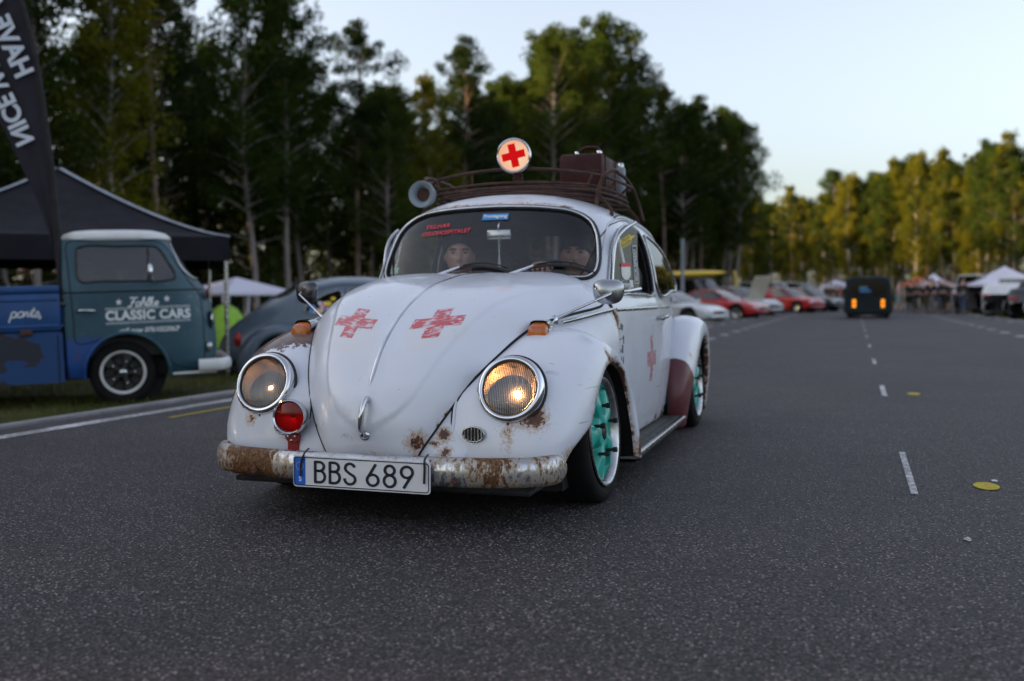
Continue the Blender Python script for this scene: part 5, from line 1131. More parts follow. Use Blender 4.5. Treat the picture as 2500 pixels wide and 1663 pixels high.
for y in (-.38, -.2, 0.03, .22, .40):
    mb = MB(); mb.tube([(-1.0, y, 1.352+.022*(1-(y/.43)**2)), (-1.02, y*1.06, 1.402+.045*(1-(y*1.06/.475)**2))], .006, 6); rk('post', mb)
for sg in (1, -1):
    for x in (-1.3, -1.62): mb = MB(); mb.tube([(x, sg*.430, 1.352), (x, sg*.475, 1.402)], .006, 6); rk('post', mb)
    mb = MB(); mb.tube(crom([(-1.0, sg*.445, 1.258), (-1.01, sg*.452, 1.32), (-1.03, sg*.475, 1.40), (-1.10, sg*.50, 1.432), (-1.28, sg*.50, 1.438), (-1.50, sg*.50, 1.425), (-1.66, sg*.505, 1.38), (-1.74, sg*.52, 1.30), (-1.72, sg*.545, 1.222)], 50), .0095, 8); rk('side_hoop', mb, M['rustdark'] if 'rustdark' in M else None)
    for x in (-1.05, -1.72):
        yb = float(gh_y(x, 1.215)); mb = MB(); mb.tube([(x, sg*.44, 1.318), (x, sg*(yb+.012), 1.235), (x, sg*(yb+.016), 1.205)], .0085, 8); mb.box((x, sg*(yb+.014), 1.212), (.03, .016, .022), bev=.004); rk('leg', mb)
mb = MB(); mb.box((-.992, .045, 1.398), (.02, .05, .055), bev=.006); rk('lamp_plate', mb)
# red cross lamp
LM = thing('cross_lamp', (-.97, .043, 1.415), 0, 'round lit lamp with a red cross on the front of the roof rack', 'lamp')
def lmo(name, mb, mat, parent=LM, sm=60):
    V, F = mb.data(); return mkobj(name, V-A(-.97, .043, 1.415), F, mat, parent, sm)
lc = A(-.93, .043, 1.505); lax = nrm(A(.985, .17, 0)); lup = A(0, 0, 1); lrt = np.cross(lup, lax)
mb = MB(); mb.lathe([(.074, .002), (.076, .010), (.081, .013), (.087, .006), (.088, -.006), (.082, -.03), (.065, -.07), (.03, -.095), (0, -.10)], lc, lax, 64); LB = lmo('housing', mb, M['chrome'])
t = NT('lit_opal_glass'); e = t.n('Emission'); d = t.vm('DISTANCE', t.tc(), tuple(lc-A(-.97, .043, 1.415)+A(0, .02, -.015))); t.set(e.inputs[0], t.ramp(t.rng(d, 0, .085), [(0, (1, .70, .48)), (.5, (1, .64, .42)), (1, (1., .50, .30))])); e.inputs[1].default_value = .27; t.t.links.new(e.outputs[0], t.out.inputs[0]); M['opal'] = t.done()
mb = MB(); mb.lathe([(0, .006), (.04, .0045), (.076, .001)], lc, lax, 48); lmo('lens', mb, M['opal'])
ca, sa = cos(radians(13)), sin(radians(13)); w_, h_ = .0185, .058
cp = [(w_, h_), (-w_, h_), (-w_, w_), (-h_, w_), (-h_, -w_), (-w_, -w_), (-w_, -h_), (w_, -h_), (w_, -w_), (h_, -w_), (h_, w_), (w_, w_)]
mb = MB(); mb.prism([(x*ca-y*sa, x*sa+y*ca) for x, y in cp], lc+lax*.0075, lrt, lup, .0012); lmo('red_cross', mb, emit('lit_red', (.62, .006, .008), .30), sm=0)
mb = MB(); mb.tube([(-.985, .045, 1.40), (-.985, .045, 1.43)], .011, 10); lmo('stand', mb, M['rust'])
# loudspeaker horn
HN = thing('loudspeaker_horn', (-.97, -.43, 1.33), 0, 'grey metal loudspeaker horn at the front corner of the roof rack', 'loudspeaker')
def hno(name, mb, mat, parent=HN): V, F = mb.data(); return mkobj(name, V-A(-.97, -.43, 1.33), F, mat, parent, 60)
hc = A(-.90, -.437, 1.329); hax = nrm(A(.99, .05, .0)); M['horn'] = pbr('grey_horn', (.22, .26, .29), .5, var=.2)
mb = MB(); mb.lathe([(.034, -.02), (.040, .004), (.054, .018), (.066, .020), (.068, .012), (.067, -.01), (.058, -.05), (.05, -.075), (.0, -.08)], hc, hax, 40); hno('bell', mb, M['horn'])
mb = MB(); mb.lathe([(0, -.022), (.010, -.02), (.035, -.021)], hc, hax, 24); hno('throat', mb, M['rust'])
mb = MB(); mb.tube([hc-hax*.06, (-1.0, -.42, 1.34), (-1.0, -.40, 1.345)], .012, 8); hno('mount', mb, M['rust'])
# suitcase
M['leather'] = pbr('oxblood_leather', (.045, .009, .008), .6, var=.4, vscale=10, bump=.3, bscale=50, spec=.25)
SU = thing('suitcase', (-1.52, .285, 1.365), 0, 'worn oxblood leather suitcase strapped on the roof rack', 'suitcase')
mb = MB(); mb.box((0, 0, .098), (.40, .235, .19), bev=.022); mkobj('case_body', *mb.data(), M['leather'], SU, 40)
for x in (-.12, .12):
    mb = MB(); mb.tube([(x, .119, .01), (x, .1205, .18), (x, .10, .196), (x, -.10, .196), (x, -.1205, .18), (x, -.119, .01)], .010, 6, flat=(.35, 1.2)); mkobj('strap', *mb.data(), M['leather'], SU, 60)
mb = MB(); mb.tube(crom([(.10, -.02, .193), (.11, -.015, .222), (.10, .03, .235), (.09, .075, .222), (.09, .08, .193)], 20), .010, 8); mkobj('handle', *mb.data(), M['leather'], SU, 60)
for x, y in ((.12, -.035), (.12, .085)): mb = MB(); mb.box((x, y, .202), (.05, .02, .022), bev=.005); mkobj('clasp', *mb.data(), M['chrome'], SU, 40)
mb = MB(); mb.box((.201, 0, .1), (.004, .20, .004)); mkobj('seam', *mb.data(), M['black'], SU, 0)
TB = thing('steel_flask', (-1.80, .40, 1.372), 0, 'upright pale steel tube behind the suitcase on the roof rack', 'tube')
mb = MB(); mb.lathe([(0, 0), (.026, 0), (.028, .01), (.028, .15), (.024, .165), (0, .168)], (0, 0, 0), (0, 0, 1), 24); mkobj('flask_body', *mb.data(), M['horn'], TB, 60)
mb = MB(); mb.lathe([(0, .19), (.014, .19), (.018, .183), (.018, .166)], (0, 0, 0), (0, 0, 1), 20); mkobj('cap', *mb.data(), M['chrome_old'], TB, 60)
# ------------------------------------------------------------------ people
def skin_mesh(J, edges, root, sub=2, scale=1.):
    """J: name -> (xyz, radius); grown with a Skin modifier"""
    names = list(J); me = bpy.data.meshes.new('sk'); me.from_pydata([J[n][0] for n in names], [(names.index(a), names.index(b)) for a, b in edges], [])
    o = bpy.data.objects.new('sk', me); COL.objects.link(o); md = o.modifiers.new('s', 'SKIN'); md.use_smooth_shade = True
    for i, n in enumerate(names):
        r_ = J[n][1]; r_ = (r_, r_) if np.isscalar(r_) else r_; me.skin_vertices[0].data[i].radius = (r_[0]*scale, r_[1]*scale); me.skin_vertices[0].data[i].use_root = n == root
    sb = o.modifiers.new('b', 'SUBSURF'); sb.levels = sub; sb.render_levels = sub
    dg = bpy.context.evaluated_depsgraph_get(); dg.update(); ev = o.evaluated_get(dg).to_mesh(); V = np.zeros(len(ev.vertices)*3); ev.vertices.foreach_get('co', V); F = [tuple(p_.vertices) for p_ in ev.polygons]
    o.evaluated_get(dg).to_mesh_clear(); bpy.data.objects.remove(o); bpy.data.meshes.remove(me); return V.reshape(-1, 3), F
def head_mesh(nu=40, nv=56, male=True):
    """face looks along +x; origin mid-head, height about .235"""
    t = np.linspace(.02, pi-.02, nu)[:, None]; p_ = np.linspace(-pi, pi, nv, endpoint=False)[None, :]
    x = np.sin(t)*np.cos(p_); y = np.sin(t)*np.sin(p_); z = np.cos(t)*np.ones_like(p_)
    X = x*np.where(x > 0, .096, .104); Y = y*.076; Z = z*.118
    lo = np.clip(-z, 0, 1); jaw = 1-.34*lo**1.3; Y = Y*jaw; X = np.where(x > 0, X*(1-.10*lo)+.012*lo, X*(1-.35*lo))
    X = np.where(x > 0, X-.012*np.abs(y)**2*0, X); fr = np.clip(x, 0, 1)**.6
    g = lambda yy, zz, sy, sz: np.exp(-((Y-yy)/sy)**2-((Z-zz)/sz)**2)*fr
    X = X+.027*g(0, -.018, .012, .015)+.014*g(0, .006, .009, .024)-.017*(g(.031, .018, .016, .012)+g(-.031, .018, .016, .012))+.009*(g(.03, .040, .022, .008)+g(-.03, .040, .022, .008))-.006*(g(.055, -.035, .014, .02)+g(-.055, -.035, .014, .02))
    X = X+.006*g(0, -.048, .020, .006)+.006*g(0, -.062, .018, .007)-.004*g(0, -.055, .022, .003)+.008*g(0, -.092, .016, .014)+.006*(g(.042, -.005, .016, .016)+g(-.042, -.005, .016, .016))
    P = np.stack([X, Y*.95, Z], -1); mb = MB(); mb.grid(P, cv=True)
    for s_ in (1, -1): mb.ball((-.006, s_*.073, .002), (.017, .008, .031), 8, 12, np.array([[1, 0, .2], [0, 1, 0], [-.2, 0, 1]]))
    return mb
def hair_cap(zcut, back, grow=1.06, nu=22, nv=40, crown=None):
    t = np.linspace(.02, pi*.80, nu)[:, None]; p_ = np.linspace(-pi, pi, nv, endpoint=False)[None, :]
    lim = zcut+(back-zcut)*(.5-.5*np.cos(p_))                 # lowest polar angle by azimuth
    tt0 = t/t.max()*lim; x = np.sin(tt0)*np.cos(p_); y = np.sin(tt0)*np.sin(p_); z = np.cos(tt0)*np.ones_like(p_)
    r = np.random.default_rng(2); gr = grow+.012*np.sin(p_*17+tt0*9)*(crown is None)
    return MB().grid(np.stack([x*np.where(x > 0, .097, .105)*gr, y*.075*gr, z*.121*gr], -1), cv=True)
M['skin'] = pbr('skin', (.54, .32, .25), .55, var=.12, vscale=20); M['skin2'] = pbr('skin_tanned', (.34, .19, .14), .55, var=.12, vscale=20)
M['hairdark'] = pbr('dark_hair', (.018, .013, .011), .6, var=.4, vscale=40, bump=.6, bscale=90); M['hairbrown'] = pbr('brown_hair', (.022, .014, .010), .6, var=.4, vscale=40, bump=.6, bscale=90)
M['eye'] = pbr('dark_eye', (.02, .016, .016), .25); M['lip'] = pbr('lip', (.24, .085, .08), .5)
def rotz(a): return np.array([[cos(a), -sin(a), 0], [sin(a), cos(a), 0], [0, 0, 1.]])
def seated(name, label, hp, yaw, skin, hairm, hair, shirt, sc=1., grip=None, moustache=False, cap=None):
    """seated occupant; hp = head centre (world), yaw = facing about z from +x"""
    Rz = rotz(yaw); P0 = A(hp[0]-.06, hp[1], hp[2]-.62); T = thing(name, P0, 0, label, 'person')
    rel = lambda v: tuple(np.asarray(v)-P0)
    pel = A(hp[0]-.10, hp[1], hp[2]-.62); ch = pel+A(-.02, 0, .30); nk = pel+A(.03, 0, .47); hb = A(*hp)+A(-.01, 0, -.07)
    J = {'pel': (rel(pel), (.15, .12)), 'belly': (rel(pel+A(-.01, 0, .15)), (.145, .11)), 'chest': (rel(ch), (.155, .115)), 'neckb': (rel(nk), (.062, .06)), 'neck': (rel(nk+A(.02, 0, .07)), .055), 'hb': (rel(hb), .055)}
    E_ = [('pel', 'belly'), ('belly', 'chest'), ('chest', 'neckb'), ('neckb', 'neck'), ('neck', 'hb')]
    for s_, n in ((1, 'l'), (-1, 'r')):
        sh = pel+A(0, s_*.175, .405); el = sh+A(.14, s_*.05, -.24); wr = el+A(.22, -s_*.06, .02)
        if grip is not None and n == grip[0]: wr = A(*grip[1]); el = (sh+wr)/2+A(-.02, s_*.06, -.15)
        kn = pel+A(.46, s_*.13, .08); an = kn+A(.10, 0, -.34)
        J.update({n+'sh': (rel(sh), .062), n+'el': (rel(el), .043), n+'wr': (rel(wr), .029), n+'hip': (rel(pel+A(.06, s_*.09, 0)), .095), n+'kn': (rel(kn), .062), n+'an': (rel(an), .04), n+'toe': (rel(an+A(.14, 0, -.03)), .035)})
        E_ += [('chest', n+'sh'), (n+'sh', n+'el'), (n+'el', n+'wr'), ('pel', n+'hip'), (n+'hip', n+'kn'), (n+'kn', n+'an'), (n+'an', n+'toe')]
        d = nrm(wr-el); side = A(0, -s_, 0)
        if grip is not None and n == grip[0]:
            kn_ = wr+A(.055, 0, .028); J[n+'palm'] = (rel(kn_), (.022, .022)); E_.append((n+'wr', n+'palm'))
            for q, dy in enumerate((-.033, -.011, .011, .033)):
                b = kn_+A(.012, dy, .006); m_ = b+A(.030, dy*.1, -.006); e = m_+A(.006, 0, -.030); f_ = e+A(-.022, 0, -.012)
                for k_, v_ in enumerate((b, m_, e, f_)): J[n+'f%d%d' % (q, k_)] = (rel(v_), .0098-.0008*k_)
                E_ += [(n+'palm', n+'f%d0' % q), (n+'f%d0' % q, n+'f%d1' % q), (n+'f%d1' % q, n+'f%d2' % q), (n+'f%d2' % q, n+'f%d3' % q)]
            b = kn_+A(-.01, -s_*.035, -.008); J[n+'t0'] = (rel(b), .011); J[n+'t1'] = (rel(b+A(.03, -s_*.015, -.012)), .009); E_ += [(n+'palm', n+'t0'), (n+'t0', n+'t1')]
        else:
            J[n+'palm'] = (rel(wr+d*.06), (.03, .016)); E_.append((n+'wr', n+'palm'))
            for q, off in enumerate((-.026, -.009, .009, .026)):
                b = wr+d*.085+A(0, off, 0); J[n+'f%d' % q] = (rel(b), .0095); J[n+'g%d' % q] = (rel(b+d*.04+A(0, 0, -.02)), .008); E_ += [(n+'palm', n+'f%d' % q), (n+'f%d' % q, n+'g%d' % q)]
    V, F = skin_mesh(J, E_, 'pel', 2); hm = head_mesh(); Vh, Fh = hm.data(); Vh = Vh*sc @ Rz.T+A(*hp)-P0
    B = MB().add(V, F).add(Vh, Fh).build('body', skin, T, 180)
    keep = [n for n in J if n in ('pel', 'belly', 'chest', 'lsh', 'rsh', 'lel', 'rel', 'neckb')]; J2 = {n: (J[n][0], tuple(1.13*np.array(J[n][1] if not np.isscalar(J[n][1]) else (J[n][1],)*2)+.004)) for n in keep}
    V, F = skin_mesh(J2, [e for e in E_ if e[0] in keep and e[1] in keep], 'pel', 2); mkobj('shirt', V, F, shirt, T, 180)
    keep = [n for n in J if n[1:] in ('hip', 'kn', 'an') or n == 'pel']; J2 = {n: (J[n][0], tuple(1.12*np.array(J[n][1] if not np.isscalar(J[n][1]) else (J[n][1],)*2)+.004)) for n in keep}
    V, F = skin_mesh(J2, [e for e in E_ if e[0] in keep and e[1] in keep], 'pel', 1); mkobj('trousers', V, F, M['denim'], T, 180)
    def att(nm, mb, mat): V, F = mb.data(); return mkobj(nm, V*sc @ Rz.T+A(*hp)-P0, F, mat, T, 180)
    att('hair', hair_cap(*hair), hairm)
    for s_ in (1, -1):
        att('eye', MB().ball((.0765, s_*.030, .016), (.006, .0118, .0046), 8, 12), M['eye'])
        att('eyebrow', MB().tube(crom([(.090, s_*.013, .032), (.091, s_*.03, .036), (.080, s_*.049, .032)], 8), .0038, 6), hairm)
    att('lips', MB().ball((.0915, 0, -.055), (.007, .022, .006), 8, 14), M['lip'])
    if moustache: att('moustache', MB().tube(crom([(.082, -.026, -.052), (.098, -.012, -.041), (.101, 0, -.039), (.098, .012, -.041), (.082, .026, -.052)], 12), .0046, 6), hairm)
    if cap is not None:
        att('cap', hair_cap(1.24, 1.75, 1.10, crown=True), cap)
    return T
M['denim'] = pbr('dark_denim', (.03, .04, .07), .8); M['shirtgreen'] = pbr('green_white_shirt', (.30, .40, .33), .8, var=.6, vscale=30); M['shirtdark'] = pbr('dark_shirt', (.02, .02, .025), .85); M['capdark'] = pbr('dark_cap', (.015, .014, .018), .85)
seated('person', 'young passenger with short brown hair looking ahead through the windscreen', (-1.0, -.275, 1.015), radians(20), M['skin'], M['hairbrown'], (1.06, 2.1, 1.06), M['shirtdark'], 1.0)
seated('person', 'driver with a moustache and dark cap, one hand on top of the steering wheel', (-1.12, .308, 1.012), radians(10), M['skin2'], M['hairdark'], (1.12, 2.0), M['shirtgreen'], 1.0, ('r', (-.80, .245, .928)), True, M['capdark'])
seated('person', 'dark figure on the back seat between the two front occupants', (-1.72, -.19, 1.055), radians(5), M['shirtdark'], M['hairdark'], (1.5, 2.3), M['shirtdark'], 1.05)  # skin takes the dark shirt colour, painting in the shade of the cabin

# standing people
def stander(pose):
    st = pose.get('stride', .0); J = {'pel': ((0, 0, .93), (.135, .10)), 'belly': ((0, 0, 1.08), (.13, .095)), 'chest': ((.01, 0, 1.28), (.145, .105)), 'neckb': ((0, 0, 1.45), (.055, .055)), 'neck': ((.01, 0, 1.52), .05), 'hb': ((.015, 0, 1.58), .055)}
    E_ = [('pel', 'belly'), ('belly', 'chest'), ('chest', 'neckb'), ('neckb', 'neck'), ('neck', 'hb')]
    for s_, n in ((1, 'l'), (-1, 'r')):
        d = st*s_; ar = pose.get('arm', 0.)
        J.update({n+'sh': ((0, s_*.185, 1.405), .06), n+'el': ((-.03-d*.25, s_*.235, 1.13), .042), n+'wr': ((.08-d*.5+ar*.15, s_*.215, .90+ar*.18), .028), n+'palm': ((.10-d*.5+ar*.2, s_*.21, .83+ar*.2), (.026, .016)),
                  n+'hip': ((0, s_*.095, .88), .088), n+'kn': ((.03+d*.5, s_*.10, .49), .058), n+'an': ((d-.02, s_*.105, .085), .040), n+'toe': ((d+.14, s_*.12, .035), .034)})
        E_ += [('chest', n+'sh'), (n+'sh', n+'el'), (n+'el', n+'wr'), (n+'wr', n+'palm'), ('pel', n+'hip'), (n+'hip', n+'kn'), (n+'kn', n+'an'), (n+'an', n+'toe')]
        for q, off in enumerate((-.024, -.008, .008, .022)):
            b = np.array(J[n+'palm'][0])+A(off, 0, -.045); J[n+'f%d' % q] = (tuple(b), .009); J[n+'g%d' % q] = (tuple(b+A(.008, -s_*.012, -.04)), .0075); E_ += [(n+'palm', n+'f%d' % q), (n+'f%d' % q, n+'g%d' % q)]
        b = np.array(J[n+'palm'][0])+A(.03, -s_*.008, -.012); J[n+'th'] = (tuple(b), .010); E_.append((n+'palm', n+'th'))
    V, F = skin_mesh(J, E_, 'pel', 1); Vh, Fh = head_mesh(18, 24).data(); B = MB().add(V, F).add(Vh+A(.02, 0, 1.66), Fh); V, F = B.data(); out = {'body': mkmesh('body', V, F, M['skin'], 180)}
    def cloth(nm, keep, g, extra=0):
        J2 = {n: (J[n][0], tuple(g*np.array(J[n][1] if not np.isscalar(J[n][1]) else (J[n][1],)*2)+.006)) for n in J if n in keep}; V, F = skin_mesh(J2, [e for e in E_ if e[0] in keep and e[1] in keep], 'pel' if 'pel' in keep else keep[0], 1); out[nm] = mkmesh(nm, V, F, M['shirtdark'], 180)
    cloth('shirt', ['pel', 'belly', 'chest', 'neckb', 'lsh', 'rsh', 'lel', 'rel']+(['lwr', 'rwr'] if pose.get('long') else []), 1.12)
    cloth('trousers', ['pel', 'lhip', 'rhip', 'lkn', 'rkn']+([] if pose.get('shorts') else ['lan', 'ran']), 1.10)
    V, F = hair_cap(1.15, 2.0, 1.06, 10, 18).data(); out['hair'] = mkmesh('hair', V+A(.02, 0, 1.66), F, M['hairbrown'], 180)
    mb = MB(); [mb.tube([np.array(J[n+'an'][0])+A(-.05, 0, -.045), np.array(J[n+'toe'][0])+A(0, 0, .0), np.array(J[n+'toe'][0])+A(.05, 0, -.005)], [.042, .046, .030], 8) for n in 'lr']; V, F = mb.data(); out['shoes'] = mkmesh('shoes', V, F, M['black'], 180); return out
POSES = [stander(dict(stride=.05, long=True)), stander(dict(stride=.14, shorts=True)), stander(dict(stride=-.10, arm=1., long=True)), stander(dict(stride=.03, arm=.6))]
CL = {n: pbr('cloth_'+n, c, .85, var=.2) for n, c in dict(black=(.014, .013, .016), navy=(.02, .025, .05), grey=(.16, .16, .17), white=(.62, .62, .63), red=(.40, .03, .035), pink=(.55, .33, .36), aqua=(.30, .45, .48), brown=(.09, .055, .04), denim=(.05, .07, .12), beige=(.38, .32, .25)).items()}
def person(x, y, face, pose, shirt, trs, label, group=None, hair='hairbrown', h=1.):
    T = thing('person', (x, y, max(float(gz(x, y)), 0.003) if abs(y-road_c(x)) < 5.1 else float(gz(x, y))), face, label, 'person', group); T.scale = (h, h, h)
    for n, me in POSES[pose].items():
        o = meshobj(n, me, T)
        if n == 'shirt': set_mat(o, CL[shirt])
        if n == 'trousers': set_mat(o, CL[trs])
        if n == 'hair': set_mat(o, M[hair])
    return T
# ------------------------------------------------------------------ blue pickup on the verge
M['glasspk'] = thin_glass('smoky_glass', (.34, .33, .38), .03, .07, .25, (.10, .09, .13))
def level_body(lev, xm, n, xr, cuts, NA=220, nl=60, zr=None):
    """body from horizontal slices: lev rows (z, x_front, half_width); flat rear at xr. cuts: list of (axis, polygon, snap)"""
    lev = np.array(lev, float); zz = np.linspace(lev[0, 0], lev[-1, 0], nl); xf = smooth_interp(zz, lev[:, 0], lev[:, 1]); w_ = smooth_interp(zz, lev[:, 0], lev[:, 2]); rows = []
    for z, a, b in zip(zz, xf, w_):
        t = np.linspace(0, pi/2, 300); fx = xm+(a-xm)*np.cos(t)**(2/n); fy = b*np.sin(t)**(2/n); c = np.r_[np.stack([fx, fy], 1), [[xr+.04, b], [xr+.012, b-.012], [xr, b-.05], [xr, 0]]]
        l = np.r_[0, np.cumsum(np.linalg.norm(np.diff(c, axis=0), axis=1))]; k = np.linspace(0, l[-1], NA//2+1); h = np.stack([np.interp(k, l, c[:, 0]), np.interp(k, l, c[:, 1])], 1); full = np.r_[h, h[-2:0:-1]*A(1, -1)]; rows.append(np.c_[full, np.full(len(full), z)])
    G = np.array(rows); mb = MB(); mb.grid(G, cv=True); V, F = mb.data(); V = V.copy(); Fa = np.array(F); cen = V[Fa].mean(1); drop = np.zeros(len(Fa), bool); sels = []
    fW = lambda z: np.interp(z, zz, w_)
    for kind, poly in cuts:
        poly = np.asarray(poly)
        if kind == 'side': sel = (np.abs(cen[:, 1]) > .5*fW(cen[:, 2])) & in_poly(cen[:, 0], cen[:, 2], poly)
        else: sel = (cen[:, 0] > xm) & in_poly(cen[:, 1], cen[:, 2], poly)
        drop |= sel; sels.append((kind, poly, sel))
    keep = ~drop
    for kind, poly, sel in sels:
        pl = crom(poly, 240, True)
        for i in np.intersect1d(np.unique(Fa[sel]), np.unique(Fa[keep])):
            ax = (0, 2) if kind == 'side' else (1, 2); q = V[i][list(ax)]; b = pl[np.linalg.norm(pl-q, axis=1).argmin()]; V[i][ax[0]], V[i][ax[1]] = b
            if kind == 'side': V[i][1] = np.sign(V[i][1])*float(fW(b[1])*(1-max((b[0]-xm)/(np.interp(b[1], zz, xf)-xm), 0)**n)**(1/n)) if b[0] > xm else np.sign(V[i][1])*float(fW(b[1]))
            else: V[i][0] = xm+(np.interp(b[1], zz, xf)-xm)*(1-min(abs(b[0])/fW(b[1]), .999)**n)**(1/n)
    used = np.unique(Fa[keep]); re = -np.ones(len(V), int); re[used] = np.arange(len(used))
    def side(x, z):
        a = np.interp(z, zz, xf); b = fW(z); d = np.clip((np.asarray(x)-xm)/(a-xm), 0, 1); return b*(1-d**n)**(1/n)
    def front(y, z):
        a = np.interp(z, zz, xf); b = fW(z); return xm+(a-xm)*(1-np.clip(np.abs(y)/b, 0, 1)**n)**(1/n)
    return V[used], [tuple(re[f]) for f in Fa[keep]], side, front
PK_LOC = A(-3.884, -4.788, -.165); PK_DIR = A(-.615, .788); PK_RIGHT = A(.788, .615)
pk0 = PK_LOC[:2]-PK_RIGHT*.80+PK_DIR*.046
PK = thing('pickup_truck', (pk0[0], pk0[1], PK_LOC[2]), math.atan2(PK_DIR[1], PK_DIR[0]), 'faded blue classic pickup with white roof and painted lettering on its door', 'pickup')
PK.scale = (.935, 1, 1); PK.rotation_euler = (0, radians(-1.6), math.atan2(PK_DIR[1], PK_DIR[0]))
t = NT('patina_blue'); P = t.tc(); p = t.sep(P); n1 = t.noise(2.3, 5, .62); n2 = t.noise(14, 5, .7)
c = t.mix(t.rng(n1, .35, .7), (.012, .052, .078), (.024, .080, .108)); c = t.mix(t.rng(t.math('ADD', n2, t.math('MULTIPLY', n1, .5)), .86, .98, 0, .6), c, (.11, .145, .17))
blue = t.math('MULTIPLY', t.rng(t.math('ADD', p[0], t.math('MULTIPLY', t.math('SUBTRACT', n1, .5), .5)), -.16, -.22), t.rng(t.math('ADD', p[2], t.math('MULTIPLY', t.math('SUBTRACT', n2, .5), .2)), .66, .60)); c = t.mix(blue, c, (.006, .055, .22))
c = t.mix(t.math('MULTIPLY', blue, t.rng(n2, .56, .64, 0, .7)), c, (.12, .03, .06)); t.bsdf(c, .5, 0, None); M['pkpaint'] = t.done()
t = NT('bright_blue_side'); n1 = t.noise(5, 5); t.bsdf(t.mix(t.rng(n1, .3, .7), (.004, .042, .15), (.006, .058, .20)), .5); M['pkblue'] = t.done()
t = NT('blue_primer_patches'); P = t.tc(); n1 = t.noise(1., 5, .6, vec=t.scale(P, (2.2, 2.2, 4.5))); n2 = t.noise(20, 4); k = t.rng(n1, .50, .53); k2 = t.rng(n1, .46, .52)
c = t.mix(k2, (.014, .018, .032), (.03, .012, .012)); c = t.mix(k, c, (.005, .045, .15)); t.bsdf(c, .65); M['pkpatch'] = t.done()
M['pkwhite'] = pbr('cream_white', (.66, .66, .65), .4, var=.1, coat=.2)
arch = [(.045+.385*cos(a), .285+.37*sin(a)) for a in np.radians(np.linspace(-10, 190, 26))]+[(-.36, .10), (.45, .10)]
wnd = [(-.345, 1.155), (-.2, 1.152), (.20, 1.148), (.49, 1.152), (.535, 1.165), (.535, 1.20), (.47, 1.33), (.405, 1.435), (.36, 1.468), (.30, 1.474), (.0, 1.476), (-.33, 1.474), (-.368, 1.462), (-.375, 1.42), (-.378, 1.30), (-.372, 1.19)]
wnd = crom(wnd, 120, True)
fws = crom([(0, 1.17), (.45, 1.165), (.64, 1.175), (.68, 1.22), (.64, 1.40), (.58, 1.48), (.40, 1.505), (0, 1.51), (-.40, 1.505), (-.58, 1.48), (-.64, 1.40), (-.68, 1.22), (-.64, 1.175), (-.45, 1.165)], 120, True)
V, F, pside, pfront = level_body([(.27, .88, .815), (.34, .925, .838), (.45, .94, .85), (.62, .942, .853), (.82, .925, .853), (.96, .892, .85), (1.06, .85, .846), (1.14, .785, .835), (1.25, .70, .815), (1.40, .595, .787), (1.545, .49, .757)], .25, 3.6, -.52, [('side', arch), ('side', wnd), ('front', fws)])
CB = mkobj('cab', V, F, M['pkpaint'], PK, 60)
def pks(x, z, off=0.): return np.stack([np.asarray(x, float)*np.ones_like(np.asarray(z, float)), -(pside(x, z)+off), np.asarray(z, float)*np.ones_like(np.asarray(x, float))], -1)
rl = []
for z, a, b, rr_ in ((1.53, .505, .765, -.53), (1.545, .525, .785, -.55), (1.575, .52, .782, -.548), (1.605, .48, .755, -.52), (1.63, .39, .68, -.45), (1.645, .24, .52, -.34), (1.652, .05, .28, -.2), (1.654, -.1, .01, -.11)):
    q = np.linspace(0, 2*pi, 80, endpoint=False); cx = (a+rr_)/2; rl.append(np.stack([cx+(a-rr_)/2*np.sign(np.cos(q))*np.abs(np.cos(q))**.45, b*np.sign(np.sin(q))*np.abs(np.sin(q))**.45, np.full(80, z)], 1))
mb = MB(); mb.grid(np.array(rl), cv=True); mb.build('roof', M['pkwhite'], PK, 60)
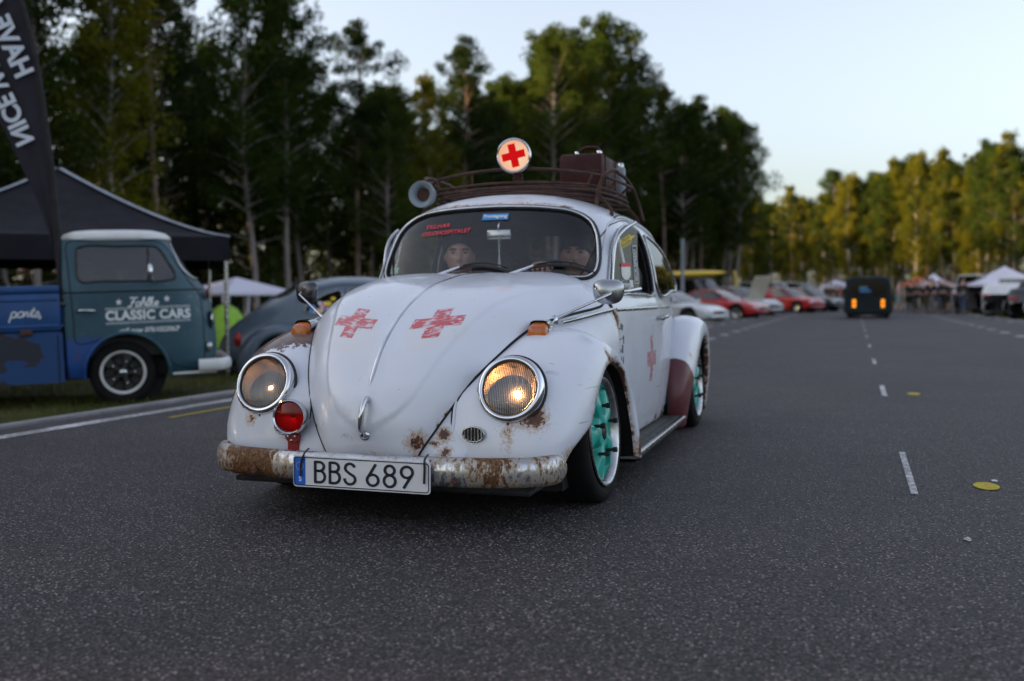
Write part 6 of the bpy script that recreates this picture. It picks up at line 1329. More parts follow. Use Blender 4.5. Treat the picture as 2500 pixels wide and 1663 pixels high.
for sg in (-1, 1):
    m_ = A(1, -sg, 1)
    mb = MB(); mb.tube(pks(wnd[:, 0], wnd[:, 1], .002)*m_, .0095, 8, True); WN = mb.build('side_window', M['rubber'], PK, 60)
    cc_ = wnd.mean(0); G = np.array([pks(*(cc_+(wnd-cc_)*k).T, -.006)*m_ for k in (1, .7, .4, .01)]); mb = MB(); mb.grid(G, cv=True); mb.build('pane', M['glasspk'] if 'glasspk' in M else M['glass'], WN, 60)
    mb = MB(); mb.tube(np.array([pks(.275, 1.15, .0), pks(.290, 1.47, .0)])*m_, .011, 8); mb.build('division_bar', M['rubber'], WN, 60)
    d = crom([(-.40, .585), (-.425, .8), (-.44, 1.06), (-.455, 1.3), (-.455, 1.51), (-.2, 1.525), (.2, 1.525), (.42, 1.50), (.56, 1.30), (.68, 1.12), (.76, 1.02), (.785, .85), (.79, .6), (.785, .40), (.77, .335), (.55, .33), (.49, .36), (.40, .48), (.28, .575), (.12, .645), (-.1, .64), (-.25, .60)], 160, True)
    mb = MB(); mb.tube(pks(d[:, 0], d[:, 1], .0)*m_, .0055, 6, True); mb.build('door_gap', M['gap'], PK, 60)
    x = np.linspace(-.51, .80, 40); mb = MB(); mb.tube(pks(x, np.full(40, 1.055), .001)*m_, .008, 6); mb.build('waist_groove', M['gap'], PK, 60)
    ar_ = crom([(.045+.40*cos(a), .285+.385*sin(a)) for a in np.radians(np.linspace(-4, 184, 24))], 60); mb = MB(); mb.tube(pks(ar_[:, 0], ar_[:, 1], .006)*m_, .018, 8); mb.build('arch_lip', M['pkpaint'], PK, 60)
    mb = MB(); mb.tube(crom([pks(-.39, .884, .01), pks(-.375, .888, .035), pks(-.25, .886, .035), pks(-.225, .884, .01)], 12)*m_, .012, 8); mb.build('door_handle', M['chrome'], PK, 60)
    mb = MB(); q = np.array([pks(.34, 1.12, .0), pks(.33, 1.15, .14), pks(.30, 1.20, .18)])*m_; mb.tube(crom(q, 8), .008, 8); mb.ball(q[2]+A(0, 0, .03), (.03, .055, .075), 10, 14); mb.build('door_mirror', M['chrome'], PK, 60)
    mb = MB(); x = np.linspace(.47, .90, 8); mb.tube(np.stack([x, -np.full(8, .80), np.full(8, .262)], 1)*m_, .018, 8, flat=(1, .8)); mb.build('side_step', M['pkwhite'], PK, 60)
    mb = MB(); mb.lathe([(.085, .0), (.09, .012), (.06, .03), (0, .035)], (float(pfront(.60, .76)), sg*.60, .76), (1, 0, 0), 24); mb.build('headlight', M['chrome'], PK, 60)
    mb = MB(); mb.box((float(pfront(.68, .50))+.0, sg*.68, .50), (.06, .12, .09), bev=.02); mb.build('turn_signal', M['chrome_old'], PK, 50)
mb = MB(); cp_ = crom([(.72, -.90, .335), (.93, -.875, .335), (1.01, -.72, .335), (1.03, -.3, .335), (1.035, 0, .335), (1.03, .3, .335), (1.01, .72, .335), (.93, .875, .335), (.72, .90, .335)], 60); mb.tube(cp_, .055, 10, flat=(.55, 1.1)); mb.build('front_bumper', M['pkwhite'], PK, 60)
f2 = fws*A(1, 1); mb = MB(); mb.tube(np.stack([pfront(fws[:, 0], fws[:, 1])+.004, fws[:, 0], fws[:, 1]], 1), .014, 8, True); WSF = mb.build('windscreen', M['chrome_old'], PK, 60)
G = np.array([np.stack([pfront(*(fws.mean(0)+(fws-fws.mean(0))*k).T)-.004, *(fws.mean(0)+(fws-fws.mean(0))*k).T], 1) for k in (1, .7, .4, .01)]); mb = MB(); mb.grid(G, cv=True); mb.build('pane', M['glass'], WSF, 60)
mb = MB(); mb.ball((float(pfront(.45, 1.02)), -.62, 1.01), (.02, .05, .055), 8, 14); mb.build('air_intake', pbr('dark_red_badge', (.10, .02, .025), .5), PK, 60)
mb = MB(); mb.box((.1, 0, .75), (.9, 1.5, .6)); mb.build('cab_interior', M['interior'], PK, 0)
mb = MB(); mb.box((-.35, 0, 1.15), (.16, 1.3, .45), bev=.05); mb.build('bench_seat', M['seat'], PK, 40)
# load bed: drop sides, lower panels, floor
for sg in (-1, 1):
    mb = MB(); mb.box((-1.90, sg*.83, .885), (2.72, .05, .335), bev=.01); DS = mb.build('drop_side', M['pkblue'], PK, 30)
    mb = MB(); mb.box((-1.90, sg*.83, 1.095), (2.72, .06, .065), bev=.014); mb.build('top_rail', M['pkblue'], DS, 30)
    for z in (.76, 1.0): mb = MB(); mb.tube([(-.56, sg*.857, z), (-3.2, sg*.857, z)], .010, 8, flat=(.5, 1.6)); mb.build('pressing', M['pkblue'], DS, 60)
    for x in (-.85, -1.9, -2.95): mb = MB(); mb.box((x, sg*.862, .705), (.11, .03, .055), bev=.006); mb.build('hinge', M['rust'], DS, 30)
    V_ = [(-.53, .24), (-2.05, .24)]+[(-2.42+.37*cos(a), .29+.36*sin(a)) for a in np.radians(np.linspace(0, 180, 20))]+[(-3.25, .26), (-3.25, .70), (-.53, .70)]
    mb = MB(); mb.prism(V_, (0, sg*.835+.02, 0), (1, 0, 0), (0, 0, 1), .04); mb.build('lower_panel', M['pkpatch'], PK, 0)
    for x in (-.575, -1.99): mb = MB(); mb.box((x, sg*.8585, .45), (.008, .004, .44)); mb.build('panel_gap', M['gap'], PK, 0)
mb = MB(); mb.box((-1.9, 0, .72), (2.7, 1.62, .05)); mb.box((-3.23, 0, .9), (.05, 1.6, .4)); mb.build('load_floor', M['pkpatch'], PK, 0)
mb = MB(); mb.box((-1.2, 0, .33), (3.9, 1.3, .16)); mb.build('chassis', M['gap'], PK, 0)
M['whitewall'] = pbr('white_ring', (.58, .58, .57), .5)
def pkw(n, mb, mat, par, sm, o): V, F = mb.data(); V = (V-o)*A(1/.935, 1, 1)+o; return mkobj(n, V, F, mat, par, sm)
def pk_wheel(x, sg, R=.298):
    o = A(x, sg*.775, R); ax = A(0, sg, 0); mb = MB(); mb.lathe(tyre_prof(R, .198, .17), o-ax*.085, ax, 48); W_ = pkw('wheel', mb, M['tyre'], PK, 50, o)
    mb = MB(); mb.lathe([(.206, .000), (.204, .006), (.187, .007), (.180, .0), (.176, -.03)], o, ax, 48); pkw('rim_ring', mb, M['whitewall'], W_, 60, o)
    an = np.linspace(0, 2*pi, 100, endpoint=False); rr_ = np.linspace(.0, .186, 16); P = np.zeros((16, 100, 3))
    for i, q in enumerate(rr_):
        k = np.clip((.25-np.cos(5*an))/.5, 0, 1)*np.clip((q-.05)/.03, 0, 1)*np.clip((.18-q)/.02, 0, 1); dep = -.02-.06*k; P[i] = o+dep[:, None]*ax+q*(np.cos(an)[:, None]*A(1, 0, 0)+np.sin(an)[:, None]*A(0, 0, 1))
    mb = MB(); mb.grid(P, cv=True); pkw('spoke_centre', mb, M['black'], W_, 60, o)
    mb = MB(); mb.lathe([(0, .012), (.03, .01), (.04, -.01), (.04, -.03)], o, ax, 20); pkw('hub_cap', mb, M['chrome_old'], W_, 60, o)
    for k in range(5): a = 2*pi*k/5; mb = MB(); mb.ball(o+.105*(A(cos(a), 0, sin(a)))-ax*.012, .012, 6, 8); pkw('wheel_nut', mb, M['chrome'], W_, 60, o)
for x in (0, -2.42):
    for sg in (-1, 1): pk_wheel(x, sg)
mb = MB(); mb.prism([(.37*cos(a), .36*sin(a)) for a in np.radians(np.linspace(0, 360, 30, endpoint=False))], (.045, -.60, .29), (1, 0, 0), (0, 0, 1), .01); mb.build('wheel_well', M['gap'], PK, 0)
def pk_text(s_, x, z, size, shear=0., width=1., offset=0., spacing=1., par=CB, mat=None, yy=None):
    V, F = text_data(s_, size, shear, offset, spacing, width); X = x+V[:, 0]; Z = z+V[:, 1]; P_ = pks(X, Z, .003) if yy is None else np.stack([X, np.full(len(X), yy), Z], 1); return mkobj('lettering', P_, F, mat or M['whiteprint'], par, 0)
def star(x, z, r_):
    a = np.linspace(pi/2, pi/2+2*pi, 11)[:-1]; rr_ = np.where(np.arange(10) % 2, r_*.42, r_); P_ = pks(x+rr_*np.cos(a), z+rr_*np.sin(a), .003); mkobj('star', np.vstack([P_, pks(A(x), A(z), .003)]), [(i, (i+1) % 10, 10) for i in range(10)], M['whiteprint'], CB, 0)
def script(word, x0, z0, sc, slant=.35, wd=.16, yy=None, par=None):
    """joined handwriting from pen strokes"""
    def lp(cx, cy, rx, ry, a0, a1): return [tuple(q) for q in arc(cx, cy, rx, ry, a0, a1, 10)]
    L = {'a': (.62, [lp(.26, .26, .24, .26, 40, 360)+[(.5, .12)], [(.5, .52), (.5, .12), (.62, .04)]]), 'h': (.64, [[(.05, .1)]+lp(.16, .88, .09, .14, -60, 180)+[(.08, 0)], [(.08, .2)]+lp(.28, .34, .19, .18, 160, 0)+[(.47, .1), (.62, .04)]]), 'l': (.34, [[(-.02, .1)]+lp(.14, .84, .09, .16, -50, 180)+[(.07, .12), (.16, .0), (.34, .08)]]), 'k': (.6, [[(.0, .1)]+lp(.14, .86, .09, .14, -50, 180)+[(.06, 0)], [(.42, .5), (.08, .24)], [(.16, .3), (.42, .0), (.6, .06)]]), 'e': (.5, [[(.04, .26), (.4, .3)]+lp(.23, .28, .20, .26, 10, 310)+[(.5, .1)]]),
         'F': (.85, [[(.0, .92)]+lp(.12, .95, .1, .08, 200, 90)+[(.5, .95), (.86, 1.02)], [(.5, .95), (.36, .2)]+lp(.2, .12, .16, .14, 0, -170), [(.22, .5), (.68, .54)]]), 'p': (.6, [[(.04, .5), (.08, .48), (.06, -.42)], lp(.28, .26, .22, .26, 170, -160), [(.46, .1), (.6, .06)]]), 'r': (.5, [[(-.02, .1), (.12, .5), (.3, .44), (.28, .1), (.48, .04)]]), 't': (.42, [[(.0, .12), (.18, .86)], [(.18, .86), (.12, .12), (.22, .0), (.42, .1)], [(-.02, .56), (.38, .6)]]), 's': (.48, [[(-.04, .08), (.22, .52)]+lp(.18, .18, .2, .18, 60, -150)]), ',': (.3, [[(.1, .06), (.02, -.2)]])}
    P_ = []; x = 0
    for ch in word:
        adv, st = L[ch]
        for s_ in st: q = np.array(s_, float); P_.append(np.stack([x+q[:, 0]+slant*q[:, 1], q[:, 1]], 1))
        x += adv
    V, F = stroke(P_, wd); X = x0+V[:, 0]*sc; Z = z0+V[:, 1]*sc; Q = pks(X, Z, .003) if yy is None else np.stack([X, np.full(len(X), yy), Z], 1); return mkobj('lettering', Q, F, M['whiteprint'], par or CB, 0)
script('Fahlke', .075, .912, .080); star(-.005, .955, .034); star(.445, .975, .034)
pk_text('CLASSIC CARS', .265, .828, .118, 0, 1.0, .0045, 1.06)
pk_text('call now 0761022063', .262, .690, .064, .3, 1.0, .0016); star(-.02, .675, .018); star(.545, .705, .018)
for z, dz in ((.897, 0), (.885, 0), (.765, 0), (.753, 0)):
    x = np.linspace(-.135, .665, 14); mkobj('rule_line', np.vstack([pks(x, z+.010*(x+.13), .003), pks(x, z+.004+.010*(x+.13), .003)]), [(i, i+1, 15+i, 14+i) for i in range(13)], M['whiteprint'], CB, 0)
DSN = [o for o in PK.children if o.name.startswith('drop_side')][0]
script('parts,', -.985, .845, .100, .35, .12, -.8585, DSN)
# feather flag standing in the load bed
FG = thing('feather_flag', (0, 0, 0), 0, 'black feather flag with white lettering standing by the blue pickup', 'flag')
fo = CAM_POS+9.15*(CF+(152-1250)/2431*CR-(735-831.5)/2431*CU); FG.location = tuple(fo); RF3 = np.stack([CR, np.cross(A(0, 0, 1), CR), A(0, 0, 1)], 1); pxm = 9.15/2431
def fpt(u, v, off=0.): return np.asarray((np.asarray(u, float)-152)[..., None]*pxm*nrm(A(CR[0], CR[1], 0))+(735-np.asarray(v, float))[..., None]*pxm*A(0, 0, 1)+off*nrm(A(-CF[0], -CF[1], 0)))
pole = [(152, 735), (147, 640), (141, 520), (132, 400), (120, 290), (106, 180), (88, 80), (60, -20), (20, -110), (-40, -175)]
pc_ = crom(pole, 60); mb = MB(); mb.tube(fpt(pc_[:, 0], pc_[:, 1]), np.linspace(.034, .018, 60), 10); mb.build('pole', M['gap'], FG, 60)
mb = MB(); mb.box((0, 0, -.03), (.18, .18, .05), bev=.02); mb.tube([(0, 0, -.03), (0, 0, .12)], .034, 10); mb.build('foot', M['black'], FG, 40)
t = NT('black_flag_cloth'); n1 = t.noise(3, 4); b = t.bsdf(t.mix(t.rng(n1, .3, .7), (.012, .0105, .017), (.022, .019, .029)), .9, 0, t.bump(t.noise(1.2, 3, vec=t.scale(t.tc(), (5, 5, 1))), .5, .05)); M['flag'] = t.done()
le = [(128, 590), (108, 520), (70, 430), (30, 340), (0, 275), (-40, 190), (-90, 60), (-120, -40), (-120, -120), (-60, -180)]; lc_ = crom(le, 60); rc_ = crom([(145, 600)]+pole[2:], 60); rows = []
for k in np.linspace(0, 1, 14): q = lc_*(1-k)+rc_*k; rows.append(fpt(q[:, 0], q[:, 1], .025*np.sin(k*9+np.linspace(0, 1, 60)*5)[:, None]*k*(1-k)*2))
mb = MB(); mb.grid(np.array(rows)); CLO = mb.build('cloth', M['flag'], FG, 180)
def flag_text(s_, u0, v0, du, dv, size, width=1.):
    """mirrored print seen through the cloth: reads upwards, letter tops to the right"""
    V, F = text_data(s_, size, 0, size*.035, 1., width, 'LEFT'); d = nrm(A(du, dv)); pr = A(-d[1], d[0]); pr = pr if pr[0] > 0 else -pr; u = u0+V[:, 0]*d[0]+V[:, 1]*pr[0]; v = v0+V[:, 0]*d[1]+V[:, 1]*pr[1]; mkobj('lettering', fpt(u, v, .035), F, M['flagprint'], CLO, 0)
M['flagprint'] = pbr('flag_print', (.62, .66, .74), .7, var=.12)
flag_text('HAVE A', 78, 193, -.39, -.92, 66, .92); flag_text('NICE WEEKEND', 76, 357, -.41, -.91, 62, .92)

# ------------------------------------------------------------------ grey classic car: same shapes, other paint
t = NT('grey_blue_paint'); n1 = t.noise(2, 4); b = t.bsdf(t.mix(t.rng(n1, .3, .7), (.085, .115, .155), (.12, .155, .195)), .35); b.inputs['Coat Weight'].default_value = .3; M['grey'] = t.done()
GC = thing('classic_car', (-9.70, -3.90, -.205), math.atan2(.788, -.615), 'grey-blue rounded classic car parked tail-first beyond the blue pickup', 'car')
skip = ('sticker', 'blue_s', 'green_s', 'licence', 'red_lamp', 'glyph', 'hood_moulding', 'rear_view', 'vent_frame', 'wiper')
for ch in list(CAR.children):
    if ch.type != 'MESH' or ch.name.startswith(skip): continue
    c_ = ch.copy(); COL.objects.link(c_); c_.parent = GC
    if ch.data.materials and ch.data.materials[0].name.startswith('white_paint'): set_mat(c_, M['grey'])
    if ch.name.startswith(('wheel', 'headlight', 'turn_signal', 'door_mirror')):
        for g in ch.children:
            if g.name.startswith(('spoke_centre', 'rim', 'lens', 'reflector', 'amber', 'mirror_arm', 'hub')):
                g2 = g.copy(); COL.objects.link(g2); g2.parent = c_
                if g.name.startswith('spoke_centre'): set_mat(g2, M['chrome_old'])
r = np.random.default_rng(8)
for k in range(16):      # stickers all over the side window
    x = r.uniform(-1.98, -1.60); z = r.uniform(.85, .85+.24*(x+2.1)/.5); s_ = r.uniform(.02, .04); y = -float(gh_y(x, z))-.006; mb = MB(); mb.prism(rrect(2.2*s_, 1.6*s_, s_*.4, 3), (x, y, z), (1, 0, 0), (0, .25, 1), .003); mb.build('window_sticker', list(M[q] for q in ('whiteprint', 'yellowprint', 'redprint', 'blueprint', 'whiteprint'))[k % 5], GC, 0)
mb = MB(); G = win_glass('dw', DW, -.006, 1); mb.grid(G, cv=True); mb.build('side_glass', M['glass'], GC, 60)

# ------------------------------------------------------------------ tents
def tent(name, c, a, hx, hy, eave, peak, val, mat, label, leg=.02, seam=None, legmat=None, group=None, curve=1.35, taper=False):
    zg = float(gz(c[0], c[1])); T = thing(name, (c[0], c[1], zg), a, label, 'tent', group); n = 12; rows = []
    per = [(hx, -hy), (hx, hy), (-hx, hy), (-hx, -hy)]
    loop = np.vstack([np.linspace(per[i], per[(i+1) % 4], 12, endpoint=False) for i in range(4)])
    for k in np.linspace(1, 0.001, n):
        edge = np.maximum(np.abs(loop[:, 0])/hx, np.abs(loop[:, 1])/hy); sag = (1-np.minimum(np.abs(loop[:, 0])/hx, np.abs(loop[:, 1])/hy))*.06*k; rows.append(np.c_[loop*k, eave-zg+(peak-eave)*(1-k)**curve-sag*(k < .999)])
    mb = MB(); mb.grid(np.array(rows), cv=True); TP = mb.build('canopy', mat, T, 30)
    lo = loop*1.004; mb = MB(); mb.grid(np.array([np.c_[lo, np.full(len(lo), eave-zg)], np.c_[lo*1.004, np.full(len(lo), eave-zg-val)]]), cv=True); mb.build('valance', mat, TP, 30)
    for (x, y) in per:
        if taper: mb = MB(); mb.tube([(x*.97, y*.97, 0), (x*.97, y*.97, eave-zg)], [leg*.5, leg*1.6], 8)
        else: mb = MB(); mb.tube([(x*.985, y*.985, 0), (x*.985, y*.985, eave-zg)], leg, 8)
        mb.build('leg', legmat or M['chrome_old'], T, 50)
        if seam is not None:
            k = np.linspace(1, .02, 16); mb = MB(); mb.tube(np.stack([x*k, y*k, eave-zg+(peak-eave)*(1-k)**curve+.012], 1), .05, 6, flat=(1., .25)); mb.build('seam', seam, TP, 60)
    return T
M['tentblack'] = pbr('black_canvas', (.012, .011, .017), .75, var=.3, vscale=2, bump=.3, bscale=3, spec=.2); M['tentseam'] = pbr('pale_seam', (.30, .32, .37), .5); M['tentwhite'] = pbr('white_canvas', (.62, .60, .70), .7, var=.06); M['tentorange'] = pbr('orange_canvas', (.60, .12, .03), .7); M['tentgreen'] = pbr('green_canvas', (.22, .42, .02), .6, var=.25)
tent('canopy_tent', (-7.25, -8.5), math.atan2(.788, -.615), 2.08, 1.88, 1.60, 2.62, .30, M['tentblack'], 'black pop-up canopy behind the blue pickup', .026, M['tentseam'])
tent('gazebo', (-27.2, -18.9), 1.2, 1.55, 1.55, 1.10, 1.66, .10, M['tentwhite'], 'white gazebo with cloth-wrapped legs at the edge of the wood', .09, None, M['tentwhite'], taper=True, curve=1.0)
gp_ = CAM_POS+26*(CF+(552-1250)/2431*CR-(832-831.5)/2431*CU); TG = thing('dome_tent', (gp_[0], gp_[1], gz(gp_[0], gp_[1])), .6, 'small bright green dome tent beside the grey-blue car', 'tent')
mb = MB(); a = np.linspace(0, pi, 13); rows = [np.stack([np.full(13, x), .62*q*np.cos(a), 1.15*q*np.sin(a)**.9], 1) for x, q in ((-.75, .05), (-.7, .45), (-.5, .8), (-.2, .97), (0, 1), (.2, .97), (.5, .8), (.7, .45), (.75, .05))]; mb.grid(np.array(rows)); mb.build('flysheet', M['tentgreen'], TG, 60)
for s_ in (-1, 1): mb = MB(); mb.tube([(s_*.2, .625*np.cos(q), 1.16*np.sin(q)**.9) for q in a], .012, 6); mb.build('tent_pole', M['black'], TG, 60)
tent('white_tent', (-49.3, 9.3), .05, 1.9, 2.1, 1.42, 2.30, .12, M['tentwhite'], 'large white peaked tent on the right of the road', .03, curve=1.7)
mb = MB(); mb.box((-51.2, 9.5, .8), (.03, 3.9, 1.3)); o = mb.build('tent_wall', M['tentwhite'], None, 0); tag(o, 'white back wall sheet hanging under the peaked tent', 'tent wall')
tent('orange_tent', (-70, 6.9), .1, 1.0, 1.0, 1.75, 2.25, .15, M['tentorange'], 'orange pop-up tent behind the crowd', .03)
tent('small_white_tent', (-66, 7.6), .0, 1.1, 1.1, 1.70, 2.35, .18, M['tentwhite'], 'small white pop-up tent beside the orange one', .03, curve=1.6)
tent('white_awning', (-78, 1.6), .1, 1.4, 1.4, 1.75, 2.2, .2, M['tentwhite'], 'white awning far down the left side of the road', .03)

# ------------------------------------------------------------------ other vehicles
M['carglass'] = thin_glass('dark_car_glass', (.25, .28, .30), .03, .06)
M['headlamp'] = pbr('clear_lamp', (.65, .66, .66), .2); M['tail'] = pbr('red_lamp_plastic', (.30, .01, .012), .3)
def carpaint(n, c, coat=.5): 
    m_ = pbr(n, c, .3, var=.06, coat=coat); return m_
CARP = {n: carpaint('car_'+n, c) for n, c in dict(white=(.62, .63, .65), red=(.42, .018, .022), silver=(.42, .45, .47), black=(.016, .016, .02), navy=(.03, .04, .07), yellow=(.62, .46, .03), green=(.04, .10, .06), beige=(.5, .44, .34)).items()}
def simple_car(name, loc, head, kind, paint_, label, group=None, H=1.3):
    """x forward, origin on the ground amidships"""
    T = thing(name, (loc[0], loc[1], loc[2] if len(loc) > 2 else float(gz(loc[0], loc[1]))), head, label, 'car' if 'van' not in name and 'truck' not in name else 'van', group)
    K = {'coupe': dict(L=4.3, belt=[(-2.15, .62), (-2.05, .80), (-1.4, .86), (.3, .84), (1.2, .76), (1.9, .62), (2.13, .50)], gh=(-1.55, -.65, .15, 1.02), roof=1.22), 'hatch': dict(L=3.9, belt=[(-1.95, .70), (-1.85, .88), (0, .88), (.75, .86), (1.4, .78), (1.85, .66), (1.95, .52)], gh=(-1.88, -1.45, .10, .85), roof=1.36), 'sedan': dict(L=4.4, belt=[(-2.2, .62), (-2.1, .86), (-1.3, .90), (.4, .88), (1.3, .80), (2.0, .68), (2.2, .52)], gh=(-1.6, -.95, .15, .95), roof=1.38), 'van': dict(L=4.4, belt=[(-2.2, 1.0), (-2.15, 1.05), (0, 1.05), (1.3, 1.0), (1.9, .86), (2.15, .70), (2.2, .5)], gh=(-2.17, -2.1, .75, 1.5), roof=1.9), 'pickup': dict(L=4.6, belt=[(-2.3, .92), (-2.25, .98), (0, .98), (1.2, .96), (2.1, .88), (2.27, .70), (2.3, .55)], gh=(-.55, -.45, .40, .85), roof=1.62)}[kind]
    hl = K['L']/2; W_ = .84; bz = K['belt']; xs = np.linspace(-hl, hl, 70); zt = smooth_interp(xs, [b[0] for b in bz], [b[1] for b in bz]); rows = []
    wheels = (hl-.82, -hl+.80)
    for x, z in zip(xs, zt):
        e = min(1, (hl-abs(x))/.55+.02); ww = W_*(.80+.20*sqrt(1-(1-min(e, 1))**2)); zb = .20+.10*(1-min(1, (hl-abs(x))/.3+.0)); h = z-zb
        half = [(0, z+.02), (ww*.5, z+.018), (ww*.82, z+.004), (ww*.93, z-.04), (ww*.985, z-.12*h), (ww, z-.38*h), (ww*.99, zb+.3*h), (ww*.955, zb+.06*h), (ww*.90, zb), (ww*.4, zb-.01), (0, zb-.01)]
        c_ = crom(half, 34); rows.append(np.stack([np.full(34, x), c_[:, 0], c_[:, 1]], 1))
    for sg in (1, -1):
        G = np.array(rows)*A(1, sg, 1); mb = MB(); mb.grid(G, flip=sg > 0); V, F = mb.data(); Fa = np.array(F); cen = V[Fa].mean(1); keep = np.ones(len(Fa), bool)
        for wx in wheels: keep &= ~((np.hypot(cen[:, 0]-wx, cen[:, 2]-.31) < .375) & (np.abs(cen[:, 1]) > .45))
        if sg == 1: BD = MB().add(V, [tuple(f) for f in Fa[keep]])
        else: BD.add(V, [tuple(f) for f in Fa[keep]])
    BO = BD.build('body', paint_, T, 60)
    br, rr_, rf, bf = K['gh']; zr = K['roof']; zb = lambda x: float(np.interp(x, [b[0] for b in bz], [b[1] for b in bz]))+.01
    # cabin: glass house with roof and pillars
    def sec(k):          # k 0 belt .. 1 roof
        x0 = bf+(rf-bf)*k; x1 = br+(rr_-br)*k; w0 = .78-.17*k; return x0, x1, w0
    rows = []
    for k in np.linspace(0, 1, 10):
        x0, x1, w0 = sec(k); q = np.linspace(0, 2*pi, 64, endpoint=False); cx, a_ = (x0+x1)/2, (x0-x1)/2; e = .28; xx = cx+a_*np.sign(np.cos(q))*np.abs(np.cos(q))**e; yy = w0*np.sign(np.sin(q))*np.abs(np.sin(q))**e; zz_ = np.array([zb(x) for x in xx])*(1-k)+zr*k; rows.append(np.stack([xx, yy, zz_], 1))
    mb = MB(); mb.grid(np.array(rows), cv=True); mb.build('windows', M['carglass'], T, 50)
    top = rows[-1]; cx = top[:, 0].mean(); R2 = [top*A(1, 1, 1)+A(0, 0, -.035), top+A(0, 0, .002)]+[np.c_[cx+(top[:, 0]-cx)*k, top[:, 1]*k, np.full(64, zr+.045*(1-k**2))] for k in (.96, .8, .5, .2, .01)]
    R2[0] = np.c_[cx+(top[:, 0]-cx)*1.03, top[:, 1]*1.03, np.full(64, zr-.03)]; R2[1] = np.c_[cx+(top[:, 0]-cx)*1.025, top[:, 1]*1.025, np.full(64, zr+.0)]; mb = MB(); mb.grid(np.array(R2), cv=True); mb.build('roof', paint_, T, 60)
    G = np.array(rows)
    for idx in ([7, 25, 39, 57] + ([16, 48] if kind not in ('pickup',) else [])):
        mb = MB(); mb.tube(G[:, idx]*A(1, 1.006, 1), .030, 6); mb.build('pillar', paint_, T, 60)
    for wx in wheels:
        for sg in (1, -1):
            o = A(wx, sg*.80, .305); ax = A(0, sg, 0); mb = MB(); mb.lathe(tyre_prof(.305, .20, .19), o-ax*.09, ax, 32); W2 = mb.build('wheel', M['tyre'], T, 50); mb = MB(); mb.lathe([(.208, .0), (.19, .0), (.16, -.02), (.05, -.012), (0, -.01)], o, ax, 30); mb.build('rim', M['chrome_old'], W2, 50)
            mb = MB(); mb.prism([(.385*cos(a), .385*sin(a)) for a in np.linspace(0, 2*pi, 24, endpoint=False)], (wx, sg*.52, .31), (1, 0, 0), (0, 0, 1), .01); mb.build('wheel_well', M['gap'], T, 0)
    for sg in (1, -1):
        mb = MB(); mb.box((hl-.10, sg*.55, zb(hl-.12)-.09), (.16, .34, .11), bev=.03); mb.build('headlight', M['headlamp'], T, 40)
        mb = MB(); mb.box((-hl+.06, sg*.58, zb(-hl+.1)-.10), (.12, .28, .12), bev=.03); mb.build('tail_light', M['tail'], T, 40)
        mb = MB(); mb.box((min(bf-.25, .8), sg*.90, zb(.5)+.06), (.10, .16, .09), bev=.03); mb.build('door_mirror', paint_, T, 40)
    mb = MB(); mb.box((hl-.02, 0, .34), (.10, 1.3, .14), bev=.04); mb.build('front_bumper', M['black'] if kind in ('pickup', 'van') else paint_, T, 40)
    return T
H0 = pi/2
def at(u, D, z=None):
    d = CF+(u-1250)/2431*CR; q = CAM_POS+D*d; return (float(q[0]), float(q[1]))
def lcar(u, D, *a, **k): x, y = at(u, D); return simple_car(a[0], (x, y, gz(x, y) if abs(y-road_c(x)) > 5.2 else .0), *a[1:], **k)
lcar(1630, 36.5, 'parked_car', 1.18, 'coupe', CARP['white'], 'white low coupe parked first in the row, nose to the road')
lcar(1748, 42, 'parked_car', 1.2, 'coupe', CARP['red'], 'dark red coupe between the white and the silver car')
SV = lcar(1798, 48, 'parked_car', 1.0, 'sedan', CARP['silver'], 'silver car parked with its hood raised')
mb = MB(); R_ = np.stack([nrm(A(.42, 0, .9)), A(0, 1, 0), nrm(A(-.9, 0, .42))], 1); mb.box((1.32, 0, 1.36), (1.15, 1.3, .05), R_, bev=.02); mb.build('raised_hood', CARP['beige'], SV, 40)
lcar(1920, 55, 'parked_car', 1.05, 'hatch', CARP['red'], 'bright red hatchback parked nose to the road')
lcar(1972, 60, 'parked_car', 1.0, 'sedan', CARP['black'], 'black saloon parked beyond the red hatchback')
lcar(1880, 66, 'parked_van', 1.1, 'van', CARP['white'], 'white van parked behind the red hatchback', H=1.9)
lcar(1945, 72, 'parked_van', 1.1, 'van', CARP['silver'], 'pale silver van parked behind the black saloon')
lcar(1835, 58, 'parked_car', 1.1, 'sedan', CARP['navy'], 'dark blue saloon between the silver car and the red hatchback')
lcar(2480, 42, 'parked_truck', 2.75, 'pickup', CARP['white'], 'white pickup with black wheel arches by the right edge of the road')
lcar(2545, 37, 'parked_car', 2.8, 'sedan', CARP['black'], 'black saloon with bright wheels parked on the right grass')
lcar(2395, 50, 'parked_van', 2.75, 'van', CARP['white'], 'white van standing under the peaked tent', H=1.9)
lcar(2440, 52, 'parked_car', 2.8, 'hatch', CARP['yellow'], 'yellow hatchback beside the peaked tent')
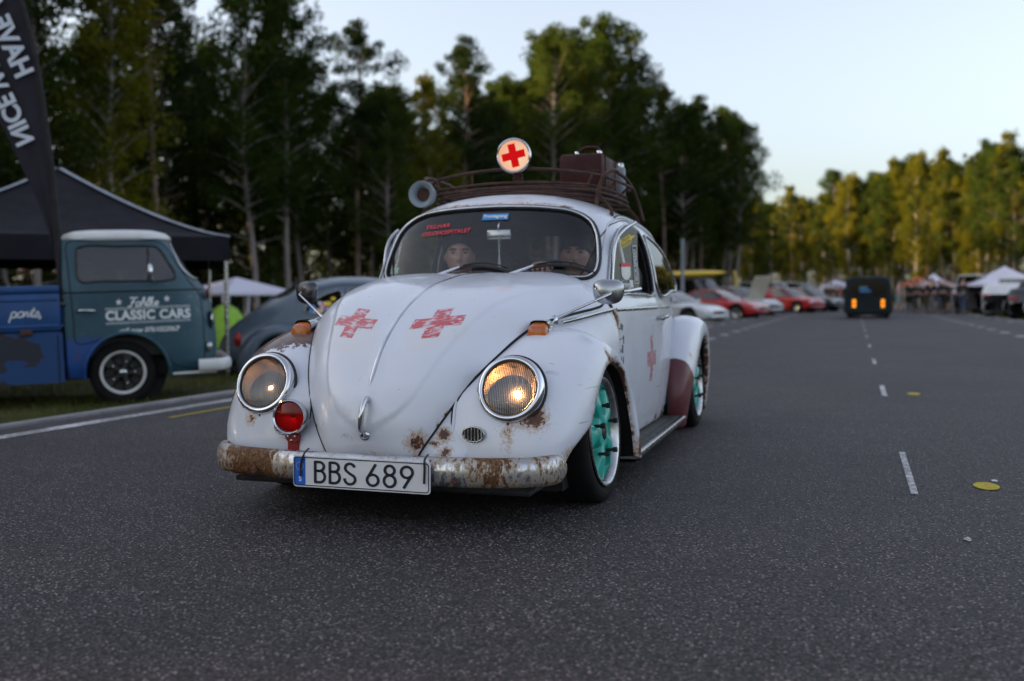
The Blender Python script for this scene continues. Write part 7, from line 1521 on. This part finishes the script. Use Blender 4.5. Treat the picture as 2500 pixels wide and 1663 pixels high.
# kayak on the roof of the dark car
x, y = at(1690, 47); DV = simple_car('parked_van', (x, y, gz(x, y)), 1.15, 'van', CARP['navy'], 'dark blue van with a yellow kayak on its roof')
KY = thing('kayak', (x, y, float(gz(x, y))+1.945), 1.15, 'yellow kayak lying on the roof of the dark blue van', 'kayak'); mb = MB(); q = np.linspace(0, 2*pi, 16, endpoint=False)
rows = [np.stack([np.full(16, xx), .32*k*np.cos(q), .20*k*np.sin(q)*(1-.2*(np.sin(q) > 0))+.2+.05*abs(xx)**2*.2], 1) for xx, k in ((-1.9, .03), (-1.6, .4), (-1.0, .8), (-.3, 1), (.3, 1), (1.0, .8), (1.6, .4), (1.9, .03))]; mb.grid(np.array(rows), cv=True); mb.build('hull', CARP['yellow'], KY, 60)
mb = MB(); mb.tube([(.38*cos(a)+.0, .17*sin(a), .395) for a in np.linspace(0, 2*pi, 24, endpoint=False)], .02, 6, True); mb.build('cockpit_rim', M['black'], KY, 60)
for xx in (-.7, .7): mb = MB(); mb.box((xx, 0, .02), (.06, .5, .05)); mb.build('cradle', M['black'], KY, 0)
# dark green bus driving away
BS = thing('bus', (-36.9, 2.77, .003), pi-.0175, 'dark green van-like bus driving away down the road', 'bus'); M['bus'] = pbr('dark_green_paint', (.006, .014, .018), .6, var=.2, spec=.25)
rows = []
for x, k, zt_ in ((-.0, .90, 1.54), (.02, .95, 1.575), (.08, .985, 1.60), (.3, 1, 1.615), (3.3, 1, 1.615), (3.8, .98, 1.45), (4.1, .93, 1.0)):
    half = [(0, zt_), (.50*k, zt_-.004), (.70*k, zt_-.03), (.79*k, zt_-.12), (.85*k, zt_-.45), (.885*k, .85), (.89*k, .5), (.87*k, .2), (.80*k, .14), (0, .13)]; c_ = crom(half, 30); rows.append(np.vstack([np.stack([np.full(30, x), c_[:, 0], c_[:, 1]], 1), np.stack([np.full(29, x), -c_[::-1][1:, 0], c_[::-1][1:, 1]], 1)]))
mb = MB(); G = np.array(rows); mb.grid(G, cv=True); mb.add(G[0], [tuple(range(len(G[0])))]); mb.build('body', M['bus'], BS, 40)
wp = crom([(-.62, .92), (0, .90), (.62, .92), (.68, .98), (.56, 1.36), (.46, 1.43), (0, 1.46), (-.46, 1.43), (-.56, 1.36), (-.68, .98)], 60, True)
mb = MB(); mb.prism(wp, (-.012, 0, 0), (0, -1, 0), (0, 0, 1), .010); RWN = mb.build('rear_window', thin_glass('tinted_glass', (.08, .11, .12), .03), BS, 0); mb = MB(); mb.tube(np.stack([np.full(60, -.014), wp[:, 0], wp[:, 1]], 1), .02, 6, True); mb.build('seal', M['rubber'], RWN, 60)
for dx, w2, z in ((.18, .30, 1.17), (.12, .40, 1.05)): mb = MB(); mb.prism(rrect(w2, .07, .01, 3), (-.026, dx, z), (0, -1, 0), (0, 0, 1), .003); mb.build('window_sticker', M['blueprint'] if z < 1.1 else pbr('teal_sticker', (.15, .35, .42), .6), RWN, 0)
for sg in (1, -1):
    mb = MB(); mb.box((-.02, sg*.52, .57), (.07, .115, .30), bev=.02); TL = mb.build('tail_light', emit('amber_tail', (1, .38, .02), .50), BS, 40)
    mb = MB(); mb.box((-.06, sg*.52, .57), (.012, .105, .09), bev=.004); mb.build('brake_light', emit('red_tail', (1, .08, .01), .6), TL, 40)
    mb = MB(); o = A(.75, sg*.76, .30); mb.lathe(tyre_prof(.30, .19, .19), o-A(0, sg*.09, 0), (0, sg, 0), 28); mb.build('wheel', M['tyre'], BS, 50); mb = MB(); o = A(3.2, sg*.76, .30); mb.lathe(tyre_prof(.30, .19, .19), o-A(0, sg*.09, 0), (0, sg, 0), 28); mb.build('wheel', M['tyre'], BS, 50)
mb = MB(); mb.box((-.05, 0, .27), (.10, 1.66, .12), bev=.03); mb.build('rear_bumper', M['bus'], BS, 40)
mb = MB(); mb.box((-.012, 0, .66), (.012, 1.0, .02)); mb.build('lid_gap', M['gap'], BS, 0)
# lamp post and yellow flag
x, y = at(1666, 44); LP = thing('lamp_post', (x, y, gz(x, y)), 0, 'plain grey metal post standing behind the white coupe', 'post'); mb = MB(); mb.tube([(0, 0, 0), (0, 0, 2.0), (0, 0, 3.62)], [.09, .075, .07], 12); mb.build('pole', M['horn'], LP, 60); mb = MB(); mb.lathe([(.13, 0), (.13, .25), (.09, .28)], (0, 0, 0), (0, 0, 1), 16); mb.build('base_sleeve', M['horn'], LP, 40)
x, y = at(1800, 48); YF = thing('feather_flag', (x, y, gz(x, y)), 1.3, 'small yellow feather flag among the parked cars', 'flag'); mb = MB(); mb.tube(crom([(0, 0, 0), (0, 0, 1.2), (0, -.05, 1.9), (0, -.25, 2.2)], 14), .018, 6); mb.build('pole', M['black'], YF, 60); mb = MB(); c_ = crom([(0, 0, .8), (0, 0, 1.2), (0, -.05, 1.9), (0, -.25, 2.2)], 14); mb.grid(np.array([c_, c_+A(0, -.22, -.02), c_*A(1, 1, 1)+A(.03, -.40, -.06)])); mb.build('cloth', CARP['yellow'], YF, 180)

# ------------------------------------------------------------------ people by the road
def pp(u, D, face, pose, sh, tr_c, label, group=None, **k): x, y = at(u, D); return person(x, y, face, pose, sh, tr_c, label, group, **k)
pp(2192, 56, 1.4, 1, 'pink', 'aqua', 'person in a pink shirt and pale blue shorts walking beside the bus')
pp(2382, 52, 2.6, 0, 'red', 'black', 'person in a red top standing near the white van')
pp(2338, 50, 3.1, 2, 'black', 'black', 'person in black with a white patch on the back at the edge of the crowd'); 
bk = [o for o in COL.objects if o.name.startswith('person') and o.get('label', '').startswith('person in black with a white patch')][0]
mb = MB(); mb.ball((-.105, 0, 1.27), (.03, .13, .15), 8, 12); mb.build('back_print', CL['white'], bk, 60)
pp(2000, 63, .3, 0, 'white', 'grey', 'person in a white shirt standing at the left road edge before the black saloon')
for i, (u, D, f, p_, s_, t_) in enumerate(((2232, 57, 2.9, 0, 'black', 'brown'), (2252, 58, .3, 3, 'black', 'black'), (2270, 55, 2.2, 2, 'navy', 'black'), (2290, 57, 1.2, 0, 'black', 'denim'), (2310, 54, 4., 3, 'black', 'brown'), (2242, 61, 1.0, 2, 'navy', 'beige'), (2280, 62, 0.4, 1, 'grey', 'black'), (2365, 56, 2.0, 0, 'black', 'black'), (2410, 49, 1.0, 3, 'navy', 'denim'), (2326, 60, 5., 0, 'black', 'black'), (2222, 52, 3.3, 3, 'black', 'black'), (2262, 50, 1.8, 0, 'black', 'brown'), (2300, 49, .9, 2, 'navy', 'black'), (2348, 47, 2.4, 0, 'black', 'denim'), (2237, 54, 4.4, 2, 'brown', 'black'), (2318, 52, 2.8, 1, 'black', 'black'), (2275, 52, 5.2, 3, 'black', 'grey'), (2390, 50, 3.6, 2, 'black', 'black'))):
    pp(u, D, f, p_, s_, t_, 'person in dark clothes in the crowd to the right of the bus', 'crowd right of the bus', h=1+.03*((i*7) % 5-2)/2)
for i, (u, D, f, p_, s_, t_) in enumerate(((2018, 66, .2, 0, 'black', 'black'), (2028, 64, 3., 2, 'brown', 'black'), (2040, 70, .5, 3, 'black', 'navy'), (2050, 76, 1., 1, 'red', 'denim'), (2035, 82, 2., 0, 'navy', 'black'))):
    pp(u, D, f, p_, s_, t_, 'person in dark clothes walking on the left of the bus', 'walkers left of the bus')
